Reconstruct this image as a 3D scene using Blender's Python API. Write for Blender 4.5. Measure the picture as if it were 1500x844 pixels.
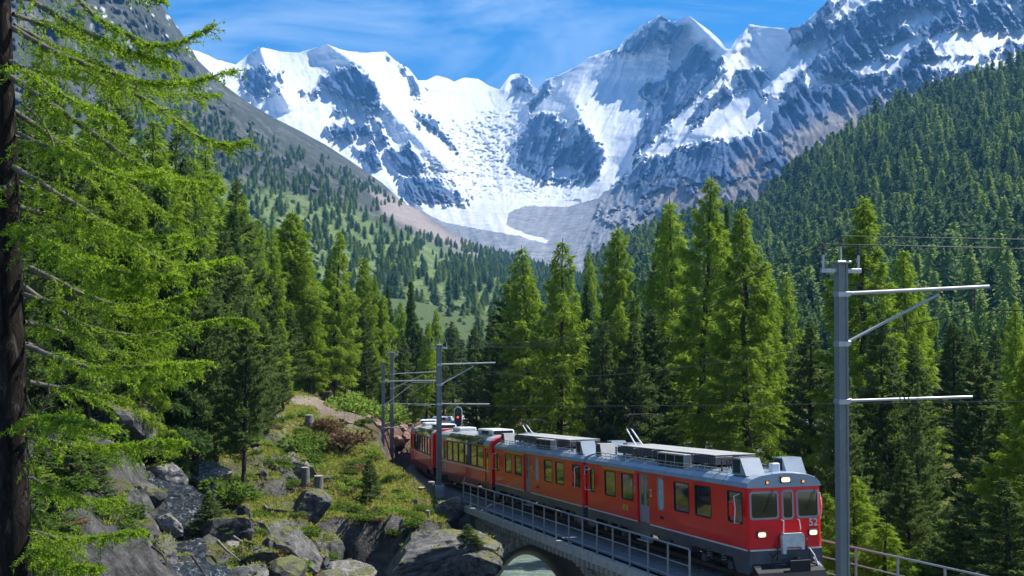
import bpy, bmesh, math, random
import numpy as np
from mathutils import Vector, Matrix

sc = bpy.context.scene
for _o in list(bpy.data.objects):
    bpy.data.objects.remove(_o)
R = math.radians

# ------------------------------------------------------------------ camera
FPX = 1805.0                       # focal length in pixels of a 1500 px wide picture
PITCH = R(1.365)
cam_d = bpy.data.cameras.new('camera')
cam = bpy.data.objects.new('camera', cam_d)
sc.collection.objects.link(cam)
cam_d.sensor_width = 36
cam_d.lens = 36 * FPX / 1500
cam_d.clip_start = 0.3
cam_d.clip_end = 30000
cam.location = (0, 0, 0)
cam.rotation_euler = (math.pi / 2 + PITCH, 0, 0)
sc.camera = cam

# ------------------------------------------------------------------ sun, sky, exposure
SUN_AZ, SUN_EL = R(69), R(52)      # azimuth measured from +Y towards +X
sun_d = bpy.data.lights.new('sun', 'SUN')
sun_d.energy = 4.8
sun_d.angle = R(0.5)
sun_d.color = (1.0, 0.955, 0.88)
sun = bpy.data.objects.new('sun', sun_d)
sc.collection.objects.link(sun)
_L = Vector((math.cos(SUN_EL) * math.sin(SUN_AZ), math.cos(SUN_EL) * math.cos(SUN_AZ), math.sin(SUN_EL)))
sun.rotation_euler = _L.to_track_quat('Z', 'Y').to_euler()

w = bpy.data.worlds.new('World')
sc.world = w
w.use_nodes = True
nt = w.node_tree
nt.nodes.clear()
n_out = nt.nodes.new('ShaderNodeOutputWorld')
n_bg = nt.nodes.new('ShaderNodeBackground')
n_sky = nt.nodes.new('ShaderNodeTexSky')
n_sky.sky_type = 'NISHITA'
n_sky.sun_disc = False
n_sky.sun_elevation = SUN_EL
n_sky.sun_rotation = SUN_AZ
n_sky.altitude = 2000
n_sky.air_density = 1.0
n_sky.dust_density = 0.2
n_sky.ozone_density = 4.0
n_bg.inputs['Strength'].default_value = 0.15
# thin cirrus: streaks of noise over the whole sky dome
n_tc = nt.nodes.new('ShaderNodeTexCoord')
n_sep = nt.nodes.new('ShaderNodeSeparateXYZ')
nt.links.new(n_tc.outputs['Generated'], n_sep.inputs[0])
n_zc = nt.nodes.new('ShaderNodeMath'); n_zc.operation = 'MAXIMUM'; n_zc.inputs[1].default_value = 0.03
nt.links.new(n_sep.outputs['Z'], n_zc.inputs[0])
def _wdiv(s):
    m = nt.nodes.new('ShaderNodeMath'); m.operation = 'DIVIDE'
    nt.links.new(n_sep.outputs[s], m.inputs[0]); nt.links.new(n_zc.outputs[0], m.inputs[1]); return m
n_cx = nt.nodes.new('ShaderNodeCombineXYZ')
nt.links.new(_wdiv('X').outputs[0], n_cx.inputs[0]); nt.links.new(_wdiv('Y').outputs[0], n_cx.inputs[1])
n_map = nt.nodes.new('ShaderNodeMapping')
n_map.inputs['Scale'].default_value = (1.0, 1.0, 3.0)
n_map.inputs['Rotation'].default_value = (0, R(-24), 0)
n_map.inputs['Location'].default_value = (3.1, 1.7, 0)
nt.links.new(n_tc.outputs['Generated'], n_map.inputs[0])
n_no = nt.nodes.new('ShaderNodeTexNoise')
n_no.inputs['Scale'].default_value = 4.2; n_no.inputs['Detail'].default_value = 9
n_no.inputs['Roughness'].default_value = 0.62; n_no.inputs['Distortion'].default_value = 0.9
nt.links.new(n_map.outputs[0], n_no.inputs['Vector'])
n_cr = nt.nodes.new('ShaderNodeMapRange')
n_cr.inputs['From Min'].default_value = 0.44; n_cr.inputs['From Max'].default_value = 0.72
n_cr.inputs['To Min'].default_value = 0.0; n_cr.inputs['To Max'].default_value = 0.62
nt.links.new(n_no.outputs['Fac'], n_cr.inputs['Value'])
n_mx = nt.nodes.new('ShaderNodeMix'); n_mx.data_type = 'RGBA'
n_mx.inputs[7].default_value = (3.6, 4.3, 5.2, 1)
nt.links.new(n_cr.outputs[0], n_mx.inputs[0])
n_hs = nt.nodes.new('ShaderNodeHueSaturation')
n_hs.inputs['Saturation'].default_value = 1.42
n_hs.inputs['Value'].default_value = 0.56
nt.links.new(n_sky.outputs[0], n_hs.inputs['Color'])
nt.links.new(n_hs.outputs[0], n_mx.inputs[6])
nt.links.new(n_mx.outputs[2], n_bg.inputs['Color'])
nt.links.new(n_bg.outputs[0], n_out.inputs['Surface'])

sc.view_settings.view_transform = 'Standard'
sc.view_settings.look = 'None'
sc.view_settings.exposure = 0.95
sc.view_settings.gamma = 1.0
sc.render.engine = 'CYCLES'
sc.cycles.use_denoising = True
sc.cycles.max_bounces = 6
sc.cycles.transparent_max_bounces = 6
sc.cycles.diffuse_bounces = 3
sc.cycles.glossy_bounces = 3
sc.cycles.transmission_bounces = 4
sc.cycles.volume_bounces = 0

# ------------------------------------------------------------------ helpers
_cp, _sp = math.cos(PITCH), math.sin(PITCH)
def P(px, py, D):
    """World point seen at photo pixel (px, py) at distance D along +Y."""
    a = (np.asarray(px, float) - 750) / FPX
    b = (422 - np.asarray(py, float)) / FPX
    t = np.asarray(D, float) / (_cp - b * _sp)
    return np.stack([a * t, np.broadcast_to(np.asarray(D, float), np.shape(a * t)), t * (_sp + b * _cp)], -1)
def V(px, py, D):
    return Vector([float(c) for c in P(px, py, D)])

def link(o, parent=None):
    sc.collection.objects.link(o)
    if parent is not None:
        o.parent = parent
    return o
def tag(o, label=None, cat=None, group=None, kind=None):
    if label: o['label'] = label
    if cat: o['category'] = cat
    if group: o['group'] = group
    if kind: o['kind'] = kind
    return o
def empty(name, loc=(0, 0, 0), rotz=0.0, label=None, cat=None, group=None):
    o = bpy.data.objects.new(name, None)
    o.empty_display_size = 0.3
    link(o)
    o.location = loc
    o.rotation_euler = (0, 0, rotz)
    return tag(o, label, cat, group)

def new_mesh(name, verts, faces, mats=(), mi=None, smooth=False):
    """verts (n,3) array, faces: (m,k) array or a list of tuples / arrays."""
    verts = np.asarray(verts, np.float32).reshape(-1, 3)
    me = bpy.data.meshes.new(name)
    if isinstance(faces, np.ndarray):
        groups = [faces]
    elif len(faces) and isinstance(faces[0], np.ndarray):
        groups = [f for f in faces if len(f)]
    else:
        me.from_pydata(verts.tolist(), [], [tuple(f) for f in faces])
        groups = None
    if groups is not None:
        loops = np.concatenate([g.reshape(-1) for g in groups]).astype(np.int32)
        tot = np.concatenate([np.full(len(g), g.shape[1]) for g in groups]).astype(np.int32)
        start = np.concatenate([[0], np.cumsum(tot)[:-1]]).astype(np.int32)
        me.vertices.add(len(verts)); me.vertices.foreach_set('co', verts.reshape(-1))
        me.loops.add(len(loops)); me.loops.foreach_set('vertex_index', loops)
        me.polygons.add(len(tot)); me.polygons.foreach_set('loop_start', start)
    for m in (mats if isinstance(mats, (list, tuple)) else [mats]):
        me.materials.append(m)
    if mi is not None:
        me.polygons.foreach_set('material_index', np.asarray(mi, np.int32))
    (me.shade_smooth() if smooth else me.shade_flat())
    me.update(calc_edges=True)
    return me
def mobj(name, me, parent=None):
    return link(bpy.data.objects.new(name, me), parent)
def vattr(me, name, vals):
    a = me.attributes.new(name, 'FLOAT', 'POINT')
    a.data.foreach_set('value', np.ascontiguousarray(vals, np.float32).ravel())

class MB:
    """Collects simple solids, then links them as ONE mesh object."""
    def __init__(s):
        s.v = []; s.f = []; s.m = []; s.mats = []
    def mi(s, mat):
        if mat is None: return 0
        if mat not in s.mats: s.mats.append(mat)
        return s.mats.index(mat)
    def add(s, vs, fs, mat=None):
        b = len(s.v); k = s.mi(mat)
        s.v += [tuple(v) for v in vs]
        for f in fs:
            s.f.append(tuple(i + b for i in f)); s.m.append(k)
        return s
    def box(s, x0, x1, y0, y1, z0, z1, mat=None, M=None):
        vs = [Vector((x, y, z)) for x in (x0, x1) for y in (y0, y1) for z in (z0, z1)]
        if M is not None: vs = [M @ v for v in vs]
        return s.add(vs, [(0, 1, 3, 2), (4, 6, 7, 5), (0, 4, 5, 1), (2, 3, 7, 6), (0, 2, 6, 4), (1, 5, 7, 3)], mat)
    def bbox(s, x0, x1, y0, y1, z0, z1, r=0.02, mat=None, M=None):
        """box with chamfered edges"""
        bm = bmesh.new()
        bmesh.ops.create_cube(bm, size=1)
        for v in bm.verts:
            v.co = Vector(((x0 + x1) / 2 + v.co.x * (x1 - x0), (y0 + y1) / 2 + v.co.y * (y1 - y0), (z0 + z1) / 2 + v.co.z * (z1 - z0)))
        bmesh.ops.bevel(bm, geom=bm.edges[:], offset=r, segments=1, affect='EDGES')
        bm.verts.index_update()
        vs = [v.co.copy() if M is None else M @ v.co for v in bm.verts]
        fs = [tuple(v.index for v in f.verts) for f in bm.faces]
        bm.free()
        return s.add(vs, fs, mat)
    def tube(s, pts, r, n=8, mat=None, cap=True):
        pts = [Vector(p) for p in pts]
        rs = r if isinstance(r, (list, tuple)) else [r] * len(pts)
        rings = []
        up = None
        for i, p in enumerate(pts):
            a = pts[max(i - 1, 0)]; b = pts[min(i + 1, len(pts) - 1)]
            d = (b - a).normalized()
            if up is None:
                up = Vector((0, 0, 1)) if abs(d.z) < 0.9 else Vector((1, 0, 0))
            x = d.cross(up)
            if x.length < 1e-4: x = d.cross(Vector((0, 1, 0.1)))
            x.normalize(); y = x.cross(d).normalized(); up = y
            rings.append([p + (x * math.cos(2 * math.pi * k / n) + y * math.sin(2 * math.pi * k / n)) * rs[i] for k in range(n)])
        vs = [v for rg in rings for v in rg]
        fs = []
        for i in range(len(pts) - 1):
            for k in range(n):
                fs.append((i * n + k, i * n + (k + 1) % n, (i + 1) * n + (k + 1) % n, (i + 1) * n + k))
        if cap:
            fs.append(tuple(range(n - 1, -1, -1))); fs.append(tuple((len(pts) - 1) * n + k for k in range(n)))
        return s.add(vs, fs, mat)
    def cyl(s, c, axis, r, h, n=12, mat=None):
        c = Vector(c); a = Vector(axis).normalized() * h / 2
        return s.tube([c - a, c + a], r, n, mat)
    def prism(s, poly, y0, y1, mat=None, M=None):
        """polygon in the local xz plane extruded from y0 to y1"""
        n = len(poly)
        vs = [Vector((x, y0, z)) for x, z in poly] + [Vector((x, y1, z)) for x, z in poly]
        if M is not None: vs = [M @ v for v in vs]
        fs = [tuple(range(n - 1, -1, -1)), tuple(range(n, 2 * n))]
        fs += [(i, (i + 1) % n, n + (i + 1) % n, n + i) for i in range(n)]
        return s.add(vs, fs, mat)
    def mesh(s, name, mat=None, smooth=False):
        me = bpy.data.meshes.new(name)
        me.from_pydata([tuple(v) for v in s.v], [], s.f)
        mats = [mat] if (mat is not None and not s.mats) else s.mats
        for m in mats: me.materials.append(m)
        me.polygons.foreach_set('material_index', s.m)
        if smooth: me.polygons.foreach_set('use_smooth', [True] * len(me.polygons))
        bm = bmesh.new(); bm.from_mesh(me)
        bmesh.ops.recalc_face_normals(bm, faces=bm.faces[:])
        bm.to_mesh(me); bm.free()
        me.update()
        return me
    def build(s, name, mat=None, parent=None, smooth=False):
        return mobj(name, s.mesh(name, mat, smooth), parent)

def copy_tree(o, parent=None):
    c = o.copy(); sc.collection.objects.link(c)
    if parent is not None:
        c.parent = parent
        for k in ('category', 'group'):
            if k in c: del c[k]
    for ch in list(kids.get(o.name, [])):
        copy_tree(ch, c)
    return c
kids = {}
def index_kids():
    kids.clear()
    for o in bpy.data.objects:
        if o.parent: kids.setdefault(o.parent.name, []).append(o)

# ------------------------------------------------------------------ noise (numpy)
_rng = np.random.RandomState(7)
_perm = np.concatenate([_rng.permutation(256)] * 3)
_g = _rng.normal(size=(256, 3)); _g /= np.linalg.norm(_g, axis=1)[:, None]
def gnoise(p):
    p = np.asarray(p, float)
    i = np.floor(p).astype(int); f = p - i; i &= 255
    u = f * f * f * (f * (f * 6 - 15) + 10)
    out = 0
    for dx in (0, 1):
        for dy in (0, 1):
            for dz in (0, 1):
                h = _perm[_perm[_perm[i[..., 0] + dx] + i[..., 1] + dy] + i[..., 2] + dz]
                d = (f - np.array([dx, dy, dz])) * _g[h]
                wgt = (u[..., 0] if dx else 1 - u[..., 0]) * (u[..., 1] if dy else 1 - u[..., 1]) * (u[..., 2] if dz else 1 - u[..., 2])
                out = out + d.sum(-1) * wgt
    return out * 1.6
def fbm(p, oct=5, lac=2.03, gain=0.5, ridged=False):
    a, s, tot = 1.0, 0.0, 0.0
    p = np.asarray(p, float)
    for k in range(oct):
        n = gnoise(p + 17.3 * k)
        if ridged: n = 1 - 2 * np.abs(n)
        s = s + a * n; tot += a; a *= gain; p = p * lac
    return s / tot
def xyz(x, y, z=0.0):
    x = np.asarray(x, float)
    return np.stack([x, np.broadcast_to(y, x.shape), np.broadcast_to(z, x.shape)], -1)
def sstep(a, b, x):
    t = np.clip((x - a) / (b - a), 0, 1); return t * t * (3 - 2 * t)
def in_poly(px, py, poly):
    """signed-ish distance to polygon (positive inside)"""
    px = np.asarray(px, float); py = np.asarray(py, float)
    ins = np.zeros(px.shape, bool); d = np.full(px.shape, 1e9)
    n = len(poly)
    for k in range(n):
        x0, y0 = poly[k]; x1, y1 = poly[(k + 1) % n]
        c = ((y0 > py) != (y1 > py))
        with np.errstate(divide='ignore', invalid='ignore'):
            xi = (x1 - x0) * (py - y0) / ((y1 - y0) if y1 != y0 else 1e-9) + x0
        ins ^= c & (px < xi)
        ex, ey = x1 - x0, y1 - y0
        t = np.clip(((px - x0) * ex + (py - y0) * ey) / (ex * ex + ey * ey + 1e-9), 0, 1)
        d = np.minimum(d, np.hypot(px - x0 - t * ex, py - y0 - t * ey))
    return np.where(ins, d, -d)
def d_line(px, py, pts):
    d = np.full(np.shape(px), 1e9)
    for (x0, y0), (x1, y1) in zip(pts[:-1], pts[1:]):
        ex, ey = x1 - x0, y1 - y0
        t = np.clip(((px - x0) * ex + (py - y0) * ey) / (ex * ex + ey * ey + 1e-9), 0, 1)
        d = np.minimum(d, np.hypot(px - x0 - t * ex, py - y0 - t * ey))
    return d
class RBF:
    """thin plate spline through scattered values"""
    def __init__(s, xy, z, lam=1e-3):
        s.xy = np.asarray(xy, float); n = len(s.xy)
        A = np.zeros((n + 3, n + 3)); A[:n, :n] = s.k(s.xy[:, None] - s.xy[None]) + lam * np.eye(n)
        A[:n, n] = 1; A[:n, n + 1:] = s.xy; A[n, :n] = 1; A[n + 1:, :n] = s.xy.T
        s.w = np.linalg.solve(A, np.concatenate([np.asarray(z, float), [0, 0, 0]]))
    def k(s, d):
        r2 = (d ** 2).sum(-1); return 0.5 * r2 * np.log(r2 + 1e-12)
    def __call__(s, x, y):
        q = np.stack([np.asarray(x, float).ravel(), np.asarray(y, float).ravel()], -1)
        out = np.zeros(len(q)); n = len(s.xy)
        for i in range(n):
            out += s.w[i] * s.k(q - s.xy[i])
        out += s.w[n] + q @ s.w[n + 1:]
        return out.reshape(np.shape(x))
def grid_faces(nr, nc):
    i = np.arange(nr - 1)[:, None] * nc + np.arange(nc - 1)[None]
    i = i.ravel()
    return np.stack([i, i + 1, i + nc + 1, i + nc], -1)

# ------------------------------------------------------------------ materials
def nmat(name):
    m = bpy.data.materials.new(name); m.use_nodes = True
    t = m.node_tree; t.nodes.clear()
    o = t.nodes.new('ShaderNodeOutputMaterial'); b = t.nodes.new('ShaderNodeBsdfPrincipled')
    t.links.new(b.outputs[0], o.inputs['Surface'])
    return m, t, b, o
def c4(c): return (c[0], c[1], c[2], 1)
def noise_node(t, scale, detail=6, rough=0.6, coord='Object', dist=0.0, stretch=None):
    tc = t.nodes.new('ShaderNodeTexCoord')
    n = t.nodes.new('ShaderNodeTexNoise')
    n.inputs['Scale'].default_value = scale; n.inputs['Detail'].default_value = detail
    n.inputs['Roughness'].default_value = rough; n.inputs['Distortion'].default_value = dist
    src = tc.outputs[coord]
    if coord == 'World':
        pass
    if stretch:
        mp = t.nodes.new('ShaderNodeMapping'); mp.inputs['Scale'].default_value = stretch
        t.links.new(src, mp.inputs[0]); src = mp.outputs[0]
    t.links.new(src, n.inputs['Vector'])
    return n.outputs['Fac']
def ramp(t, fac, stops):
    r = t.nodes.new('ShaderNodeValToRGB')
    e = r.color_ramp.elements
    while len(e) > 1: e.remove(e[-1])
    e[0].position = stops[0][0]; e[0].color = c4(stops[0][1])
    for p, c in stops[1:]:
        k = e.new(p); k.color = c4(c)
    t.links.new(fac, r.inputs[0])
    return r.outputs[0]
def mixc(t, fac, a, b):
    m = t.nodes.new('ShaderNodeMix'); m.data_type = 'RGBA'
    for s, v in ((0, fac), (6, a), (7, b)):
        if hasattr(v, 'is_linked') or hasattr(v, 'links'): t.links.new(v, m.inputs[s])
        elif s == 0: m.inputs[0].default_value = v
        else: m.inputs[s].default_value = c4(v)
    return m.outputs[2]
def attr(t, name):
    a = t.nodes.new('ShaderNodeAttribute'); a.attribute_name = name; return a.outputs['Fac']
def mrange(t, v, a, b, c=0.0, d=1.0):
    m = t.nodes.new('ShaderNodeMapRange')
    m.inputs['From Min'].default_value = a; m.inputs['From Max'].default_value = b
    m.inputs['To Min'].default_value = c; m.inputs['To Max'].default_value = d
    t.links.new(v, m.inputs[0]); return m.outputs[0]
def vmath(t, op, a, b):
    m = t.nodes.new('ShaderNodeMath'); m.operation = op
    for i, v in enumerate((a, b)):
        if hasattr(v, 'links'): t.links.new(v, m.inputs[i])
        else: m.inputs[i].default_value = v
    return m.outputs[0]
def bump(t, b, h, strength=0.3, dist=0.1):
    n = t.nodes.new('ShaderNodeBump'); n.inputs['Strength'].default_value = strength
    n.inputs['Distance'].default_value = dist
    t.links.new(h, n.inputs['Height']); t.links.new(n.outputs[0], b.inputs['Normal'])
def simple(name, col, rough=0.6, metal=0.0, var=0.25, scale=3.0, bumps=0.0, spec=0.5, coat=0.0, bdist=0.02):
    m, t, b, o = nmat(name)
    f = noise_node(t, scale, 5)
    lo = [c * (1 - var) for c in col]; hi = [min(1, c * (1 + var)) for c in col]
    t.links.new(ramp(t, f, [(0.3, lo), (0.7, hi)]), b.inputs['Base Color'])
    b.inputs['Roughness'].default_value = rough; b.inputs['Metallic'].default_value = metal
    b.inputs['Specular IOR Level'].default_value = spec
    b.inputs['Coat Weight'].default_value = coat; b.inputs['Coat Roughness'].default_value = 0.05
    if bumps: bump(t, b, noise_node(t, scale * 6, 6), bumps, bdist)
    return m

# ================================================================== THE SETTING
GR = 0.0638                         # track gradient per metre of track
H0 = R(15)
S_ARC, R_ARC = 50.0, 110.0
def track(s):
    """centre line point (x, y, rail z) and unit direction away from the camera, at s metres from the front car's nose"""
    s = np.asarray(s, float)
    st = np.minimum(s, S_ARC)
    x = 8.95 - math.sin(H0) * st; y = 40.24 + math.cos(H0) * st
    a = np.maximum(s - S_ARC, 0) / R_ARC
    h = H0 - a
    # arc turning right
    x = x + R_ARC * (math.cos(H0) - np.cos(h)) * 1.0
    y = y + R_ARC * (math.sin(H0) - np.sin(h))
    return x, y, -8.6 - GR * s, -np.sin(h), np.cos(h)
_ts = np.arange(-45, 150, 0.5)
_tx, _ty, _tz, _, _ = track(_ts)
def track_near(x, y):
    """distance to track centre line, s, side (+ = right of the track going away)"""
    x = np.asarray(x, float); y = np.asarray(y, float)
    best = np.full(x.shape, 1e9); bs = np.zeros(x.shape)
    for s, a, b in zip(_ts, _tx, _ty):
        d = (x - a) ** 2 + (y - b) ** 2
        m = d < best
        best = np.where(m, d, best); bs = np.where(m, s, bs)
    tx, ty, tz, dx, dy = track(bs)
    side = np.sign((x - tx) * dy - (y - ty) * dx)
    return np.sqrt(best), bs, side

# ---- near ground: a thin plate through surveyed points
_px = [  # (photo x, photo y, distance)
 (430,592,112),(470,584,122),(528,608,108),(480,602,112),(395,600,104),(545,625,112),
 (420,640,96),(500,640,98),(560,652,100),(450,680,87),(520,690,85),(600,700,83),(648,738,77),
 (540,742,76),(480,742,75),(600,762,71),(662,762,71.5),(500,765,70),(560,772,68.5),(640,772,68),

 (400,690,76),(440,720,72),(380,730,66),(400,770,60),(430,800,57),(350,760,60),(420,835,53),(350,810,51),(380,850,47),
 (300,745,58),(250,785,50),(180,785,45),(230,705,60),(300,650,72),(280,835,42),(200,835,36),(340,690,68),
 (100,870,26),(320,856,33),
 (100,640,52),(180,650,58),(50,720,40),(0,820,25),(0,650,48),(300,600,84),(200,600,75),(60,580,70),
 (60,800,31),(140,812,31),(220,822,31),(290,832,32),(-150,640,40),(-200,850,22),
]
_wp = [ # world (x, y, z)
 (0,0,-2.0),(-3,0,-1.9),(4,0,-2.4),(0,-18,-1.6),(-20,-10,0),(20,-15,-4),(-4,8,-2.9),(3,8,-4.2),(-6.5,16,-5.2),(0,18,-7),
 (9,32,-8.4),(12,26,-8.2),(18,15,-8),(6,38,-9.2),(4,28,-9.5),(14,44,-9.6),(20,40,-10.5),(30,30,-10),(40,40,-11),
 (10,72,-14.5),(20,70,-13.5),(30,60,-12.5),(16,90,-15),(30,90,-13.2),(45,70,-11.5),(33,93,-12.0),(60,80,-9),
 (5,125,-14),(-5,150,-14.5),(10,200,-15),(50,140,-12),(90,160,-7),(50,250,-12),(120,250,-9),(160,200,-6),
 (-30,130,-6),(-50,120,0),(-70,90,6),(-60,60,4),(-50,30,2),(-60,200,3),(-25,170,-11.5),(-90,150,15),
 (-20,230,-14.5),(-10,400,-14),(-120,400,15),(100,400,-12),(200,400,-14),(0,700,-8),(-150,800,25),(150,700,-14),(0,1100,10),(-350,1100,70),(350,1000,-30),(0,2400,30),(700,2400,200),(-700,2400,200),
]
def _warp(x, y):
    return np.asarray(x) / (30 + .5 * np.maximum(y, -20)) * 1.5, np.log(1 + np.maximum(np.asarray(y, float), -25) / 30) * 1.6
_pp = [tuple(P(*q)) for q in _px] + _wp
_a = np.array(_pp)
_wx, _wy = _warp(_a[:, 0], _a[:, 1])
_rbf = RBF(np.stack([_wx, _wy], -1), _a[:, 2], 2e-4)
RIVER = [(60,230),(34,165),(12,118),(2.0,95),(1.2,84),(1.0,70),(2.2,58),(2,48),(0,36),(-3,24),(-6,6),(-9,-20)]
STREAM = [tuple(P(*q)[:2]) for q in [(120,655,66),(215,690,61),(250,735,54),(238,780,49),(262,815,44),(330,850,39.5)]] + [(-4,33),(0,30)]
WATER_Z = -17.3
PIT = [tuple(P(*q)[:2]) for q in [(466,700,59),(474,700,65.6),(500,700,66.4),(540,700,67.0),(580,700,67.3),(620,700,67.9),(652,700,68.6),(668,700,64),(640,700,56),(560,700,50),(500,700,49),(476,700,52)]]
def ground(x, y):
    x = np.asarray(x, float); y = np.asarray(y, float)
    z = _rbf(*_warp(x, y))
    near = np.exp(-((y - 55) / 120.0) ** 2)
    q = xyz(x, y)
    far = sstep(120, 500, y)
    z = z + 0.55 * fbm(q * 0.11, 4) * (0.35 + near) + far * 10 * fbm(q * 0.006, 4)
    # crags on the left, where rock breaks through
    crag = sstep(-3.0, -7.0, x) * sstep(30, 40, y) * (1 - sstep(74, 90, y))
    z = z + crag * (1.1 * fbm(q * 0.16 + 5, 5, ridged=True, gain=.55) - 0.25)
    # ledges: terracing turns smooth slopes into broken rock steps
    st = 1.1
    zz = z / st + 0.35 * gnoise(q * 0.25 + 9)
    fr = zz - np.floor(zz)
    z = z + crag * 0.75 * st * (sstep(0.25, 0.8, fr) - fr)
    # gorge of the river
    d = d_line(x, y, RIVER)
    hw = 4.2 + 1.2 * gnoise(q * 0.12 + 3)
    bottom = WATER_Z - 1.3 - 0.0 * x
    ds = d_line(x, y, STREAM)
    z = z - 0.9 * np.exp(-(ds / 2.0) ** 2) * (y < 75)
    # hollow under the turf edge of the mound
    dpit = in_poly(x, y, PIT) + 0.5 * gnoise(q * .6)
    z = z - 4.8 * sstep(-.15, .95, dpit)
    # track bed on land
    dt, s, side = track_near(x, y)
    tz = -8.6 - GR * s - 0.62
    land = np.clip(sstep(31.5, 33.5, s) + (1 - sstep(-6, -3, s)), 0, 1)
    m = land * (1 - sstep(2.7, 4.3, dt))
    z = z * (1 - m) + tz * m
    pas = sstep(55, 60, y) * (1 - sstep(84, 92, y))          # narrow, steep throat under the bridge
    hw = hw * (1 - .35 * pas)
    bank = bottom + np.maximum(d - hw, 0) * (1.35 + 2.2 * pas + 0.5 * gnoise(q * 0.2 + 31)) + 0.5 * fbm(q * .5, 3)
    z = np.where(y < 260, np.minimum(z, bank), z)
    return z
_v = [-28.0]
while _v[-1] < 2600: _v.append(_v[-1] + (0.42 if 25 < _v[-1] < 120 else 0.42 + 0.014 * max(abs(_v[-1] - 70) - 40, 0)))
_v = np.array(_v); _u = np.linspace(-1, 1, 372)
GX = _u[None, :] * (32 + 0.62 * np.maximum(_v, 0))[:, None]; GY = np.repeat(_v[:, None], len(_u), 1)
GZ = ground(GX, GY)
gy_, gx_ = np.gradient(GZ)
_dx = np.gradient(GX, axis=1); _dy = np.gradient(GY, axis=0)
slope = np.hypot(gx_ / _dx, gy_ / _dy)
_q = xyz(GX, GY)
_n1 = fbm(_q * 0.35, 4)
rockm = sstep(0.75, 1.25, slope + 0.4 * _n1)
crag = sstep(-4, -8, GX) * sstep(28, 36, GY) * (1 - sstep(58, 78, GY + 4 * fbm(_q * .1, 3)))
rockm = np.maximum(rockm, crag * sstep(0.0, 0.16, _n1 + 0.45 * (slope - 0.55) + .12 * fbm(_q * 1.6, 3)))
def to_px(x, y, z):
    dep = y * _cp + z * _sp; up = -y * _sp + z * _cp
    dep = np.maximum(dep, 1.0)
    return 750 + FPX * x / dep, 422 - FPX * up / dep
_gpx, _gpy = to_px(GX, GY, GZ)
path = in_poly(_gpx, _gpy, [(418,582),(470,580),(505,592),(532,603),(528,616),(512,624),(488,608),(470,610),(458,596),(425,592)])
dirt = sstep(-5, 3, path + 6 * _n1) * (GY > 90) * (GY < 135)
dirt2 = sstep(-12, 12, in_poly(_gpx, _gpy, [(400,585),(460,590),(480,640),(440,660),(400,640),(390,600)]) + 12 * _n1) * (GY > 80) * (GY < 130) * .75
dt_, s_, side_ = track_near(GX, GY)
cut = (s_ > 66) * (side_ < 0) * sstep(2.0, 3.0, dt_) * (1 - sstep(9, 12, dt_))
ballast = (s_ > 31) * (1 - sstep(2.3, 3.2, dt_ + 0.4 * _n1))
me = new_mesh('ground', np.stack([GX, GY, GZ], -1), grid_faces(*GX.shape), [], smooth=True)
vattr(me, 'rock', rockm); vattr(me, 'dirt', np.clip(np.maximum(dirt, dirt2), 0, 1)); vattr(me, 'redrock', np.clip(cut * (rockm + .5), 0, 1))
vattr(me, 'ballast', ballast)
vattr(me, 'farness', sstep(150, 400, GY))

def rock_colour(t, scale=1.0, tint=(1, 1, 1)):
    f = noise_node(t, 0.9 * scale, 9, 0.68, dist=0.6)
    c = ramp(t, f, [(0.30, (.022, .022, .024)), (0.45, (.10, .097, .093)), (0.58, (.21, .20, .19)), (0.72, (.38, .36, .34))])
    l = noise_node(t, 2.6 * scale, 6, 0.7)
    return mixc(t, mrange(t, l, 0.55, 0.68, 0, .6), c, (.16, .15, .06))
m, t, b, o = nmat('ground_surface')
f1 = noise_node(t, 0.35, 8, 0.65); f2 = noise_node(t, 2.2, 7, 0.7); f3 = noise_node(t, 9.0, 4, 0.7)
g = ramp(t, f2, [(0.3, (.06, .075, .018)), (0.45, (.15, .165, .038)), (0.6, (.24, .225, .065)), (0.75, (.34, .29, .12))])
g = mixc(t, mrange(t, f1, 0.52, 0.64), g, (.15, .115, .06))
g = mixc(t, mrange(t, f1, 0.30, 0.42, 1, 0), g, (.06, .10, .018))
forest = ramp(t, f2, [(0.3, (.045, .08, .022)), (0.7, (.14, .18, .06))])
g = mixc(t, attr(t, 'farness'), g, forest)
d1 = ramp(t, f2, [(0.3, (.30, .24, .17)), (0.7, (.56, .49, .39))])
g = mixc(t, attr(t, 'dirt'), g, d1)
g = mixc(t, attr(t, 'rock'), g, rock_colour(t))
rr = ramp(t, noise_node(t, 1.3, 7, 0.7), [(0.3, (.08, .045, .035)), (0.55, (.26, .16, .12)), (0.75, (.42, .30, .23))])
g = mixc(t, attr(t, 'redrock'), g, rr)
bl = ramp(t, noise_node(t, 14, 4, 0.8), [(0.3, (.07, .065, .06)), (0.7, (.26, .25, .235))])
g = mixc(t, attr(t, 'ballast'), g, bl)
t.links.new(g, b.inputs['Base Color']); b.inputs['Roughness'].default_value = 0.92
b.inputs['Specular IOR Level'].default_value = 0.25
f6 = noise_node(t, 1.1, 9, .75, dist=1.5)
bump(t, b, vmath(t, 'ADD', vmath(t, 'ADD', f2, vmath(t, 'MULTIPLY', f3, 0.35)), vmath(t, 'MULTIPLY', f6, 1.2)), 1.0, 0.5)
me.materials.append(m)
tag(mobj('ground', me), kind='structure')
MAT_ROCK = None

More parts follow.
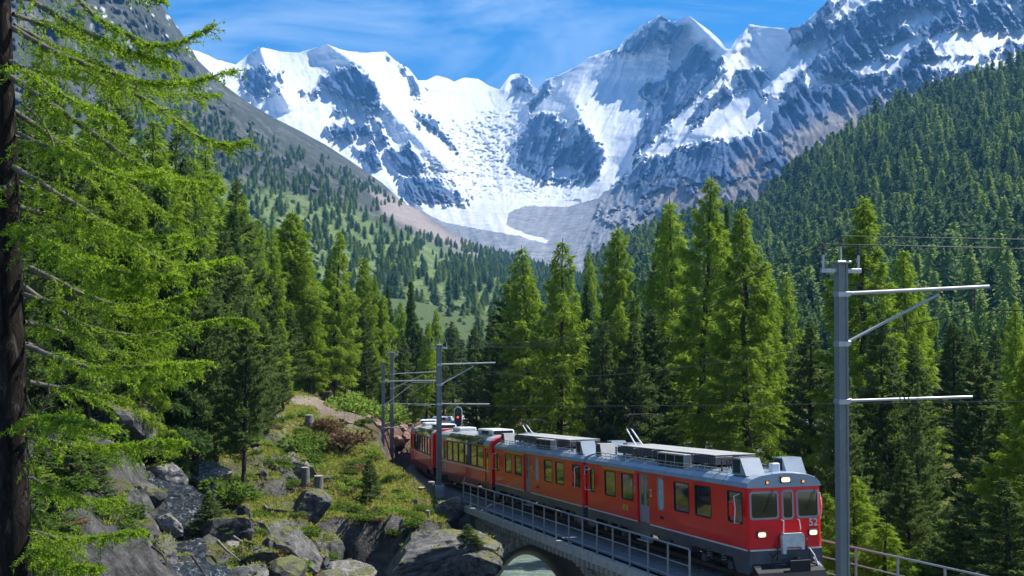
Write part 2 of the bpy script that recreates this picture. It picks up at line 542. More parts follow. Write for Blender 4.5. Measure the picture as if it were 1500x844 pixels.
# ---- water of the river, and the cascading stream
m, t, b, o = nmat('river_water')
f = noise_node(t, 0.9, 8, 0.62, dist=1.2, stretch=(1, 2.2, 1))
t.links.new(ramp(t, f, [(0.3, (.10, .145, .12)), (0.55, (.17, .225, .19)), (0.72, (.34, .40, .36))]), b.inputs['Base Color'])
b.inputs['Roughness'].default_value = 0.22; b.inputs['IOR'].default_value = 1.33
bump(t, b, f, 0.8, 0.25)
xs, ys = np.meshgrid(np.linspace(-9, 9, 40), np.linspace(-25, 225, 420))
_ry = [p_[1] for p_ in RIVER][::-1]; _rx = [p_[0] for p_ in RIVER][::-1]
xs = xs + np.interp(ys, _ry, _rx)
zz = WATER_Z + 0.10 * fbm(xyz(xs, ys) * 0.8, 4) + 0.0 * xs
tag(mobj('river', new_mesh('river', np.stack([xs, ys, zz], -1), grid_faces(*xs.shape), m, smooth=True)), kind='structure')
# stream sheet that follows its bed
m, t, b, o = nmat('stream_water')
f = noise_node(t, 3.0, 8, 0.7, dist=1.5)
t.links.new(ramp(t, f, [(0.45, (.018, .022, .026)), (0.58, (.08, .095, .11)), (0.68, (.50, .54, .58))]), b.inputs['Base Color'])
b.inputs['Roughness'].default_value = 0.12; b.inputs['IOR'].default_value = 1.33
bump(t, b, f, 1.0, 0.3)
sp = []
for (x0, y0), (x1, y1) in zip(STREAM[:-1], STREAM[1:]):
    n = max(2, int(math.hypot(x1 - x0, y1 - y0) / 0.25))
    for k in range(n): sp.append((x0 + (x1 - x0) * k / n, y0 + (y1 - y0) * k / n))
sp = np.array(sp)
for _ in range(12): sp[1:-1] = (sp[:-2] + 2 * sp[1:-1] + sp[2:]) / 4
tn = np.gradient(sp, axis=0); tn /= np.linalg.norm(tn, axis=1)[:, None]; nn = np.stack([-tn[:, 1], tn[:, 0]], -1)
kk = np.linspace(-1, 1, 15)
wd = 1.55 + 0.6 * gnoise(xyz(np.arange(len(sp)) * .11, 0.0))
SX = sp[:, 0][:, None] + nn[:, 0][:, None] * kk * wd[:, None]; SY = sp[:, 1][:, None] + nn[:, 1][:, None] * kk * wd[:, None]
SZ = ground(SX, SY); sm = ground(sp[:, 0], sp[:, 1])
SZ = np.minimum(SZ, sm[:, None] + .35) * .5 + sm[:, None] * .5 + 0.22 + 0.12 * fbm(xyz(SX, SY) * 2.2, 3)
tag(mobj('stream', new_mesh('stream', np.stack([SX, SY, SZ], -1), grid_faces(*SX.shape), m, smooth=True)), kind='structure')

# ---- far terrain: sheets whose depth is surveyed point by point
class Sheet:
    def __init__(s, ridge, dpts, x0, x1, ybot):
        s.ridge = np.array(ridge, float); a = np.array(dpts, float)
        s.rbf = RBF(a[:, :2] / 300, a[:, 2], 1e-3); s.x0, s.x1, s.ybot = x0, x1, ybot
    def top(s, px): return np.interp(px, s.ridge[:, 0], s.ridge[:, 1])
    def depth(s, px, py): return s.rbf(np.asarray(px) / 300, np.asarray(py) / 300)
    def grid(s, dx, nrows):
        xs = np.arange(s.x0, s.x1 + dx, dx); tt = np.linspace(0, 1, nrows)
        PX = np.repeat(xs[None], nrows, 0)
        top = s.top(xs)[None]
        return PX, s.ybot + (top - s.ybot) * tt[:, None], tt
def sheet_mesh(name, sh, PX, PY, D, mat, back=0.25, attrs={}):
    Pt = P(PX, PY, D)
    # back slope behind the ridge so that the hill has a far side
    last = Pt[-1]
    rows = [Pt]
    for k, f in enumerate((0.02, 0.1, back)):
        q = last.copy(); q[:, 0] *= 1 + f; q[:, 1] *= 1 + f; q[:, 2] = last[:, 2] - last[:, 1] * f * 0.45
        rows.append(q[None])
    Pt = np.concatenate(rows, 0)
    me = new_mesh(name, Pt, grid_faces(Pt.shape[0], Pt.shape[1]), mat, smooth=True)
    for k, a in attrs.items():
        a = np.concatenate([a] + [a[-1:]] * 3, 0); vattr(me, k, a.ravel())
    return me, Pt

# -- the snow and glacier massif
RIDGE = [(180,60),(290,75),(318,88),(345,95),(362,82),(380,69),(410,76),(436,78),(465,70),(480,66),(500,73),(530,78),(565,76),(580,90),(598,100),(612,118),(625,118),(640,111),(655,115),(665,120),(680,114),(700,116),(718,127),(732,132),(740,120),(748,110),(762,108),(775,115),(786,131),(792,126),(800,117),(820,110),(850,95),(862,85),(890,75),(905,72),(912,62),(925,50),(940,38),(955,30),(965,23),(973,27),(985,33),(1000,28),(1010,24),(1022,33),(1040,46),(1055,60),(1063,72),(1070,72),(1078,58),(1090,47),(1097,36),(1110,38),(1130,41),(1148,42),(1153,46),(1158,40),(1175,38),(1185,28),(1200,14),(1212,2),(1222,-8),(1260,-25),(1350,-35),(1600,-45)]
MD = [(230,60,5200),(345,93,6000),(470,67,6300),(600,105,6400),(700,118,7200),(760,110,7400),(850,95,6600),(965,25,6300),(1060,68,5800),(1150,42,5200),(1215,5,5000),(1350,-30,4600),(1600,-40,4300),
 (400,130,5600),(550,160,5700),(650,200,5900),(740,180,6500),(830,180,5800),(950,140,5800),(1050,130,5300),(1150,100,4800),(1300,60,4300),(1500,60,3900),
 (420,200,5000),(600,250,5000),(720,260,5400),(820,265,5100),(900,240,4900),(1000,200,4500),(1150,170,3900),(1300,150,3400),(1450,110,3200),
 (640,310,4300),(700,290,4700),(740,320,3900),(800,345,3500),(850,300,4200),(750,375,3000),(900,370,2700),(1050,330,2400),(1200,250,2400),(1400,200,2500),(1100,400,2000),(1500,300,2000),(300,200,4700),(300,320,4000),(500,320,4200),(600,420,2700),(900,430,2300),(200,430,3300)]
mass = Sheet(RIDGE, MD, 180, 1600, 440)
PX, PY, tt = mass.grid(1.65, 300)
D = mass.depth(PX, PY)
q = xyz(PX, PY) / 100
SN = [(0,0)]
rock_polys = [
 [(352,104),(384,98),(412,110),(418,126),(402,141),(368,141),(355,125)],
 [(375,70),(384,68),(372,80),(364,84)],
 [(466,114),(500,100),(528,96),(545,108),(558,148),(572,166),(556,170),(530,152),(505,146),(488,132),(470,126)],
 [(447,134),(466,132),(469,146),(453,151)],[(486,158),(506,161),(501,171),(489,166)],
 [(568,84),(586,92),(614,118),(622,130),(606,128),(588,108)],[(598,112),(612,130),(618,150),(604,136)],
 [(478,186),(520,176),(556,188),(578,206),(552,202),(520,202),(488,200)],[(520,160),(560,176),(580,196),(560,190),(530,174)],
 [(520,216),(550,214),(566,240),(548,250),(526,236)],[(565,220),(600,214),(624,244),(614,256),(584,246)],
 [(590,254),(640,262),(688,292),(690,302),(640,304),(600,300),(585,280)],
 [(608,164),(640,174),(655,198),(672,222),(660,216),(640,196),(615,180)],
 [(740,112),(762,106),(780,122),(786,134),(760,132),(742,128)],
 [(757,215),(766,190),(784,166),(800,162),(830,175),(850,205),(852,240),(842,262),(820,272),(785,264),(765,245)],
 [(835,170),(860,178),(882,210),(892,235),(872,262),(848,264),(852,235),(845,205)],[(838,148),(862,150),(858,166),(842,164)],
 [(806,118),(786,128),(770,156),(776,166),(800,142),(818,122)],
 [(862,84),(905,72),(925,48),(965,20),(992,28),(1004,48),(1000,62),(984,76),(960,62),(938,76),(905,86),(880,88)],
 [(984,70),(1008,48),(1030,62),(1060,80),(1056,110),(1030,140),(990,172),(960,210),(925,232),(928,190),(950,160),(925,140),(930,120),(970,110),(975,90)],
 [(1058,100),(1110,98),(1142,112),(1132,150),(1102,152),(1080,118)],
 [(1086,46),(1098,34),(1104,40),(1092,56)],
 [(1150,40),(1185,26),(1222,-60),(1620,-60),(1620,460),(840,460),(880,300),(930,236),(1000,214),(1050,206),(1120,190),(1140,150),(1120,130),(1140,100),(1152,60)],
 [(1020,150),(1060,118),(1100,150),(1060,160),(1010,190),(990,200),(1000,170)],
]
snow_polys = [
 [(1140,82),(1200,56),(1206,64),(1162,110),(1135,142),(1124,128)],
 [(1005,204),(1030,182),(1060,152),(1095,134),(1112,148),(1144,150),(1110,178),(1050,197),(1015,208)],
 [(1212,28),(1236,4),(1262,-26),(1345,-36),(1390,-20),(1300,-8),(1262,6),(1228,24)],
 [(1368,62),(1400,44),(1480,54),(1442,78),(1372,80)],[(1330,90),(1390,84),(1440,86),(1430,96),(1370,96)],[(1440,92),(1500,78),(1560,70),(1560,90),(1450,98)],[(1460,50),(1520,44),(1520,62),(1490,60)],
 [(1290,70),(1330,50),(1350,60),(1310,84)],[(1180,120),(1215,112),(1230,120),(1200,126)],[(1300,30),(1340,14),(1380,20),(1330,36)],[(1250,100),(1320,86),(1330,92),(1270,108)],
 [(990,60),(1012,40),(1042,60),(1062,78),(1048,84),(1030,66),(1010,60),(985,100),(980,90)],
 [(820,200),(832,196),(838,206),(826,210)],[(812,244),(836,246),(830,258),(812,252)],[(390,128),(410,116),(414,122),(396,134)],
 [(1060,78),(1085,60),(1104,42),(1148,44),(1148,72),(1120,92),(1085,102),(1062,96)],
]
n5 = fbm(q * 5, 5, gain=.6); n12 = fbm(q * np.array([12, 17, 1]), 4, gain=.6)
s = np.full(PX.shape, 26.0)
for p_ in rock_polys: s = np.minimum(s, -in_poly(PX, PY, p_))
insnow = np.zeros(PX.shape)
for p_ in snow_polys: ip = in_poly(PX, PY, p_); s = np.maximum(s, ip); insnow = np.maximum(insnow, sstep(-3, 6, ip))
spots = (PX > 1180) & (PY < 130)
s = np.where(spots, np.maximum(s, 26 * (n5 + .35 * n12) - 7.0), s)
def gully(fx, fy, off, oc=5):
    # gullies run down the fall line, slanting away from the summits
    u_ = PX + 0.45 * np.where(PX < 740, -1, 1) * (PY - 60) * np.where(PX > 1060, -1.2, 1)
    return fbm(np.stack([u_ / 100 * fx, PY / 100 * fy, np.full(PX.shape, off)], -1), oc, gain=.56, ridged=True)
rel0 = gully(4.2, 1.5, 3.0, 6)
strk = gully(13, 3.6, 9.0, 3)
n30 = fbm(q * np.array([34, 26, 1]) + 3, 3)
sraw = s.copy()
bern = np.exp(-((PX - 900) / 75) ** 2 - ((PY - 150) / 55) ** 2)
s = np.clip(s, -16, 16) + 8 * n5 + 8 * n12 + 4 * n30 + 9 * strk - 15 * np.clip(rel0 - .40, -.5, .6) * (s < 14) + 7 * (sraw > 10) + 1.2 + 12 * insnow - 6 * (sraw < -8) + 9 * bern
rockness = 1 - sstep(-6, 6, s)
snow = sstep(-9, 9, s)
# ice fall and moraine
ice = sstep(-15, 20, in_poly(PX, PY, [(670,170),(770,150),(760,240),(800,275),(860,280),(840,300),(640,300),(610,250),(640,200)]))
tongue = sstep(-2, 3, in_poly(PX, PY, [(616,302),(680,296),(760,298),(800,290),(850,296),(860,280),(890,262),(880,290),(830,304),(770,302),(745,312),(742,330),(770,342),(806,352),(800,357),(750,344),(690,334),(650,326),(625,314)]) + 3 * n12)
below = sstep(0, 10, PY - np.interp(PX, [180,560,600,640,700,800,860,900,940,1000], [290,290,296,300,298,292,286,270,240,214]) + 6 * n5)
snow = np.where(below > .5, 0, snow)
snow = np.maximum(snow, tongue)
scree = sstep(-10, 25, PY - np.interp(PX, [850,960,1050,1120,1200,1280,1350,1450,1560], [286,262,240,205,165,130,112,100,95]) + 18 * n5)
scree = scree * (1 - sstep(0.05, .25, n5 * 1.0 + 0.8 * fbm(q * 1.8 + 7, 3))) + 0.0
# a few vertical buttresses and gullies
rel = rel0
D = D - rel * (40 + 190 * rockness * (1 - .65 * scree)) * np.clip((PY - mass.top(PX)) / 18, .25, 1)
D = D - fbm(q * 9 + 4, 3, ridged=True) * (4 + 9 * rockness) - strk * (3 + 26 * rockness)
D = D + ice * (1 - .93 * np.maximum(tongue, below)) * (fbm(q * np.array([10, 20, 1]), 4) * 60 + np.abs(gnoise(q * np.array([16, 44, 1]))) * 55)
D = D + (1 - rockness) * 60 * fbm(q * np.array([1.2, 4.5, 1]) + 2, 4)
for pts, wdt, dep in [([(380,70),(395,110),(420,150)],14,220),([(480,66),(530,98),(560,150),(600,190),(650,240)],22,300),([(965,24),(940,75),(850,110),(800,160),(790,220)],42,170),
        ([(1010,24),(1062,75),(1056,110),(1000,180),(940,230)],22,300),([(1097,36),(1062,100),(1000,150)],14,150),([(1212,0),(1170,60),(1130,130),(1040,200)],22,300),
        ([(1300,0),(1220,90),(1150,150)],22,220),([(1450,0),(1380,60),(1290,110)],26,200),([(748,110),(740,130)],10,100),([(840,150),(870,215),(880,250)],16,150)]:
    D = D - dep * np.exp(-(d_line(PX, PY, pts) / wdt) ** 1.3)
PYj = PY.copy(); PYj[-1] += 2.2 * fbm(q[-1] * 14, 4, gain=.7) * (.6 + rockness[-1] * 2.6) - 0.5
m, t, b, o = nmat('snow_and_rock')
fr = noise_node(t, 0.006, 9, 0.66, dist=.5, stretch=(1, 1, .5))
fr2 = noise_node(t, 0.03, 6, 0.62, stretch=(1, 1, .6))
rk = ramp(t, fr, [(0.3, (.014, .034, .095)), (0.5, (.038, .08, .17)), (0.7, (.10, .14, .21))])  # blue of haze and shade is mixed into the rock colour
sc_ = ramp(t, fr, [(0.3, (.09, .085, .09)), (0.5, (.165, .15, .145)), (0.72, (.28, .255, .235))])
base = mixc(t, attr(t, 'scree'), rk, sc_)
mor = ramp(t, fr2, [(0.3, (.13, .145, .17)), (0.7, (.31, .32, .34))])
base = mixc(t, attr(t, 'moraine'), base, mor)
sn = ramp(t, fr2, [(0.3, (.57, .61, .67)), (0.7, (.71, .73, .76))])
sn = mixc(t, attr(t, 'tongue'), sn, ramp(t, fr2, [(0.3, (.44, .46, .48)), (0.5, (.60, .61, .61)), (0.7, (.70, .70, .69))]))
base = mixc(t, mrange(t, vmath(t, 'ADD', attr(t, 'snow'), vmath(t, 'MULTIPLY', vmath(t, 'SUBTRACT', fr2, .5), .9)), .42, .56), base, sn)
t.links.new(base, b.inputs['Base Color']); b.inputs['Roughness'].default_value = 0.85; b.inputs['Specular IOR Level'].default_value = 0.15
bump(t, b, fr2, 0.45, 8)
moraine = below * (1 - sstep(850, 960, PX - (PY - 280) * 0.9 + 30 * n5))
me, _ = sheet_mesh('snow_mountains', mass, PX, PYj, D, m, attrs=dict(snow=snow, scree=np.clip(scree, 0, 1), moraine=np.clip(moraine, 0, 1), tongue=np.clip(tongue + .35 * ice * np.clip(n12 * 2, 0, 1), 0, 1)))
tag(mobj('snow_mountains', me), kind='structure')

# -- left valley side: scree spur, meadows and the tree line
SPUR = [(-400,-420),(0,-240),(180,-70),(228,-6),(262,42),(290,88),(320,118),(360,148),(400,172),(440,192),(480,214),(520,240),(560,268),(590,296),(620,312),(660,340),(700,358),(760,376),(810,392),(900,420),(960,440)]
SD = [(-400,-400,2400),(0,-200,2300),(228,0,2300),(320,118,2500),(440,192,2700),(560,268,2900),(660,340,3000),(760,376,2800),(900,420,2500),
 (300,250,1500),(400,260,1700),(500,280,1900),(560,300,2200),(350,180,2000),(450,230,2200),(150,100,1600),(0,0,1500),
 (400,320,1200),(500,340,1350),(600,350,1700),(700,385,1900),(300,350,950),(150,250,1000),(0,200,900),(-400,100,900),
 (560,400,1150),(640,420,1150),(700,440,1050),(450,420,950),(760,420,1500),(600,470,850),(700,475,860),(850,450,1200),(300,470,600),(0,470,420),(-400,470,350),(600,500,760),(850,500,800),(960,460,1200)]
spur = Sheet(SPUR, SD, -400, 960, 505)
PX, PY, tt = spur.grid(3.0, 170)
D = spur.depth(PX, PY); q = xyz(PX, PY) / 100
n5 = fbm(q * 5 + 3, 5, gain=.6); n2 = fbm(q * 2 + 11, 4)
rel = fbm(q * 3.2, 6, gain=.58, ridged=True)
edge = np.clip((PY - spur.top(PX)) / 25, 0, 1)
D = D * (1 - 0.06 * rel * edge) * (1 + 0.03 * fbm(q * 1.1 + 5, 4) * edge)
D = D * (1 - 0.004 * fbm(q * 14, 3, ridged=True) * edge)
line = np.interp(PX, [-400,200,300,380,450,520,560,600,640,700,760,900], [150,200,250,275,290,305,330,345,358,378,392,430])
meadow = sstep(-12, 12, PY - line + 14 * n5)
pink = sstep(-8, 10, in_poly(PX, PY, [(540,278),(600,290),(650,335),(720,365),(770,378),(690,378),(620,345),(560,315)]) + 8 * n5)
grassy = sstep(0.0, 0.3, n2 + .35 * n5 + 0.1) * meadow
m, t, b, o = nmat('valley_side')
fr = noise_node(t, 0.012, 9, 0.7, dist=.6); fr2 = noise_node(t, 0.06, 6, 0.75)
scr = ramp(t, fr, [(0.3, (.028, .036, .036)), (0.5, (.075, .08, .08)), (0.66, (.22, .21, .20))])
scr = mixc(t, mrange(t, fr2, .44, .60), scr, (.045, .06, .03))
gm = ramp(t, fr, [(0.3, (.07, .12, .035)), (0.5, (.14, .20, .06)), (0.7, (.22, .26, .10))])
gm = mixc(t, mrange(t, fr2, .60, .70), gm, (.30, .29, .27))
bs = mixc(t, attr(t, 'meadow'), scr, gm)
bs = mixc(t, attr(t, 'pink'), bs, ramp(t, fr2, [(0.3, (.20, .165, .15)), (0.7, (.42, .36, .33))]))
bs = mixc(t, attr(t, 'fleck'), bs, (.66, .69, .73))
t.links.new(bs, b.inputs['Base Color']); b.inputs['Roughness'].default_value = 0.9; b.inputs['Specular IOR Level'].default_value = 0.2
bump(t, b, fr2, 0.9, 8)
fleck = sstep(.28, .36, n5 + .5 * fbm(q * 16, 3)) * sstep(150, 110, PY) * (PX > 120)
me, _ = sheet_mesh('valley_side', spur, PX, PY, D, m, attrs=dict(fleck=np.clip(fleck, 0, 1), meadow=np.clip(meadow, 0, 1), pink=np.clip(pink, 0, 1)))
tag(mobj('valley_side', me), kind='structure')

# -- right hill, forested
HILL = [(860,400),(900,372),(940,350),(1000,330),(1060,322),(1090,322),(1110,308),(1140,278),(1170,248),(1210,222),(1250,198),(1290,172),(1330,156),(1380,140),(1430,128),(1500,105),(1600,70),(1900,-20)]
HD = [(860,400,1500),(1000,330,1500),(1110,308,1400),(1210,222,1350),(1330,156,1350),(1500,105,1350),(1900,-20,1300),
 (1100,380,1000),(1200,320,1000),(1300,260,1000),(1400,230,1000),(1500,220,950),(1100,440,700),(1200,400,720),(1300,370,720),(1400,350,700),(1500,340,680),(1900,200,700),
 (1000,400,1000),(900,430,1000),(1000,480,560),(1200,480,480),(1400,460,450),(1500,450,430),(1900,420,400),(860,480,700),(1200,540,330),(1500,540,280),(1900,540,260),(860,540,400),(1000,540,380)]
hill = Sheet(HILL, HD, 860, 1900, 560)
PX, PY, tt = hill.grid(4.0, 120)
def hill_depth(px, py):
    qq = xyz(px, py) / 100
    e = np.clip((py - hill.top(px)) / 30, 0, 1)
    return hill.depth(px, py) * (1 - 0.05 * fbm(qq * 1.6 + 3, 5, ridged=True) * e)
D = hill_depth(PX, PY)
m, t, b, o = nmat('forest_floor')
fr = noise_node(t, 0.02, 8, 0.7)
t.links.new(ramp(t, fr, [(0.35, (.022, .032, .012)), (0.6, (.05, .06, .022)), (0.8, (.11, .105, .05))]), b.inputs['Base Color'])
b.inputs['Roughness'].default_value = 0.95; b.inputs['Specular IOR Level'].default_value = 0.1
me, _ = sheet_mesh('forest_hill', hill, PX, PY, D, m)
tag(mobj('forest_hill', me), kind='structure')

# ================================================================== TREES
def leaf_mat(name, lo, mid, hi, trans, tfac=0.4, scale=0.45):
    m = bpy.data.materials.new(name); m.use_nodes = True
    t = m.node_tree; t.nodes.clear()
    o = t.nodes.new('ShaderNodeOutputMaterial')
    d = t.nodes.new('ShaderNodeBsdfDiffuse'); tr = t.nodes.new('ShaderNodeBsdfTranslucent'); mx = t.nodes.new('ShaderNodeMixShader')
    oi = t.nodes.new('ShaderNodeObjectInfo')
    f = noise_node(t, scale, 3, 0.7)
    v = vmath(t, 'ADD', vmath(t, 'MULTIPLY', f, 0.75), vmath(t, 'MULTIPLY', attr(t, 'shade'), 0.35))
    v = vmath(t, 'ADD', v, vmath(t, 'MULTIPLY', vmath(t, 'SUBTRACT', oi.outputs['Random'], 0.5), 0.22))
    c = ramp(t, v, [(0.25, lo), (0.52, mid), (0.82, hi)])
    t.links.new(c, d.inputs[0])
    tc = mixc(t, 0.5, c, trans)
    t.links.new(tc, tr.inputs[0])
    mx.inputs[0].default_value = tfac
    t.links.new(d.outputs[0], mx.inputs[1]); t.links.new(tr.outputs[0], mx.inputs[2])
    t.links.new(mx.outputs[0], o.inputs['Surface'])
    return m
M_LARCH = leaf_mat('larch_needles', (.05, .10, .014), (.145, .23, .03), (.27, .37, .05), (.46, .62, .06), 0.5)
M_LARCH_NEAR = leaf_mat('fresh_larch_needles', (.07, .13, .014), (.15, .24, .02), (.26, .36, .03), (.42, .58, .03), 0.5, 1.2)
M_PINE = leaf_mat('pine_needles', (.022, .045, .018), (.07, .11, .04), (.17, .225, .08), (.24, .36, .07), 0.36)
M_SPRUCE = leaf_mat('spruce_needles', (.02, .048, .02), (.06, .11, .04), (.12, .18, .055), (.18, .32, .05), 0.35)
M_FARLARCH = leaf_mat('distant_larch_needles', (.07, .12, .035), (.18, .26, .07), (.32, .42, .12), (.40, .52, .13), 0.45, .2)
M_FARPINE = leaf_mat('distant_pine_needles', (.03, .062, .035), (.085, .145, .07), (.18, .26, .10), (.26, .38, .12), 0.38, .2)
m, t, b, o = nmat('bark')
f = noise_node(t, 6, 8, 0.7, stretch=(1, 1, .22))
t.links.new(ramp(t, f, [(0.35, (.018, .014, .012)), (0.55, (.075, .058, .048)), (0.72, (.19, .16, .14))]), b.inputs['Base Color'])
b.inputs['Roughness'].default_value = 0.95; b.inputs['Specular IOR Level'].default_value = .2
bump(t, b, f, 1.0, 0.06); M_BARK = m
m, t, b, o = nmat('grey_bark')
f = noise_node(t, 9, 7, 0.7)
t.links.new(ramp(t, f, [(0.35, (.07, .06, .052)), (0.6, (.22, .20, .18)), (0.75, (.40, .38, .36))]), b.inputs['Base Color'])
b.inputs['Roughness'].default_value = 0.9; M_GREYBARK = m

def unit(a): return a / (np.linalg.norm(a, axis=-1, keepdims=True) + 1e-9)
def kites(pos, dirs, length, width, rs, bend=0.0):
    """narrow four-cornered sprays: base, two shoulders, tip"""
    n = len(pos)
    rnd = rs.normal(size=(n, 3)); side = unit(np.cross(dirs, rnd))
    L = np.asarray(length).reshape(-1, 1); W = np.asarray(width).reshape(-1, 1)
    tip = pos + dirs * L; tip[:, 2] -= (bend * L)[:, 0]
    mid = pos + dirs * L * 0.45
    v = np.stack([pos, mid + side * W, tip, mid - side * W], 1).reshape(-1, 3)
    f = np.arange(4 * n).reshape(n, 4)
    return v, f
def tube_np(pts, rad, n=5):
    pts = np.asarray(pts, float); rad = np.asarray(rad, float)
    d = unit(np.gradient(pts, axis=0)); ref = np.where(np.abs(d[:, 2:3]) > .9, [[1., 0, 0]], [[0., 0, 1.]])
    x = unit(np.cross(d, ref)); y = np.cross(x, d)
    a = np.arange(n) * 2 * np.pi / n
    v = pts[:, None] + (x[:, None] * np.cos(a)[None, :, None] + y[:, None] * np.sin(a)[None, :, None]) * rad[:, None, None]
    k = len(pts); i = np.arange(k - 1)[:, None] * n + np.arange(n)[None]; j = np.arange(k - 1)[:, None] * n + (np.arange(n) + 1)[None] % n
    f = np.stack([i, j, j + n, i + n], -1).reshape(-1, 4)
    return v.reshape(-1, 3), f
class Acc:
    def __init__(s): s.v = []; s.f = []; s.n = 0; s.a = []; s.m = []
    def add(s, v, f, shade=0.5, mi=0):
        s.v.append(v); s.f.append(f + s.n); s.n += len(v)
        s.a.append(np.broadcast_to(shade, (len(v),)) if np.ndim(shade) == 0 else shade); s.m.append(np.full(len(f), mi))
    def mesh(s, name, mats, smooth=False):
        me = new_mesh(name, np.concatenate(s.v), np.concatenate(s.f), mats, np.concatenate(s.m), smooth)
        vattr(me, 'shade', np.concatenate(s.a)); return me

def conifer(seed, H=18.0, kind='larch', n_spray=9000, dead=0.12, near=False, bare=0.06, width=1.0):
    """returns (trunk Acc, crown Acc); base of the trunk at the origin"""
    rs = np.random.RandomState(seed)
    tr, cr = Acc(), Acc()
    k = 14 if near else 9
    zt = np.linspace(0, 1, k)
    lean = rs.normal(0, .012, 2) * H
    px = lean[0] * zt ** 2 + rs.normal(0, .006 * H, k) * (zt * (1 - zt) * 3); py = lean[1] * zt ** 2 + rs.normal(0, .006 * H, k) * (zt * (1 - zt) * 3)
    r0 = 0.0125 * H + 0.05
    rad = r0 * ((1 - zt) ** 0.8) * 0.95 + 0.02; rad[0] *= 1.25
    v, f = tube_np(np.stack([px, py, zt * H], -1), rad, 9 if near else 6)
    tr.add(v, f)
    def axis(h): return np.array([np.interp(h / H, zt, px), np.interp(h / H, zt, py), h])
    if kind == 'larch':
        nwh, per, Rm, a0, b0 = 34, 5, 0.185 * H * width, 0.06, -0.42
    elif kind == 'pine':
        nwh, per, Rm, a0, b0 = 26, 6, 0.16 * H * width, 0.05, 0.25
    else:
        nwh, per, Rm, a0, b0 = 34, 6, 0.15 * H * width, 0.0, -0.30
    nbr = nwh * per
    P_, D_, S_ = [], [], []
    tot = 0.0
    brs = []
    for i in range(nbr):
        hh = bare + (1 - bare) * ((i + rs.rand()) / nbr) ** (0.9)
        rel = (hh - bare) / (1 - bare)
        if kind == 'pine': prof = (1 - rel ** 1.7) * (0.6 + 0.4 * min(1, rel * 5)) + 0.03
        elif kind == 'larch': prof = (1 - rel) ** 0.8 * (0.6 + 0.4 * min(1, rel * 6)) + 0.015
        else: prof = (1 - rel) * (0.75 + 0.25 * min(1, rel * 6)) + 0.02
        L = Rm * prof * rs.uniform(0.6, 1.15) * (1.25 if rs.rand() < .08 else 1)
        az = i * 2.399 + rs.normal(0, .5)
        L *= 1 + 0.2 * math.sin(az * 2 + seed) * math.cos(hh * H * 0.9 + seed)
        brs.append((hh, rel, L, az)); tot += L
    per_m = n_spray / tot
    for hh, rel, L, az in brs:
        h = hh * H * 0.985
        a = a0 + 0.5 * rel + rs.normal(0, .09); bb = b0 * (1 - rel) + rs.normal(0, .07)
        base = axis(h)
        tt = np.linspace(0, 1, 6)
        dirh = np.array([math.cos(az), math.sin(az), 0])
        def arc(t_): return L * (a * t_ + bb * t_ ** 2) + (0.16 * L * t_ ** 4 if kind == 'larch' else 0)
        pts = base + dirh * (L * tt)[:, None]; pts[:, 2] += arc(tt)
        if near or L > 0.07 * H:
            v, f = tube_np(pts, (0.012 * L + 0.012) * (1.05 - tt), 3); tr.add(v, f)
        if rel < 0.12 and rs.rand() < dead * 4: continue
        lat = np.cross(dirh, [0, 0, 1])
        n = max(6, int(per_m * L)); m_ = 5 if kind != 'pine' else 4
        ntw = max(2, n // m_)
        t0 = np.sqrt(np.linspace(.03, 1, ntw)) if kind != 'pine' else np.linspace(.12, 1, ntw) ** .6
        t0 = np.clip(t0 + rs.normal(0, .02, ntw), 0.05, 1)
        sd = np.where(np.arange(ntw) % 2, 1, -1) * rs.uniform(.5, 1.0, ntw)
        tw = (0.40 * L * (1.04 - t0) + 0.035 * L + .12) * rs.uniform(.6, 1.2, ntw)
        tb = base + dirh * (L * t0)[:, None]; tb[:, 2] += arc(t0)
        td = dirh * 0.62 + lat * sd[:, None] + rs.normal(0, .16, (ntw, 3))
        td[:, 2] = {'larch': -.30, 'pine': .42, 'spruce': -.38}[kind] + rs.normal(0, .15, ntw)
        td = unit(td)
        u_ = np.linspace(.12, 1, m_)
        p = tb[:, None] + td[:, None] * (tw[:, None] * u_)[..., None]
        p[..., 2] -= {'larch': .30, 'pine': -.12, 'spruce': .25}[kind] * tw[:, None] * u_ ** 2
        d = np.repeat(td[:, None], m_, 1) + rs.normal(0, .42, (ntw, m_, 3))
        d[..., 2] += {'larch': -.12, 'pine': .30, 'spruce': -.05}[kind]
        P_.append(p.reshape(-1, 3) + rs.normal(0, .012 * L, (ntw * m_, 3))); D_.append(d.reshape(-1, 3))
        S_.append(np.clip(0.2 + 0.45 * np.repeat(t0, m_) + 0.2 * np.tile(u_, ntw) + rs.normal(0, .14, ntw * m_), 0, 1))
    p = np.concatenate(P_); d = unit(np.concatenate(D_)); sh = np.concatenate(S_)
    n = len(p)
    u = (18000.0 / max(n, 500)) ** 0.4 * (H / 18.0)
    if kind == 'larch': ln, wd = rs.uniform(.22, .46, n) * u, rs.uniform(.020, .036, n) * u
    elif kind == 'pine': ln, wd = rs.uniform(.20, .36, n) * u, rs.uniform(.034, .058, n) * u
    else: ln, wd = rs.uniform(.22, .42, n) * u, rs.uniform(.028, .045, n) * u
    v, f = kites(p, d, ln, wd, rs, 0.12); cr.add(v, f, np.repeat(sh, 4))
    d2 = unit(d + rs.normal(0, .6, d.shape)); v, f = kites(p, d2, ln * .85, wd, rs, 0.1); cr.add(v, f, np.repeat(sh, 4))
    return tr, cr
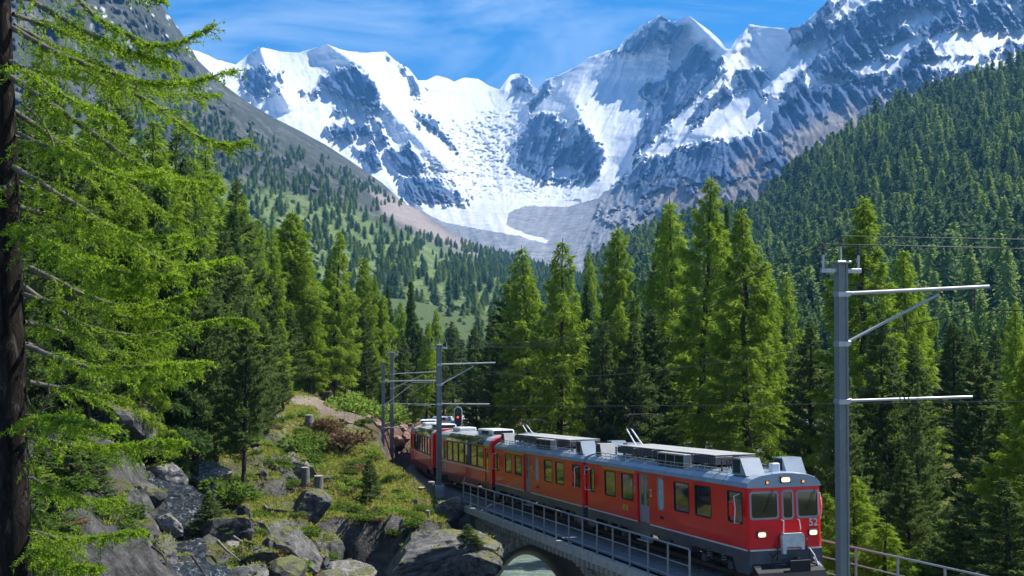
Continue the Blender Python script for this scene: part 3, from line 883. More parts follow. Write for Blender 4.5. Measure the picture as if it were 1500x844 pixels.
def far_conifer(seed, kind='pine', H=15.0):
    """small distant tree: trunk and crown of jagged skirts and sprays in one mesh"""
    rs = np.random.RandomState(seed)
    A = Acc()
    v, f = tube_np([[0, 0, -1.5], [0, 0, H * .5], [0, 0, H * .95]], [.22, .14, .03], 4); A.add(v, f, 0.2, 1)
    if kind == 'pine': n_sk, Rm, pw = 10, .25 * H, 1.9
    else: n_sk, Rm, pw = 11, .23 * H, 1.25
    for k in range(n_sk):
        rel = k / n_sk; z = H * (.10 + .88 * rel)
        r = Rm * ((1 - rel ** pw) + .10) * rs.uniform(.85, 1.12); n = rs.randint(8, 12)
        a = np.arange(2 * n) * np.pi / n + rs.rand() * 6
        rr = r * np.where(np.arange(2 * n) % 2, rs.uniform(.35, .6, 2 * n), rs.uniform(.75, 1.2, 2 * n))
        zz = z - np.where(np.arange(2 * n) % 2, .0, .35) * r * (.8 if kind == 'larch' else .35) + rs.normal(0, .03 * H, 2 * n) * .4
        ring = np.stack([rr * np.cos(a), rr * np.sin(a), zz], -1)
        top = np.array([[rs.normal(0, .02 * H), rs.normal(0, .02 * H), min(H, z + H * 1.15 / n_sk)]])
        i = np.arange(2 * n); f = np.stack([i, (i + 1) % (2 * n), np.full(2 * n, 2 * n), np.full(2 * n, 2 * n)], -1)
        vv = np.concatenate([ring, top]); tri = f[:, :3]
        vq = vv[tri].reshape(-1, 3)
        fq = np.arange(len(vq)).reshape(-1, 3)
        # as quads with a midpoint, so that all faces are four-sided
        m_ = (vq[0::3] + vq[1::3]) / 2 - [0, 0, .03 * r]
        q4 = np.stack([vq[0::3], m_, vq[1::3], vq[2::3]], 1).reshape(-1, 3)
        A.add(q4, np.arange(len(q4)).reshape(-1, 4), np.repeat(rs.uniform(.15, .75, len(m_)), 4))
    n = 340
    rel = rs.rand(n) ** .85; a = rs.rand(n) * 2 * np.pi; r = Rm * ((1 - rel ** pw) + .08) * rs.uniform(.55, 1.15, n)
    p = np.stack([r * np.cos(a), r * np.sin(a), H * (.08 + .9 * rel)], -1)
    d = np.stack([np.cos(a), np.sin(a), np.full(n, .5 if kind == 'pine' else -.1)], -1) + rs.normal(0, .4, (n, 3))
    v, f = kites(p, unit(d), rs.uniform(.5, 1.1, n) * H / 15, rs.uniform(.14, .28, n) * H / 15, rs); A.add(v, f, np.repeat(np.clip(rs.normal(.6, .2, n), 0, 1), 4))
    return A
needle = {'larch': M_LARCH, 'pine': M_PINE, 'spruce': M_SPRUCE}
protos = {}
def proto(kind, seed, near=False, **kw):
    key = (kind, seed, near, tuple(sorted(kw.items())))
    if key not in protos:
        tr, cr = conifer(seed, kind=kind, near=near, n_spray=26000 if near else (5000 if kw.get('bare', 1) <= .02 else 12600), **kw)
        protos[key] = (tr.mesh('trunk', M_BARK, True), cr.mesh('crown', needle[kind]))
    return protos[key]
NAME = {'larch': 'larch_tree', 'pine': 'stone_pine_tree', 'spruce': 'spruce_tree'}
def gz(x, y): return float(ground(np.array([float(x)]), np.array([float(y)]))[0])
tree_spots = []
def plant(kind, px, top, D, label, group=None, seed=None, near=False, w=1.0, base=None, rot=None, gnd=None, **kw):
    """a tree whose tip is seen at (px, top); it stands on the ground at distance D"""
    tip = P(px, top, D)
    z0 = gz(tip[0], D) - 0.15 if base is None else float(P(px, base, D)[2])
    if gnd is not None: z0 = gnd
    H = float(tip[2]) - z0
    if H < .3: H = 2.4
    sd = seed if seed is not None else (len(tree_spots) * 7 % (4 if kind == 'larch' else 3))
    tm, cm = proto(kind, sd, near, **kw)
    o = empty(NAME[kind], (float(tip[0]), D, z0), rot if rot is not None else (len(tree_spots) * 2.399) % 6.28, label, {'larch': 'larch tree', 'pine': 'pine tree', 'spruce': 'spruce tree'}[kind], group)
    _v = len(tree_spots); sxy = w * (H / 18.0) ** 0.85 * (1 + .14 * math.sin(_v * 5.3))
    o.rotation_euler = (.025 * math.sin(_v * 3.1), .025 * math.cos(_v * 4.7), o.rotation_euler.z)
    o.scale = (sxy, sxy, H / 18.0)
    mobj('trunk', tm, o); mobj('crown', cm, o)
    tree_spots.append((float(tip[0]), D))
    return o
# ---- the row behind the train
plant('larch', 1022, 254, 104, 'tallest larch behind the train, its spire rising above the row', seed=0, w=1.0, near=True)
plant('larch', 1092, 298, 92, 'broad bright larch with a long dark bare trunk behind the red front railcar', seed=1, w=1.2, near=True)
plant('larch', 907, 324, 108, 'tall dark larch left of the tallest one, against the grey moraine', seed=2, w=1.05, near=True)
plant('larch', 820, 348, 112, 'dark full larch at the left end of the row behind the train', seed=3, w=1.05)
plant('larch', 778, 360, 118, 'slightly lower larch leftmost of the row with a ragged tip', seed=0, w=1.0)
plant('pine', 745, 405, 122, 'stone pine on the left flank of the row behind the panorama coaches', seed=0, w=.95)
plant('pine', 722, 452, 126, 'low stone pine at the left foot of the row above the signal', seed=1, w=.9)
plant('larch', 866, 362, 170, 'slim pale larch seen in the gap between two darker larches', seed=1, w=.7)
plant('pine', 873, 468, 98, 'grey green stone pine with upright tufts in front of the row', seed=1, w=1.05)
plant('pine', 925, 470, 96, 'very dark stone pine in the shade at the middle of the row', seed=2, w=1.0)
plant('pine', 952, 452, 100, 'dark pointed stone pine just left of the tallest larch', seed=0, w=1.0)
plant('pine', 965, 318, 165, 'blackish conifer whose top shows left of the tallest larch', seed=1, w=.7)
plant('larch', 985, 290, 112, 'leaning larch crowding the left side of the tallest one', seed=2, w=.9)
plant('larch', 1055, 330, 118, 'larch half hidden between the tallest and the broad bright one', seed=3, w=1.0)
plant('spruce', 1065, 296, 175, 'distant dark spruce tip between the two highest larches', seed=0, w=.7)
plant('larch', 1125, 380, 100, 'airy larch to the right of the broad bright one', seed=0, w=.9)
plant('pine', 1185, 470, 84, 'bushy stone pine left of the concrete mast in front of the wood', seed=0, w=1.1)
plant('larch', 1150, 400, 130, 'pale larch behind the bushy pine left of the mast', seed=2, w=.8)
plant('larch', 1264, 280, 80, 'tall bright larch rising directly behind the near mast', seed=1, w=1.0, near=True)
plant('larch', 1322, 360, 86, 'rounded yellow green larch right of the mast top', seed=3, w=.95)
plant('pine', 1292, 452, 72, 'large dark stone pine standing low beside the mast bracket', seed=1, w=1.1)
plant('pine', 1235, 520, 66, 'dark stone pine hidden mostly by the mast shaft', seed=2, w=1.0)
plant('pine', 1340, 500, 74, 'stone pine left of the sunny clearing', seed=0, w=1.0)
plant('larch', 1345, 420, 100, 'soft green larch behind the stay of the mast', seed=0, w=.9)
plant('pine', 1400, 470, 96, 'stone pine above the sunny clearing', seed=2, w=1.0)
plant('pine', 1438, 500, 70, 'dark stone pine right of the sunny clearing', seed=0, w=1.15)
plant('pine', 1345, 560, 62, 'low thick stone pine behind the right railing', seed=1, w=.8, gnd=-13.5)
plant('larch', 1486, 440, 84, 'larch by the right edge in the second row', seed=1, w=.9)
plant('larch', 1500, 505, 46, 'bright larch cut by the right edge of the photo', seed=2, w=1.25, near=True)
plant('pine', 1462, 590, 50, 'shaded stone pine under the bright larch at the right edge', seed=0, w=1.25)
plant('larch', 1251, 692, 47, 'young bright larch growing right behind the near mast beside the train front', seed=3, w=1.35, gnd=-12.5)
plant('larch', 1292, 762, 45, 'smallest young larch by the right railing', seed=0, w=1.5, gnd=-12.5)
plant('larch', 1213, 722, 50, 'young bright larch touching the right mirror of the railcar', seed=1, w=1.2, gnd=-13.0)
plant('pine', 1330, 660, 52, 'young stone pine behind the bend of the right railing', seed=1, w=1.2)
plant('pine', 1415, 740, 44, 'bushy little stone pine leaning over the right railing', seed=2, w=1.7, gnd=-12.5)
plant('pine', 1480, 700, 40, 'blue green stone pine at the lower right corner', seed=0, w=1.4, gnd=-11)
# ---- left of the line, behind the mound
L_ = [
 ('larch', 421, 308, 122, 'larch with a long bare pale trunk above the sandy path', 1.0, dict(seed=4, bare=.46)),
 ('larch', 491, 336, 128, 'tall narrow larch right of the bare trunked one', .85, dict(seed=1)),
 ('larch', 527, 374, 140, 'green larch behind the bushes at the path end', .9, dict(seed=2)),
 ('larch', 548, 404, 150, 'shorter larch above the first line mast', .85, dict(seed=3)),
 ('spruce', 574, 416, 168, 'slim larch like spruce behind the mast pair', .85, dict(seed=0)),
 ('spruce', 607, 408, 165, 'dark spruce standing free against the green valley', .9, dict(seed=1)),
 ('larch', 640, 452, 190, 'hazy larch right of the free standing spruce', .8, dict(seed=1)),
 ('pine', 664, 470, 180, 'dark pine in the hollow over the panorama coaches', .9, dict(seed=1)),
 ('pine', 692, 476, 170, 'second dark pine in the hollow over the panorama coaches', .9, dict(seed=2)),
 ('larch', 625, 470, 150, 'low larch crossed by the catenary arms', .9, dict(seed=0)),
 ('pine', 590, 490, 135, 'shaded pine behind the catenary arms', 1.0, dict(seed=0)),
 ('pine', 650, 520, 135, 'shaded pine behind the tall mast beside the coaches', 1.0, dict(seed=2)),
 ('pine', 700, 520, 128, 'shaded pine behind the red signal', 1.0, dict(seed=0)),
 ('larch', 455, 372, 124, 'pale larch between the bare trunked larch and the narrow one', .8, dict(seed=0)),
 ('pine', 470, 440, 134, 'pine at the wood edge above the sandy path', .95, dict(seed=1)),
 ('larch', 398, 330, 116, 'larch left of the bare trunked one', .9, dict(seed=2)),
 ('pine', 388, 400, 106, 'grey green pine at the wood edge above the tree stump', .9, dict(seed=0)),
 ('larch', 374, 318, 110, 'yellowish larch on the outer edge of the left wood', .95, dict(seed=3)),
 ('larch', 352, 282, 98, 'larch on the slanting outline of the left wood', .95, dict(seed=1)),
 ('pine', 344, 262, 90, 'stone pine on the slanting outline of the left wood', .9, dict(seed=2)),
 ('larch', 318, 214, 84, 'high larch where the left wood meets the mountain', 1.0, dict(seed=0)),
 ('larch', 290, 225, 76, 'thick larch inside the left wood', 1.0, dict(seed=2)),
 ('pine', 262, 190, 70, 'tall dark pine inside the left wood', 1.0, dict(seed=1)),
 ('spruce', 438, 372, 138, 'dark spruce crowding between the bare trunked larch and its neighbours', .95, dict(seed=1)),
 ('larch', 412, 352, 132, 'green larch filling the gap left of the bare trunked larch', .95, dict(seed=0)),
 ('pine', 508, 410, 136, 'dark pine between two larches above the alder bushes', .95, dict(seed=0)),
 ('spruce', 476, 392, 140, 'shaded spruce just left of the tall narrow larch', .95, dict(seed=2)),
 ('larch', 558, 430, 150, 'light larch left of the slim spruce behind the masts', .95, dict(seed=2)),
 ('pine', 536, 450, 132, 'dark pine rising over the alder bushes', .95, dict(seed=1)),
 ('larch', 590, 440, 178, 'soft green larch between slim spruce and free standing spruce', .95, dict(seed=1)),
 ('pine', 618, 480, 160, 'dark pine low in front of the free standing spruce', .95, dict(seed=1)),
 ('larch', 448, 420, 126, 'bright larch at the wood edge above the sandy path', .95, dict(seed=3)),
 ('pine', 425, 450, 115, 'dark pine hiding the foot of the bare trunked larch', .95, dict(seed=2)),
]
for kd, x, y, D_, lab, ww, kw in L_:
    plant(kd, x, y, D_, lab, w=ww, **kw)
for i, (kd, x, y, D_) in enumerate([('larch', 225, 170, 66), ('pine', 180, 150, 60), ('larch', 140, 95, 58), ('pine', 105, 140, 52), ('larch', 60, 60, 55), ('pine', 20, 150, 48), ('larch', -30, 80, 52), ('pine', 240, 330, 74), ('pine', 300, 360, 82), ('larch', 205, 300, 58), ('pine', 160, 330, 66), ('pine', 80, 320, 60), ('larch', 345, 400, 100), ('larch', 410, 470, 112), ('pine', 365, 430, 92), ('pine', 330, 420, 88), ('larch', -90, 60, 46), ('pine', -140, 160, 50), ('pine', 130, 420, 54), ('pine', 275, 450, 72),
  ('pine', 338, 335, 74), ('pine', 318, 420, 67), ('pine', 288, 330, 63), ('pine', 262, 400, 66), ('spruce', 236, 260, 61), ('pine', 205, 380, 64), ('larch', 250, 250, 68), ('pine', 172, 420, 62), ('spruce', 95, 250, 57), ('pine', 45, 300, 52), ('pine', 380, 470, 84), ('spruce', 330, 300, 82), ('pine', 350, 520, 74), ('pine', 300, 520, 70), ('pine', 230, 500, 68), ('pine', 398, 500, 96), ('pine', 415, 520, 104), ('larch', 130, 200, 66), ('spruce', 0, 220, 60), ('pine', 150, 480, 60)]):
    plant(kd, x, y, D_, 'green conifer crowded in the dark wood on the left bank', group='conifers of the wood on the left bank')
plant('pine', 356, 440, 64, 'slender pine with tiered branches standing on the rocks left of the grassy mound', seed=3, w=.75, base=735, bare=.2)
plant('pine', 575, 540, 128, 'little pine at the foot of the mast pair', seed=2, w=.9)
plant('pine', 311, 722, 53, 'bushy dwarf pine growing on the rock by the stream', seed=1, w=2.1, base=808, bare=.02)
plant('pine', 543, 673, 75, 'small dark pine leaning alone on the grassy mound', seed=2, w=1.35, base=746, bare=.02)
plant('pine', 686, 768, 56.5, 'larger of two dwarf pines on the big boulder', seed=0, w=1.9, base=800, bare=.02)
plant('pine', 699, 784, 56.2, 'smaller of two dwarf pines on the big boulder', seed=1, w=1.9, base=803, bare=.02)
plant('pine', 490, 628, 100, 'tiny pine beside the pale rock slab of the path', seed=1, w=1.6, base=656, bare=.02)

# ---- fill of the wood behind the train and beyond
rs = np.random.RandomState(11)
cnt = 0
for i in range(900):
    D_ = rs.uniform(95, 330); px_ = rs.uniform(560, 1560)
    X = (px_ - 750) / FPX * D_
    dt, s_, sd_ = track_near(np.array([X]), np.array([D_]))
    if dt[0] < 9: continue
    if any((X - a) ** 2 + (D_ - b_) ** 2 < (5.2 + D_ / 60) ** 2 for a, b_ in tree_spots): continue
    if d_line(np.array([X]), np.array([D_]), RIVER)[0] < 9: continue
    if abs(px_ - 1388) < 32 and D_ < 125: continue
    lim = np.interp(px_, [560, 600, 640, 720, 760, 1100, 1130, 1200, 1560], [520, 508, 500, 505, 400, 400, 450, 470, 470])
    kd = rs.choice(['larch', 'pine', 'pine', 'spruce'])
    z0 = gz(X, D_); H = rs.uniform(12, 20)
    _, top = to_px(X, D_, z0 + H)
    if top < lim: H = float(P(px_, lim + rs.uniform(0, 15), D_)[2]) - z0
    if H < 5: continue
    _, top = to_px(X, D_, z0 + H)
    plant(kd, px_, float(top), D_, 'shaded conifer in the dense wood beyond the railway', group='conifers of the wood beyond the railway')
    cnt += 1
    if cnt > 105: break

# ---- distant trees
far_protos = {}
for kd, n in (('pine', 3), ('larch', 3)):
    far_protos[kd] = [far_conifer(50 + 7 * k, kd).mesh('distant_' + kd + '_tree', [M_FARPINE if kd == 'pine' else M_FARLARCH, M_BARK]) for k in range(n)]
def sample_sheet(sheet, depthf, n, dens, seed, ymin_off=2):
    r = np.random.RandomState(seed)
    px_ = r.uniform(sheet.x0, min(sheet.x1, 1620), n); top = sheet.top(px_)
    py_ = top + ymin_off + r.rand(n) * (sheet.ybot - top)
    ok = (r.rand(n) < dens(px_, py_)) & (px_ > -60)
    px_, py_ = px_[ok], py_[ok]; D_ = depthf(px_, py_)
    return px_, py_, D_, P(px_, py_, D_)
def thin(pts, dmin):
    keep = []; cell = {}
    for i, p in enumerate(pts):
        k = (int(p[0] // dmin), int(p[1] // dmin))
        c = False
        for a in (-1, 0, 1):
            for b_ in (-1, 0, 1):
                for j in cell.get((k[0] + a, k[1] + b_), ()):
                    if (pts[j][0] - p[0]) ** 2 + (pts[j][1] - p[1]) ** 2 < dmin * dmin: c = True
        if not c: keep.append(i); cell.setdefault(k, []).append(i)
    return np.array(keep)
def scatter(name, pts, size, protos_, kindidx, rot):
    """one object whose geometry nodes stand a distant tree on every point"""
    me = bpy.data.meshes.new(name); me.vertices.add(len(pts)); me.vertices.foreach_set('co', np.asarray(pts, np.float32).ravel())
    vattr(me, 'size', size); vattr(me, 'turn', rot)
    a = me.attributes.new('sort', 'INT', 'POINT'); a.data.foreach_set('value', np.asarray(kindidx, np.int32))
    o = mobj(name, me)
    ng = bpy.data.node_groups.new(name, 'GeometryNodeTree')
    ng.interface.new_socket('Geometry', in_out='INPUT', socket_type='NodeSocketGeometry')
    ng.interface.new_socket('Geometry', in_out='OUTPUT', socket_type='NodeSocketGeometry')
    N = ng.nodes; gi = N.new('NodeGroupInput'); go = N.new('NodeGroupOutput'); jo = N.new('GeometryNodeJoinGeometry')
    def na(nm, ty):
        n = N.new('GeometryNodeInputNamedAttribute'); n.data_type = ty; n.inputs[0].default_value = nm; return n.outputs[0]
    srt = na('sort', 'INT'); sz = na('size', 'FLOAT'); tn_ = na('turn', 'FLOAT')
    cx = N.new('ShaderNodeCombineXYZ'); ng.links.new(tn_, cx.inputs[2])
    for k, po in enumerate(protos_):
        oi = N.new('GeometryNodeObjectInfo'); oi.inputs[0].default_value = po; oi.transform_space = 'ORIGINAL'
        cmp_ = N.new('FunctionNodeCompare'); cmp_.data_type = 'INT'; cmp_.operation = 'EQUAL'; cmp_.inputs[3].default_value = k
        ng.links.new(srt, cmp_.inputs[2])
        ip = N.new('GeometryNodeInstanceOnPoints')
        ng.links.new(gi.outputs[0], ip.inputs['Points']); ng.links.new(cmp_.outputs[0], ip.inputs['Selection'])
        ng.links.new(oi.outputs['Geometry'], ip.inputs['Instance']); ng.links.new(cx.outputs[0], ip.inputs['Rotation'])
        ng.links.new(sz, ip.inputs['Scale']); ng.links.new(ip.outputs[0], jo.inputs[0])
    ng.links.new(jo.outputs[0], go.inputs[0])
    md = o.modifiers.new('scatter', 'NODES'); md.node_group = ng
    return tag(o, kind='stuff')
def clear(cx, cy, rx, ry): return lambda x, y: np.exp(-(((x - cx) / rx) ** 2 + ((y - cy) / ry) ** 2) * 1.5)
px_, py_, D_, pt = sample_sheet(hill, hill_depth, 90000, lambda x, y: 1 - .95 * np.maximum.reduce([clear(*c)(x, y) for c in [(1286, 287, 14, 6), (1337, 318, 10, 7), (1372, 412, 12, 6), (1230, 270, 10, 6)]]), 3)
_ok = D_ > 400; px_, py_, D_, pt = px_[_ok], py_[_ok], D_[_ok], pt[_ok]
keep = thin(pt, 9.6); px_, py_, D_, pt = px_[keep], py_[keep], D_[keep], pt[keep]
r_ = np.random.RandomState(4)
H_ = r_.uniform(12, 28, len(pt)) * (1 + .25 * fbm(pt * .012, 2))
mixn = fbm(xyz(px_, py_) / 60, 3)
isl = (mixn + r_.normal(0, .25, len(pt))) > 0.12
vis = np.argsort(-(H_ / D_) * (px_ < 1510) * (py_ < 520))
hero = vis[:160]
first = []
for c, i in enumerate(hero):
    kd = 'larch' if isl[i] else 'pine'; k = i % 3
    ob = mobj('distant_' + kd + '_tree', far_protos[kd][k])
    ob.location = pt[i]; s0 = H_[i] / 15; ob.scale = (s0, s0, s0); ob.rotation_euler = (0, 0, r_.rand() * 6.28)
    tag(ob, 'light green larch in the forest on the right hillside' if kd == 'larch' else 'dark blue green pine in the forest on the right hillside', kd + ' tree', kd + ' trees on the right hillside')
    if not any(f_[0] == (kd, k) for f_ in first): first.append(((kd, k), ob))
pr = [ob for _, ob in sorted(first, key=lambda q_: q_[0])]
pk = [key for key, _ in sorted(first, key=lambda q_: q_[0])]
rest = vis[160:]
def sorts(isl_, rr): return np.array([pk.index(('larch' if a else 'pine', int(b_))) for a, b_ in zip(isl_, rr)])
scatter('hillside_forest', pt[rest], H_[rest] / 15, pr, sorts(isl[rest], rest % 3), r_.rand(len(rest)) * 6.28)
# left valley side: dense dark patches high up, scattered trees below
def dens_l(x, y):
    up = np.interp(x, [280, 380, 460, 520, 600, 660, 760, 900], [150, 196, 222, 250, 300, 345, 380, 420])      # highest trees
    lo = np.interp(x, [280, 380, 460, 520, 560, 600, 640, 760, 900], [275, 280, 290, 300, 305, 345, 362, 385, 420])
    n = fbm(xyz(x, y) / 26 + 4, 4); n2_ = fbm(xyz(x, y) / 50 + 40, 3)
    a = sstep(0, 22, y - up + 12 * n) * (y < lo) * sstep(-.2, .12, n)
    a = a * (1 - sstep(0, 6, in_poly(x, y, [(560, 296), (600, 300), (700, 370), (770, 384), (650, 362), (600, 345), (540, 310)])))
    bt = (y >= lo) * (.05 + .40 * sstep(.02, .3, n2_ + .25 * n))
    bt = np.where((x > 560) & (y > 375), np.maximum(bt, .6 * sstep(-.1, .15, n2_ + .3 * sstep(600, 740, x))), bt)
    bt = bt * (1 - .92 * np.maximum(sstep(-4, 6, in_poly(x, y, [(590, 420), (735, 408), (745, 450), (690, 480), (590, 470)])), .0))
    return np.where((x < 200) | (y < up - 14), a * 0, a + bt)
px_, py_, D_, pt = sample_sheet(spur, lambda a, b_: spur.depth(a, b_) * (1 - 0.06 * fbm(xyz(a, b_) / 100 * 3.2, 6, gain=.58, ridged=True) * np.clip((b_ - spur.top(a)) / 25, 0, 1)) * (1 + 0.03 * fbm(xyz(a, b_) / 100 * 1.1 + 5, 4) * np.clip((b_ - spur.top(a)) / 25, 0, 1)), 60000, dens_l, 5)
keep = thin(pt, 9.5); pt, px_, py_, D_ = pt[keep], px_[keep], py_[keep], D_[keep]
isl = r_.rand(len(pt)) < .35; H_ = r_.uniform(8, 17, len(pt)) * np.where(py_ < 300, .85, 1.0)
scatter('valley_forest', pt, H_ / 15, pr, sorts(isl, r_.randint(0, 3, len(pt))), r_.rand(len(pt)) * 6.28)
# forest on the valley floor between the near wood and the far slopes
r2 = np.random.RandomState(9)
yy = r2.uniform(240, 1000, 9000); xx = (r2.uniform(250, 1560, 9000) - 750) / FPX * yy
pp = np.stack([xx, yy, ground(xx, yy)], -1)
bx, _b = to_px(xx, yy, pp[:, 2])
ok = (fbm(pp * .01, 3) > -.25) & ~((bx > 600) & (bx < 770) & (yy > 480) & (fbm(pp * .02 + 3, 3) < .22))
pp = pp[ok]; keep = thin(pp, 6.5); pp = pp[keep]
hh = r2.uniform(9, 15, len(pp))
bx, bt_ = to_px(pp[:, 0], pp[:, 1], pp[:, 2] + hh)
ok = bt_ > np.interp(bx, [250, 560, 620, 700, 760, 1100, 1560], [330, 440, 472, 478, 430, 420, 420])
pp = pp[ok]; hh = hh[ok]
scatter('valley_floor_forest', pp, hh / 15, pr, sorts(r2.rand(len(pp)) < .4, r2.randint(0, 3, len(pp))), r2.rand(len(pp)) * 6.28)
print('far trees', len(rest), len(pt), len(pp), 'near', len(tree_spots))

# ================================================================== RAILWAY, BRIDGE
m_conc = simple('weathered_concrete', (.47, .46, .43), .85, var=.22, scale=2.2, bumps=.4)
m_steel = simple('galvanised_steel', (.42, .43, .44), .42, metal=.55, var=.12, scale=5)
m_rail = simple('rail_steel', (.20, .15, .12), .45, metal=.8, var=.3, scale=6)
m_sleeper = simple('sleeper_wood', (.10, .08, .065), .9, var=.35, scale=4)
m_black = simple('black_rubber', (.02, .02, .022), .6, var=.2)
def tframe(s, off=0.0, dz=0.0):
    """matrix at s metres along the track: x towards the viewer's end of the line, y to the right of it, z up"""
    x, y, z, dx, dy = [float(v) for v in track(s)]
    d = Vector((-dx, -dy, GR)).normalized()                 # forwards (uphill, towards the camera)
    side = Vector((d.y, -d.x, 0)).normalized()              # local -Y: side seen from the camera
    left = -side; up = d.cross(left).normalized()
    M = Matrix.Identity(4)
    for i in range(3): M[i][0] = d[i]; M[i][1] = left[i]; M[i][2] = up[i]
    o = Vector((x, y, z)) + left * off + up * dz
    for i in range(3): M[i][3] = o[i]
    return M
def T(s, off, dz): return tframe(s, off, dz).translation.copy()

tk = empty('railway_track', T(20, 0, 0), 0, 'single metre gauge track crossing the stone bridge and curving away under the train', 'railway track')
tkI = tk.matrix_basis.inverted()
ss = np.arange(-28, 128, 2.0)
for g in (-.5, .5):
    A = Acc(); pr_ = []
    for s_ in ss:
        M = tframe(s_, g, 0)
        pr_.append([M @ Vector((0, a, b)) for a, b in ((-.035, -.13), (.035, -.13), (.035, 0), (-.035, 0))])
    v = np.array([[tuple(q) for q in r_] for r_ in pr_]).reshape(-1, 3) - np.array(tk.location)
    k = len(ss); i = np.arange(k - 1)[:, None] * 4 + np.arange(4)[None]; j = np.arange(k - 1)[:, None] * 4 + (np.arange(4) + 1)[None] % 4
    mobj('rail', new_mesh('rail', v, np.stack([i, j, j + 4, i + 4], -1).reshape(-1, 4), m_rail), tk)
mb = MB(); mb.bbox(-.12, .12, -.95, .95, -.28, -.135, .015); me_sl = mb.mesh('sleeper', m_sleeper)
for s_ in np.arange(-26, 126, .68):
    o = mobj('sleeper', me_sl, tk); M = tframe(s_); M.translation = M.translation - Vector(tk.location); o.matrix_local = M
# ballast bed
m, t, b, o = nmat('ballast_stones')
f = noise_node(t, 11, 5, 0.8)
t.links.new(ramp(t, f, [(0.32, (.05, .047, .045)), (0.5, (.17, .165, .16)), (0.68, (.34, .33, .32))]), b.inputs['Base Color'])
b.inputs['Roughness'].default_value = .95; bump(t, b, f, 1.0, .12)
ss = np.arange(-30, 130, .5); prof = [(-2.25, -.62), (-1.45, -.2), (-.9, -.19), (0, -.19), (.9, -.19), (1.45, -.2), (2.25, -.62)]
pts = np.array([[tuple(tframe(s_) @ Vector((0, a, b_ ))) for a, b_ in prof] for s_ in ss])
pts[..., 2] += .03 * gnoise(pts * 3)
tag(mobj('ballast_bed', new_mesh('ballast_bed', pts, grid_faces(*pts.shape[:2]), m, smooth=False)), kind='structure')

# ---- the stone viaduct
S0, S1 = -14.0, 32.5                     # along the track; the span opens in the middle
br = empty('stone_bridge', T(S1, 0, -1), 0, 'grey rubble stone railway bridge with one round arch over the river gorge', 'bridge')
bo = Vector(br.location)
def BM(s, off=0.0, dz=0.0):
    M = tframe(s, off, dz)
    # level across, plumb faces: local z stays vertical
    d = Vector((M[0][0], M[1][0], 0)).normalized(); left = Vector((-d.y, d.x, 0))
    W = Matrix.Identity(4)
    for i in range(3): W[i][0] = d[i]; W[i][1] = left[i]; W[i][2] = (0, 0, 1)[i]
    x, y, z, _, _ = [float(v) for v in track(s)]
    p = Vector((x, y, z)) + left * off + Vector((0, 0, dz)) - bo
    for i in range(3): W[i][3] = p[i]
    return W
m_stone = []
for k, c in enumerate([(.42, .38, .31), (.52, .47, .38), (.31, .285, .24), (.46, .42, .37)]):
    mm, t, b, o = nmat('rubble_stone'); f = noise_node(t, 3.2, 7, .68); f2 = noise_node(t, 1.1, 4, .6)
    cc = ramp(t, f, [(0.3, [q * .6 for q in c]), (0.7, [q * 1.35 for q in c])])
    cc = mixc(t, mrange(t, f2, .55, .68, 0, .55), cc, (.10, .10, .05))
    t.links.new(cc, b.inputs['Base Color']); b.inputs['Roughness'].default_value = .92; b.inputs['Specular IOR Level'].default_value = .2
    bump(t, b, f, .8, .06); m_stone.append(mm)
m_mortar = simple('lime_mortar', (.27, .255, .225), .95, var=.3, scale=4, bumps=.5)
HWALL = 2.25                              # half width of the masonry
ARC_S, ARC_R, RING = 20.4, 12.4, 0.42
ARC_Z = -11.62 - ARC_R                    # world z of the arch centre
def zrail(s): return -8.6 - GR * s
def arch_top(s):
    d = abs(s - ARC_S)
    return ARC_Z + math.sqrt(max(ARC_R ** 2 - d * d, 0)) if d < ARC_R else -99
# masonry body: faces pierced by a skewed vault that follows the river under the track
NEAR = (17.0, 15.5, 26.0, -10.62)          # crown s, half span, radius, crown z on the near face
FARF = (36.2, 11.0, 17.0, -14.8)           # the same on the far face
SE = 48.0
def rim(s, q):
    d = abs(s - q[0])
    if d >= q[1]: return None
    r = q[2] if s > q[0] or q is not NEAR else 15.6          # tighter curve towards the viewer
    return q[3] - r + math.sqrt(r * r - d * d)
def wpt(s_, off, z):
    c = BM(s_, off) @ Vector((0, 0, 0)); return Vector((c.x, c.y, z - bo.z))
core = MB()
for off, q in ((-HWALL + .06, NEAR), (HWALL - .06, FARF)):
    sv = sorted(set(list(np.linspace(S0, SE, 60)) + list(q[0] + q[1] * np.linspace(-1, 1, 50)) + [q[0] - q[1] - 1e-3, q[0] + q[1] + 1e-3]))
    for s0_, s1_ in zip(sv[:-1], sv[1:]):
        mid = (s0_ + s1_) / 2; r0_ = rim(mid, q)
        za = -27 if r0_ is None else (rim(s0_, q) or rim(mid, q)); zb_ = -27 if r0_ is None else (rim(s1_, q) or rim(mid, q))
        core.add([wpt(s0_, off, zrail(s0_) - .62), wpt(s1_, off, zrail(s1_) - .62), wpt(s1_, off, zb_), wpt(s0_, off, za)], [(0, 1, 2, 3)])
sv = np.linspace(S0, SE, 30)
for s0_, s1_ in zip(sv[:-1], sv[1:]):
    core.add([wpt(s0_, -HWALL + .06, zrail(s0_) - .62), wpt(s1_, -HWALL + .06, zrail(s1_) - .62), wpt(s1_, HWALL - .06, zrail(s1_) - .62), wpt(s0_, HWALL - .06, zrail(s0_) - .62)], [(0, 1, 2, 3)])
core.build('masonry_core', m_mortar, br)
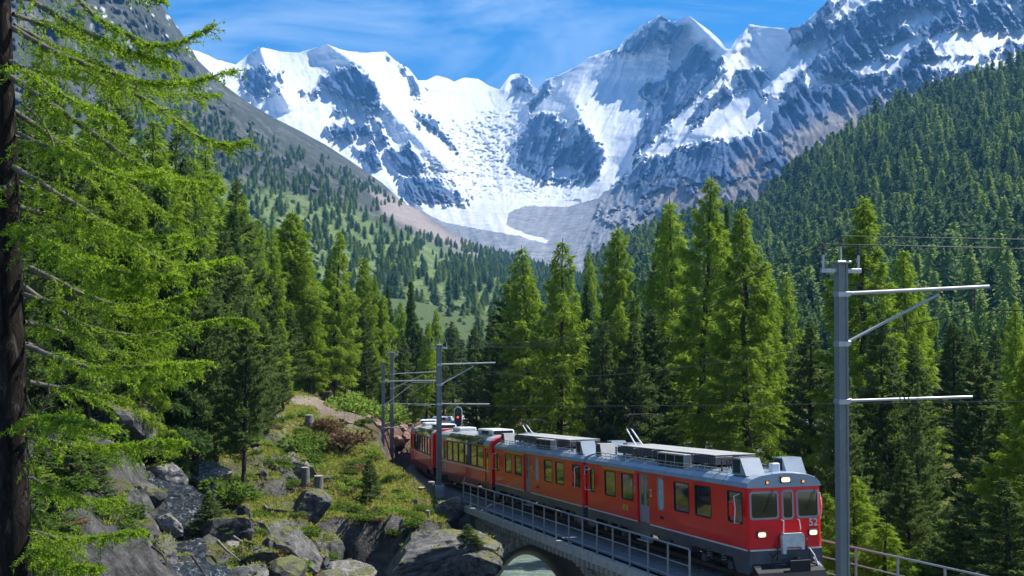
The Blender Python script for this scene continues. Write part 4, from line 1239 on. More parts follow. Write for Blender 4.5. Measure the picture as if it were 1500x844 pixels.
def board_mat():
    m, t, b, o = nmat('board_marked_concrete')
    f = noise_node(t, 1.0, 7, .7, stretch=(7, 7, .35)); f2 = noise_node(t, 1.5, 6, .7)
    c = ramp(t, f, [(.3, (.06, .06, .055)), (.5, (.17, .165, .15)), (.7, (.30, .29, .27))])
    t.links.new(mixc(t, mrange(t, f2, .5, .7, 0, .6), c, (.06, .06, .055)), b.inputs['Base Color']); b.inputs['Roughness'].default_value = .9; bump(t, b, f, .6, .05); return m
vl = MB(); us = np.linspace(-1, 1, 48); prof_n, prof_f = [], []
for u in us:
    for q, L_, off in ((NEAR, prof_n, -HWALL + .06), (FARF, prof_f, HWALL - .06)):
        s_ = q[0] + q[1] * u * .9999; L_.append(wpt(s_, off, rim(s_, q)))
prof_n = [Vector((prof_n[0].x, prof_n[0].y, -27 - bo.z))] + prof_n + [Vector((prof_n[-1].x, prof_n[-1].y, -27 - bo.z))]
prof_f = [Vector((prof_f[0].x, prof_f[0].y, -27 - bo.z))] + prof_f + [Vector((prof_f[-1].x, prof_f[-1].y, -27 - bo.z))]
n = len(prof_n); rows_ = 8
vs = [p.lerp(q, k / (rows_ - 1)) for k in range(rows_) for p, q in zip(prof_n, prof_f)]
vl.add(vs, [(r_ * n + i, r_ * n + i + 1, (r_ + 1) * n + i + 1, (r_ + 1) * n + i) for r_ in range(rows_ - 1) for i in range(n - 1)])
vl.build('arch_vault', board_mat(), br)
# facing stones, laid in rough courses on the side the picture shows
rs = np.random.RandomState(21)
shapes = []
for k in range(10):
    bm = bmesh.new(); bmesh.ops.create_cube(bm, size=1)
    bmesh.ops.bevel(bm, geom=bm.edges[:], offset=.09, segments=1, affect='EDGES')
    for v in bm.verts:
        v.co += Vector(rs.normal(0, .035, 3))
    me = bpy.data.meshes.new('stone'); bm.to_mesh(me); bm.free(); me.materials.append(m_stone[k % 4]); shapes.append(me)
stones = []
course = 0; zc = -9.2
def face_stone(s_, z_, ls, hs, side=-1, deep=.14, rot=0.0, k=None):
    W = BM(s_, side * (HWALL - .02 + rs.uniform(-.03, .035)), 0)
    c = W.translation.copy(); c.z = z_ - bo.z
    Rm = W.to_3x3().to_4x4()
    return Matrix.Translation(c) @ Rm @ Matrix.Rotation(rot, 4, 'Y') @ Matrix.Diagonal((ls, deep * 2, hs, 1))
rest_v = MB()
zc = zrail(S0) - .9
while zc > -17.5:
    hs = rs.uniform(.26, .42); s_ = S0 + rs.uniform(0, .4)
    while s_ < S1 + 1.2:
        ls = rs.uniform(.38, .95)
        mid = s_ + ls / 2; z_ = zc - hs / 2
        if z_ + hs / 2 < zrail(mid) - .78:
            rz = rim(mid, NEAR)
            if rz is None or z_ - hs * .5 > rz + RING * .9:
                stones.append((mid, z_, ls * .95, hs * .93))
        s_ += ls
    zc -= hs
# those that show in the photograph become parts; the rest join one piece
vis_, hid_ = [], []
for q in stones:
    M = face_stone(*q); w_ = M.translation + bo
    px_, py_ = to_px(w_.x, w_.y, w_.z)
    (vis_ if (700 < px_ < 1100 and py_ < 850) else hid_).append((q, M, px_))
vis_.sort(key=lambda a: -a[0][2] * a[0][3] / (a[1].translation + bo).y ** 2)
for q, M, _ in vis_[:290]:
    o = mobj('stone', shapes[rs.randint(10)], br); o.matrix_local = M
wall_rest = MB()
for q, M, _ in vis_[290:] + hid_ :
    me = shapes[rs.randint(10)]
    wall_rest.add([M @ v.co for v in me.vertices], [tuple(p.vertices) for p in me.polygons], me.materials[0])
tag(wall_rest.build('wall_stones', None, br), kind='stuff')
# voussoirs of the arch ring
nv = 84
for k in range(nv):
    am = math.asin(NEAR[1] / NEAR[2]) * (2 * (k + .5) / nv - 1); rn_ = NEAR[2]
    if am < 0: rn_ = 15.6; am *= 1.55
    rr_ = rn_ + RING / 2 + rs.uniform(-.02, .02)
    s_ = NEAR[0] + math.sin(am) * rr_; z_ = NEAR[3] - rn_ + math.cos(am) * rr_
    M = face_stone(s_, z_, 2 * math.asin(NEAR[1] / NEAR[2]) / nv * NEAR[2] * .93, RING * rs.uniform(.94, 1.04), deep=.17, rot=am)
    w_ = M.translation + bo; px_, py_ = to_px(w_.x, w_.y, w_.z)
    if py_ > 900: continue
    o = mobj('arch_stone', shapes[rs.randint(10)], br); o.matrix_local = M
# concrete deck slab with edge beam
dk = MB()
for a, b_, z0, z1 in ((-2.72, 2.72, -.74, -.62), (-2.72, -2.44, -.62, -.38), (2.44, 2.72, -.62, -.38)):
    rings = []
    for s_ in np.linspace(S0, S1 + 4.0, 26):
        W = BM(s_)
        rings.append([W @ Vector((0, q, z)) for q, z in ((a, z0), (b_, z0), (b_, z1), (a, z1))])
    vs = [v for r_ in rings for v in r_]; k = len(rings); fs = []
    for i in range(k - 1):
        for j in range(4): fs.append((4 * i + j, 4 * i + (j + 1) % 4, 4 * i + 4 + (j + 1) % 4, 4 * i + 4 + j))
    fs += [(3, 2, 1, 0), (4 * k - 4, 4 * k - 3, 4 * k - 2, 4 * k - 1)]
    dk.add(vs, fs)
dk.build('deck_slab', m_conc, br)
mb = MB(); mb.bbox(-.12, .12, -.28, .02, -.36, 0, .02); me_cb = mb.mesh('corbel', m_conc)
s_ = S0 + .4
while s_ < S1 - .5:
    W = BM(s_, -2.24, -.745); o = mobj('corbel', me_cb, br); o.matrix_local = W; s_ += .62
# walkway of steel sheets between track and railing
m_walk = simple('blue_grey_walkway', (.16, .19, .22), .7, var=.2, scale=3)
mb = MB(); mb.bbox(-.93, .93, -.42, .42, 0, .04, .008); me_w = mb.mesh('walkway_plate', m_walk)
for i in range(24):
    W = BM(S0 + 1 + i * 1.92, -2.0, -.30)
    Wr = tframe(S0 + 1 + i * 1.92, 0, 0).to_3x3().to_4x4(); Wr.translation = W.translation
    o = mobj('walkway_plate', me_w, br); o.matrix_local = Wr

# ---- railings
def railing(name, s_from, s_to, off, n, label, step=None):
    root = empty(name, T(s_from, off, -.36), 0, label, 'railing')
    ro = Vector(root.location)
    sp_ = np.linspace(s_from, s_to, n)
    mbp = MB(); mbp.bbox(-.035, .035, -.03, .03, 0, 1.30, .006); me_p = mbp.mesh('post', m_steel)
    for s_ in sp_:
        o = mobj('post', me_p, root); o.location = T(s_, off, -.36) - ro
        o.rotation_euler = (0, 0, math.atan2(tframe(s_)[1][0], tframe(s_)[0][0]))
    for dz in (.96, .40, -.12):
        r_ = .032 if dz > .9 else .022
        m2 = MB(); m2.tube([T(s_from, off, dz) - ro, T((s_from + s_to) / 2, off, dz) - ro, T(s_to, off, dz) - ro], r_, 8)
        m2.build('top_rail' if dz > .9 else 'lower_rail', m_steel, root, smooth=False)
    return root
railing('steel_railing', 1.9, 36.1, -2.62, 19, 'grey steel railing along the near left edge of the bridge below the train')
railing('steel_railing', -22.0, 20.0, 2.62, 18, 'grey steel railing on the far side of the bridge running out to the lower right')

# ================================================================== LINE MASTS AND WIRES
m_mast = simple('mast_concrete', (.21, .22, .215), .6, metal=.1, var=.12, scale=3, bumps=.1)
m_alu = simple('aluminium_tube', (.42, .43, .44), .45, metal=.4, var=.06)
m_ins = simple('brown_porcelain', (.05, .025, .02), .2, var=.2)
m_white = simple('white_paint', (.72, .72, .70), .5, var=.06)
m_wire = simple('dark_copper_wire', (.06, .065, .06), .5, metal=.5)
def insulator(mb, p0, p1, r=.07, n=4):
    p0 = Vector(p0); p1 = Vector(p1)
    mb.tube([p0, p1], r * .45, 8)
    for k in range(n):
        c = p0.lerp(p1, (k + .5) / n); a = (p1 - p0).normalized() * .012
        mb.tube([c - a, c, c + a], [r * .6, r, r * .6], 10)
def mast(px, D, base_y, top_y, label, arms, w=.30, heads=True, group='line masts beside the track', head_dir=None, armd=None):
    base = V(px, base_y, D); top = V(px, top_y, D); H = top.z - base.z
    x, y, z, dx, dy = [float(v) for v in track(max(-10, np.argmin((_tx - base.x) ** 2 + (_ty - base.y) ** 2) * .5 - 45))]
    arm = Vector((dy, -dx, 0)) if armd is None else Vector(armd)
    root = empty('catenary_mast', base, math.atan2(arm.y, arm.x), label, 'mast', group)
    mb = MB(); mb.bbox(-w / 2, w / 2, -w / 2, w / 2, -1.5, H, .02)
    mb.bbox(-w / 2 - .025, -w / 2 + .03, -w * .62, w * .62, -1.5, H, .004); mb.bbox(w / 2 - .03, w / 2 + .025, -w * .62, w * .62, -1.5, H, .004)
    mb.build('mast_shaft', m_mast, root)
    mb = MB(); mb.bbox(-.32, .32, -.32, .32, -.9, .05, .04); mb.build('footing', m_conc, root)
    if heads:
        mb = MB(); mb.bbox(-.58, .58, -.05, .05, H - .25, H - .13, .01); mb.bbox(-.54, -.48, -.02, .02, H - .13, H + .22, .004); mb.bbox(.48, .54, -.02, .02, H - .13, H + .22, .004)
        mb.bbox(-.2, .2, -.2, .2, H, H + .06, .01); mb.tube([(0, 0, H), (0, 0, H + .45)], .03, 8)
        mb.build('crossbar', m_steel, root)
        for q in ((-.51, H + .22), (.51, H + .22), (0, H + .45)):
            i_ = MB(); insulator(i_, (q[0], 0, q[1]), (q[0], 0, q[1] + .26), .10, 3); i_.build('insulator', m_ins, root)
    for (z0, z1, L, kind) in arms:
        mb = MB(); mb.bbox(-w / 2 - .045, w / 2 + .045, -w * .66, w * .66, z0 - .09, z0 + .05, .008); mb.bbox(w / 2 + .02, w / 2 + .16, -.05, .05, z0 - .06, z0 + .06, .01)
        for sg_ in (-1, 1): mb.cyl((-w / 2 - .05, sg_ * w * .5, z0 - .02), (1, 0, 0), .02, .06, 6)
        mb.build('arm_clamp', m_steel, root)
        mb = MB(); mb.tube([(w / 2, 0, z0), (L, 0, z1)], .05 if kind == 'top' else .038, 10)
        mb.build('bracket_arm' if kind != 'stay' else 'stay', m_alu, root)
        if kind == 'top':
            i_ = MB(); insulator(i_, (L * .9, 0, z1 - .05), (L * .9, 0, z1 - .62), .055, 6); i_.build('insulator', m_ins, root)
        if kind == 'steady':
            i_ = MB(); insulator(i_, (L * .42, 0, z0 + (z1 - z0) * .42), (L * .52, 0, z0 + (z1 - z0) * .52), .06, 3); i_.build('insulator', m_ins, root)
    return root, base, H, arm
masts = []
masts.append(mast(1235, 32.1, 919, 386, 'nearest and tallest mast, standing in front of the right railing beside the train', [(9.47 - .78 - .05, 9.47 - .62, 4.45, 'top'), (9.47 - 2.12, 9.47 - .84, 2.9, 'stay'), (9.47 - 3.62, 9.47 - 3.58, 3.9, 'steady')], w=.215))
masts.append(mast(643, 82.9, 712, 506, 'mid distance mast rising in front of the panorama coaches', [(8.15, 8.22, 3.9, 'top'), (6.8, 8.0, 2.4, 'stay'), (5.5, 5.42, 3.5, 'steady')], w=.26))
masts.append(mast(574, 113, 681, 517, 'farther mast left of the coaches at the mouth of the rock cutting', [(8.3, 8.5, 4.2, 'top'), (7.0, 8.2, 2.8, 'stay'), (5.6, 5.5, 4.0, 'steady')], w=.28))
masts.append(mast(561, 104, 672, 530, 'slimmer mast half sunk behind the grassy mound', [(6.5, 6.55, 4.6, 'top'), (4.5, 6.2, 2.4, 'stay'), (2.6, 2.6, 4.6, 'steady')], w=.22, heads=False))
masts.append(mast(595.5, 140, 645, 545, 'farthest thin mast showing above the last coach', [(6.5, 6.6, 4.0, 'top'), (5.0, 6.4, 2.4, 'stay'), (4.0, 3.9, 3.6, 'steady')], w=.24, heads=False))
m_prev = None
def sag(p, q, d, n=14):
    return [p.lerp(q, k / n) - Vector((0, 0, 4 * d * (k / n) * (1 - k / n))) for k in range(n + 1)]
def wire(name, p, q, d, r, label, cat='wire', group='overhead wires', drop=None):
    mb = MB(); mb.tube(sag(p, q, d), r, 5)
    o = mb.build(name, m_wire); tag(o, label, cat, group); return o
def armpt(k, L, z):
    root, base, H, arm = masts[k]; return base + arm * L + Vector((0, 0, z))
A0_, A1_, A2_, A4_ = 0, 1, 2, 4
beyond = Vector((26.5, -20, -3.6))
c0 = [armpt(0, 4.0, 8.2), armpt(1, 3.5, 7.6), armpt(2, 3.9, 7.9), armpt(4, 3.6, 5.9)]
c1 = [armpt(0, 3.85, 5.75), armpt(1, 3.4, 5.3), armpt(2, 3.9, 5.4), armpt(4, 3.5, 3.8)]
far = c0[0] + (c0[0] - c0[1]).normalized() * 45; far1 = c1[0] + (c1[0] - c1[1]).normalized() * 45
seq0 = [far] + c0; seq1 = [far1] + c1
for i, nm in enumerate(['over the right edge of the photo', 'above the train between the two nearest masts', 'between the second and third masts', 'behind the third mast']):
    wire('carrier_wire', seq0[i], seq0[i + 1], .9 if i < 2 else .5, .016 if i < 2 else .02, 'sagging carrier wire ' + nm)
    w2 = wire('contact_wire', seq1[i], seq1[i + 1], .05, .014 if i < 2 else .02, 'level contact wire ' + nm)
    # droppers
    n = 6 if i < 2 else 4
    g_ = [(sag(seq0[i], seq0[i + 1], .9 if i < 2 else .5)[int(round(14 * (k + .5) / n))], sag(seq1[i], seq1[i + 1], .05)[int(round(14 * (k + .5) / n))]) for k in range(n)]
    for a_, b_ in g_:
        mb = MB(); mb.tube([a_, b_], .007, 4); mb.build('dropper', m_wire, w2)
for k, dx_ in enumerate((-.51, .51, 0)):
    p0 = armpt(0, dx_, masts[0][2] + (.5 if k < 2 else .72)); p1 = armpt(1, dx_, masts[1][2] + (.5 if k < 2 else .72)); p2 = armpt(2, dx_, masts[2][2] + (.5 if k < 2 else .72))
    side_ = ('left', 'right', 'top')[k] + ' insulator'
    wire('feeder_wire', p0, p1, 1.5, .012, 'long feeder wire from the %s of the near mast back to the next mast' % side_)
    wire('feeder_wire', p1, p2, .7, .016, 'short feeder wire on the %s between second and third mast' % side_)
    wire('feeder_wire', p0, p0 + Vector((70, -4 + 3 * k, 1.8 + .35 * k)), 1.0, .012, 'feeder wire leaving the %s of the near mast to the right' % side_)

# ---- signal
sg = V(671, 640, 101); zb = gz(sg.x, sg.y); sroot = empty('railway_signal', (sg.x, sg.y, zb), R(-80), 'railway signal showing red behind the panorama coaches', 'signal')
zt = float(P(671, 597, 101)[2]) - zb
mb = MB(); mb.tube([(0, 0, -.3), (0, 0, zt - 1.2)], .06, 10); mb.build('signal_post', m_steel, sroot)
m_sig = simple('signal_black', (.012, .012, .014), .5, var=.1)
def pill(mb, w_, h_, x0, x1, zc, n=10, mat=None):
    poly = [(math.cos(a) * w_, zc + h_ + math.sin(a) * w_) for a in np.linspace(0, math.pi, n)] + [(math.cos(a) * w_, zc - h_ + math.sin(a) * w_) for a in np.linspace(math.pi, 2 * math.pi, n)]
    nn_ = len(poly); vs = [Vector((x0, a, b)) for a, b in poly] + [Vector((x1, a, b)) for a, b in poly]
    fs = [tuple(range(nn_)), tuple(range(2 * nn_ - 1, nn_ - 1, -1))] + [(i, (i + 1) % nn_, nn_ + (i + 1) % nn_, nn_ + i) for i in range(nn_)]
    mb.add(vs, fs, mat)
sroot.rotation_euler = (0, 0, R(-95))
mb = MB(); pill(mb, .34, .50, -.05, .02, zt - .78); mb.build('border_board', m_white, sroot)
mb = MB(); pill(mb, .27, .50, .02, .16, zt - .78); mb.build('signal_board', m_sig, sroot)
def emis(name, col, st, base=(.02, .02, .02)):
    mm, t, b, o = nmat(name); b.inputs['Base Color'].default_value = c4(base); b.inputs['Emission Color'].default_value = c4(col); b.inputs['Emission Strength'].default_value = st; b.inputs['Roughness'].default_value = .2; return mm
m_red_l = emis('red_signal_light', (1, .05, .03), 1.3); m_dark_l = simple('unlit_lens', (.03, .03, .03), .15)
for dz, mm in ((.45, m_dark_l), (0, m_red_l), (-.45, m_dark_l)):
    mb = MB(); mb.cyl((.175, 0, zt - .78 + dz), (1, 0, 0), .085, .03, 14); mb.build('signal_lamp', mm, sroot)
mb = MB(); mb.bbox(-.03, .03, -.34, .34, zt - 2.15, zt - 1.72, .01); mb.build('number_plate', m_white, sroot)
mb = MB(); mb.box(.032, .04, -.2, .2, zt - 2.0, zt - 1.88); mb.build('plate_marking', m_sig, sroot)
mb = MB(); mb.bbox(-.05, .05, -.2, .2, zt - 2.75, zt - 2.2, .02); mb.build('junction_box', m_steel, sroot)

# ================================================================== THE TRAIN
def paint(name, col, rough=.28, coat=.6, dirt=.12):
    m, t, b, o = nmat(name)
    f = noise_node(t, 1.4, 6, .65, stretch=(1, 1, 2.5))
    c = ramp(t, f, [(.25, [c * (1 - dirt * 2) for c in col]), (.6, col)])
    tc_ = t.nodes.new('ShaderNodeTexCoord'); sz_ = t.nodes.new('ShaderNodeSeparateXYZ'); t.links.new(tc_.outputs['Object'], sz_.inputs[0])
    low = mrange(t, sz_.outputs['Z'], 1.0, 1.75, .5, 0); f9 = noise_node(t, 5, 6, .7, stretch=(1, 1, .25))
    c = mixc(t, vmath(t, 'MULTIPLY', low, mrange(t, f9, .35, .7)), c, (.10, .06, .045))
    t.links.new(c, b.inputs['Base Color'])
    b.inputs['Roughness'].default_value = rough; b.inputs['Specular IOR Level'].default_value = .3; b.inputs['Coat Weight'].default_value = coat; b.inputs['Coat Roughness'].default_value = .04
    n = noise_node(t, .9, 3, .5); bump(t, b, n, .12, .02)
    return m
m_red = paint('train_red_paint', (.90, .004, .012), .3, .27, .05)
m_dred = paint('dark_red_paint', (.32, .01, .02))
m_roof = paint('silver_blue_roof_paint', (.30, .36, .42), .38, .3)
m_skirt = paint('slate_grey_skirt_paint', (.085, .10, .125), .45, .2, .25)
m_line = simple('white_line_paint', (.62, .62, .60), .5, var=.12)
m_glass = simple('dark_window_glass', (.018, .02, .018), .04, var=.1, coat=1.0)
m_gold = simple('tinted_window_glass', (.10, .085, .035), .05, var=.15, coat=1.0)  # golden reflection put into the pane colour
m_upglass = simple('green_roof_glass', (.035, .055, .05), .06, var=.1, coat=1.0)
m_gasket = simple('grey_window_frame', (.30, .30, .30), .5, var=.1)
m_yel = simple('yellow_band_paint', (.75, .36, .02), .5, var=.08)
m_under = simple('underframe_black', (.018, .018, .02), .75, var=.4)
m_grille = simple('louvre_black', (.012, .012, .014), .6, var=.2)
m_res = simple('resistor_mesh_steel', (.20, .175, .15), .7, metal=.3, var=.35, scale=12, bumps=.6)
m_top = simple('pale_sheet_metal', (.40, .39, .365), .6, metal=.1, var=.15, scale=2)
m_acw = simple('white_roof_unit_paint', (.74, .75, .75), .45, var=.06)
m_head = emis('headlight_lamp', (1, .80, .50), .6, (.6, .6, .6))
m_mark = emis('marker_lamp', (1, .45, .15), .5, (.3, .12, .05))

def wall(mb, hx, hz, holes, y, depth, mat, axis='x', sgn=-1):
    """flat wall spanning hx=(x0,x1), hz=(z0,z1) at |y| with rectangular holes and reveals; axis 'x': runs along x"""
    xs = sorted({hx[0], hx[1]} | {h[0] for h in holes} | {h[1] for h in holes}); zs = sorted({hz[0], hz[1]} | {h[2] for h in holes} | {h[3] for h in holes})
    def pt(a, z, d): return (a, sgn * (y - d), z) if axis == 'x' else (sgn * (y - d), a, z)
    for i in range(len(xs) - 1):
        for j in range(len(zs) - 1):
            cx, cz = (xs[i] + xs[i + 1]) / 2, (zs[j] + zs[j + 1]) / 2
            if any(h[0] < cx < h[1] and h[2] < cz < h[3] for h in holes): continue
            mb.add([pt(xs[i], zs[j], 0), pt(xs[i + 1], zs[j], 0), pt(xs[i + 1], zs[j + 1], 0), pt(xs[i], zs[j + 1], 0)], [(0, 1, 2, 3)], mat)
    for a, b, c, d in holes:
        v = [pt(a, c, 0), pt(b, c, 0), pt(b, d, 0), pt(a, d, 0), pt(a, c, depth), pt(b, c, depth), pt(b, d, depth), pt(a, d, depth)]
        mb.add(v, [(0, 1, 5, 4), (1, 2, 6, 5), (2, 3, 7, 6), (3, 0, 4, 7)], mat)
def rrect(a, b, c, d, r, n=4):
    pts = []
    for cx, cz, a0 in ((b - r, d - r, 0), (a + r, d - r, 90), (a + r, c + r, 180), (b - r, c + r, 270)):
        for k in range(n + 1):
            t_ = R(a0 + 90 * k / n); pts.append((cx + r * math.cos(t_), cz + r * math.sin(t_)))
    return pts
def window(parent, rect, y, sgn, axis='x', glass=None, r=.09, fw=.045, frame=None, name='window', recess=.03):
    a, b, c, d = rect
    def pt(u, z, q): return (u, sgn * q, z) if axis == 'x' else (sgn * q, u, z)
    out = rrect(a - .015, b + .015, c - .015, d + .015, r + .01); inn = rrect(a + fw, b - fw, c + fw, d - fw, max(r - .02, .02)); n = len(out)
    mb = MB(); v = [pt(*p, y + .004) for p in out] + [pt(*p, y + .012) for p in inn] + [pt(*p, y - recess) for p in inn]
    mb.add(v, [(i, (i + 1) % n, n + (i + 1) % n, n + i) for i in range(n)] + [(n + i, n + (i + 1) % n, 2 * n + (i + 1) % n, 2 * n + i) for i in range(n)])
    fr = mb.build('window_frame' if name == 'window' else name + '_frame', frame or m_gasket, parent)
    mb = MB(); v = [pt(*p, y - recess + .004) for p in inn]; mb.add(v, [tuple(range(n))]); mb.build('pane', glass or m_glass, fr)
    return fr
def text_mesh(txt, size, mat, depth=.004, bold=.0):
    cu = bpy.data.curves.new('text', 'FONT'); cu.body = txt; cu.size = size; cu.extrude = depth; cu.offset = bold
    cu.align_x = 'CENTER'; cu.align_y = 'CENTER'; cu.resolution_u = 3
    ob = bpy.data.objects.new('tmp', cu); sc.collection.objects.link(ob)
    dg = bpy.context.evaluated_depsgraph_get(); me = bpy.data.meshes.new_from_object(ob.evaluated_get(dg))
    bpy.data.objects.remove(ob); me.materials.clear(); me.materials.append(mat); return me
def on_side(o, x, z, y=-1.332): o.matrix_local = Matrix.Translation((x, y, z)) @ Matrix.Rotation(R(90), 4, 'X')
def on_front(o, y, z, x): o.matrix_local = Matrix.Translation((x, y, z)) @ Matrix.Rotation(R(90), 4, 'Z') @ Matrix.Rotation(R(90), 4, 'X')
def bogie(parent, x, wb=2.2):
    mb = MB()
    for y in (-.98, .98):
        mb.prism([(x - wb / 2 - .5, .55), (x - wb / 2 - .5, .72), (x - .55, .72), (x - .4, .5), (x + .4, .5), (x + .55, .72), (x + wb / 2 + .5, .72), (x + wb / 2 + .5, .55), (x + .5, .34), (x - .5, .34)], y - .06, y + .06)
    mb.bbox(x - .25, x + .25, -.95, .95, .35, .62, .02)
    fr = mb.build('bogie', m_under, parent)
    for q in (-wb / 2, wb / 2):
        mb = MB()
        for y in (-.56, .56): mb.cyl((x + q, y, .375), (0, 1, 0), .375, .11, 20); mb.cyl((x + q, y * 1.1, .375), (0, 1, 0), .14, .1, 12)
        mb.cyl((x + q, 0, .375), (0, 1, 0), .07, 1.1, 8); mb.build('wheelset', m_under, fr)
        mb = MB()
        for y in (-1.0, 1.0): mb.bbox(x + q - .16, x + q + .16, y - .14, y + .14, .22, .52, .03)
        mb.build('axle_box', m_skirt, fr)
        mb = MB()
        for y in (-1.08, 1.08):
            pts = [(x + q * .55 + math.cos(k * .9) * .1, y + math.sin(k * .9) * .1, .42 + .012 * k) for k in range(36)]
            mb.tube(pts, .02, 5)
        mb.build('coil_spring', m_steel, fr)
def section_loft(mb, sec, xs, mat=None, scale=None, caps=True):
    n = len(sec); vs = []
    for i, x in enumerate(xs):
        k = 1.0 if scale is None else scale[i]
        for y, z in sec: vs.append((x, y * (k if isinstance(k, float) else k[0]), (z - 3.05) * (k if isinstance(k, float) else k[1]) + 3.05))
    fs = [(i * n + j, i * n + j + 1, (i + 1) * n + j + 1, (i + 1) * n + j) for i in range(len(xs) - 1) for j in range(n - 1)]
    if caps: fs += [tuple(range(n)), tuple(range((len(xs) - 1) * n, len(xs) * n))[::-1]]
    mb.add(vs, fs, mat)
def hood(parent, x0, x1, y0, y1, z0, z1, slope_front=.4, slope_back=.15, side=-1, mat=None):
    mb = MB(); mb.prism([(x0, z0), (x0 + slope_back, z1), (x1 - slope_front, z1), (x1, z0)], y0, y1)
    h = mb.build('ventilation_hood', mat or m_roof, parent)
    y = (y0 if side < 0 else y1)
    mb = MB(); a, b = x0 + slope_back + .03, x1 - slope_front - .02
    mb.box(a, b, y - .012, y + .012, z0 + .06, z1 - .05)
    g = mb.build('grille', m_grille, h)
    mb = MB()
    for k in range(7): zz_ = z0 + .09 + (z1 - z0 - .18) * k / 6; mb.box(a, b, y + side * .014, y + side * .03, zz_ - .008, zz_ + .008)
    mb.build('louvre', m_skirt, h)
def railcar(s_front, label, number=None, panto='up'):
    L = 16.45; hw = 1.325
    root = empty('electric_railcar', (0, 0, 0), 0, label, 'railcar', 'coupled train cars')
    M0, M1 = tframe(s_front + 3.0), tframe(s_front + L - 3.0)
    M = tframe(s_front + L / 2); d = (M0.translation - M1.translation).normalized(); left = Vector((0, 0, 1)).cross(d).normalized(); up = d.cross(left)
    for i in range(3): M[i][0] = d[i]; M[i][1] = left[i]; M[i][2] = up[i]; M[i][3] = ((M0.translation + M1.translation) / 2)[i]
    root.matrix_world = M
    F = L / 2
    X = lambda s_: F - s_          # metres behind the nose -> local x
    wins = [(X(1.52), X(.38), 1.88, 2.90), (X(4.25), X(2.85), 1.83, 2.90), (X(6.20), X(4.78), 1.83, 2.90), (X(7.85), X(7.2), 1.72, 2.93), (X(11.9), X(10.5), 1.83, 2.88), (X(14.0), X(12.6), 1.83, 2.88), (X(15.95), X(15.35), 1.83, 2.86)]
    door = (X(10.05), X(8.75), .40, 2.97)
    cr = .14
    body = MB()
    for sg_ in (-1, 1):
        wall(body, (-F + cr, F - cr), (1.06, 3.08), wins + [(door[0], door[1], 1.06, door[3])], hw, .10, m_red, 'x', sg_)
    # rounded corners
    for ex in (-1, 1):
        for sg_ in (-1, 1):
            arc = [(ex * (F - cr + cr * math.cos(a)), sg_ * (hw - cr + cr * math.sin(a))) for a in np.linspace(0, math.pi / 2, 5)]
            for p, q in zip(arc[:-1], arc[1:]): body.add([(p[0], p[1], 1.06), (q[0], q[1], 1.06), (q[0], q[1], 3.08), (p[0], p[1], 3.08)], [(0, 1, 2, 3)], m_red)
    fw_ = [(-hw + .09, -hw + 1.10, 2.05, 2.93), (-hw + 1.23, -hw + 1.64, 2.02, 2.95), (-hw + 1.76, -hw + 2.56, 2.05, 2.93)]
    for ex in (-1, 1):
        wall(body, (-hw + cr, hw - cr), (1.06, 3.08), [(max(a, -hw + cr + .001), min(b, hw - cr - .001), c, d_) for a, b, c, d_ in fw_], F, .06, m_red, 'y', ex)
    body.box(-F + .1, F - .1, -hw + .11, hw - .11, 1.0, 1.08, m_under)
    body.box(-F + .25, F - .25, -hw + .22, hw - .22, 1.08, 3.05, m_grille)
    body.build('body', None, root)
    for sg_ in (-1, 1):
        for k, wn in enumerate(wins):
            window(root, wn, hw, sg_, r=.08 if k != 3 else .16, glass=m_glass if k != 3 else simple('frosted_glass', (.42, .50, .48), .3), name='window', frame=m_gasket if k == 3 else m_under, fw=.03)
    for ex in (1, -1):
        for wn in fw_: window(root, wn, F, ex, 'y', r=.10, name='windscreen', fw=.05)
        for yy_ in (-.62, .9):
            mb = MB(); mb.tube([(ex * (F + .03), yy_ + .2, 2.98), (ex * (F + .05), yy_ + .02, 2.5), (ex * (F + .05), yy_ - .1, 2.25)], .012, 5); mb.build('wiper', m_under, root)
    # doors: recessed grey leaf
    for sg_ in (-1, 1):
        mb = MB(); a, b, c, d_ = door; y0 = hw - .10
        mb.box(a + .01, b - .01, sg_ * (y0 - .04), sg_ * y0, c, d_)
        dr = mb.build('door', m_gasket, root)
        for u in (a + .2, b - .52):
            mb = MB(); mb.box(u, u + .32, sg_ * (y0 + .001), sg_ * (y0 + .012), 1.75, 2.85); mb.build('door_pane', m_glass, dr)
        mb = MB(); mb.tube([(b - .07, sg_ * (y0 + .05), 1.2), (b - .07, sg_ * (y0 + .05), 2.1)], .016, 6); mb.build('handrail', m_alu, dr)
        mb = MB(); mb.bbox(a, b, min(sg_ * (y0 - .05), sg_ * (hw + .06)), max(sg_ * (y0 - .05), sg_ * (hw + .06)), .34, .39, .01); mb.build('step', m_steel, dr)
    # skirt, white line
    sk = MB()
    for sg_ in (-1, 1):
        prof = [(-F + .05, .30), (-F + .05, 1.055), (F - .05, 1.055), (F - .05, .28), (F - .95, .28), (F - 1.25, .72), (door[1] + .05, .70), (door[1] + .02, .52), (door[0] - .02, .52), (door[0] - .05, .70), (-F + 1.25, .72), (-F + .95, .30)]
        sk.prism(prof, sg_ * (hw - .035), sg_ * (hw - .005))
    for ex in (-1, 1): sk.box(ex * (F - .05), ex * (F - .02), -hw + .03, hw - .03, .36, 1.055)
    sk.build('skirt', m_skirt, root)
    ln = MB()
    for sg_ in (-1, 1):
        for a, b in ((-F + .1, door[0] - .03), (door[1] + .03, F - .1)): ln.box(a, b, sg_ * (hw - .005), sg_ * (hw + .008), 1.035, 1.085)
    for ex in (-1, 1): ln.box(ex * (F - .03), ex * (F + .008), -hw + .06, hw - .06, 1.035, 1.085)
    ln.build('white_line', m_line, root)
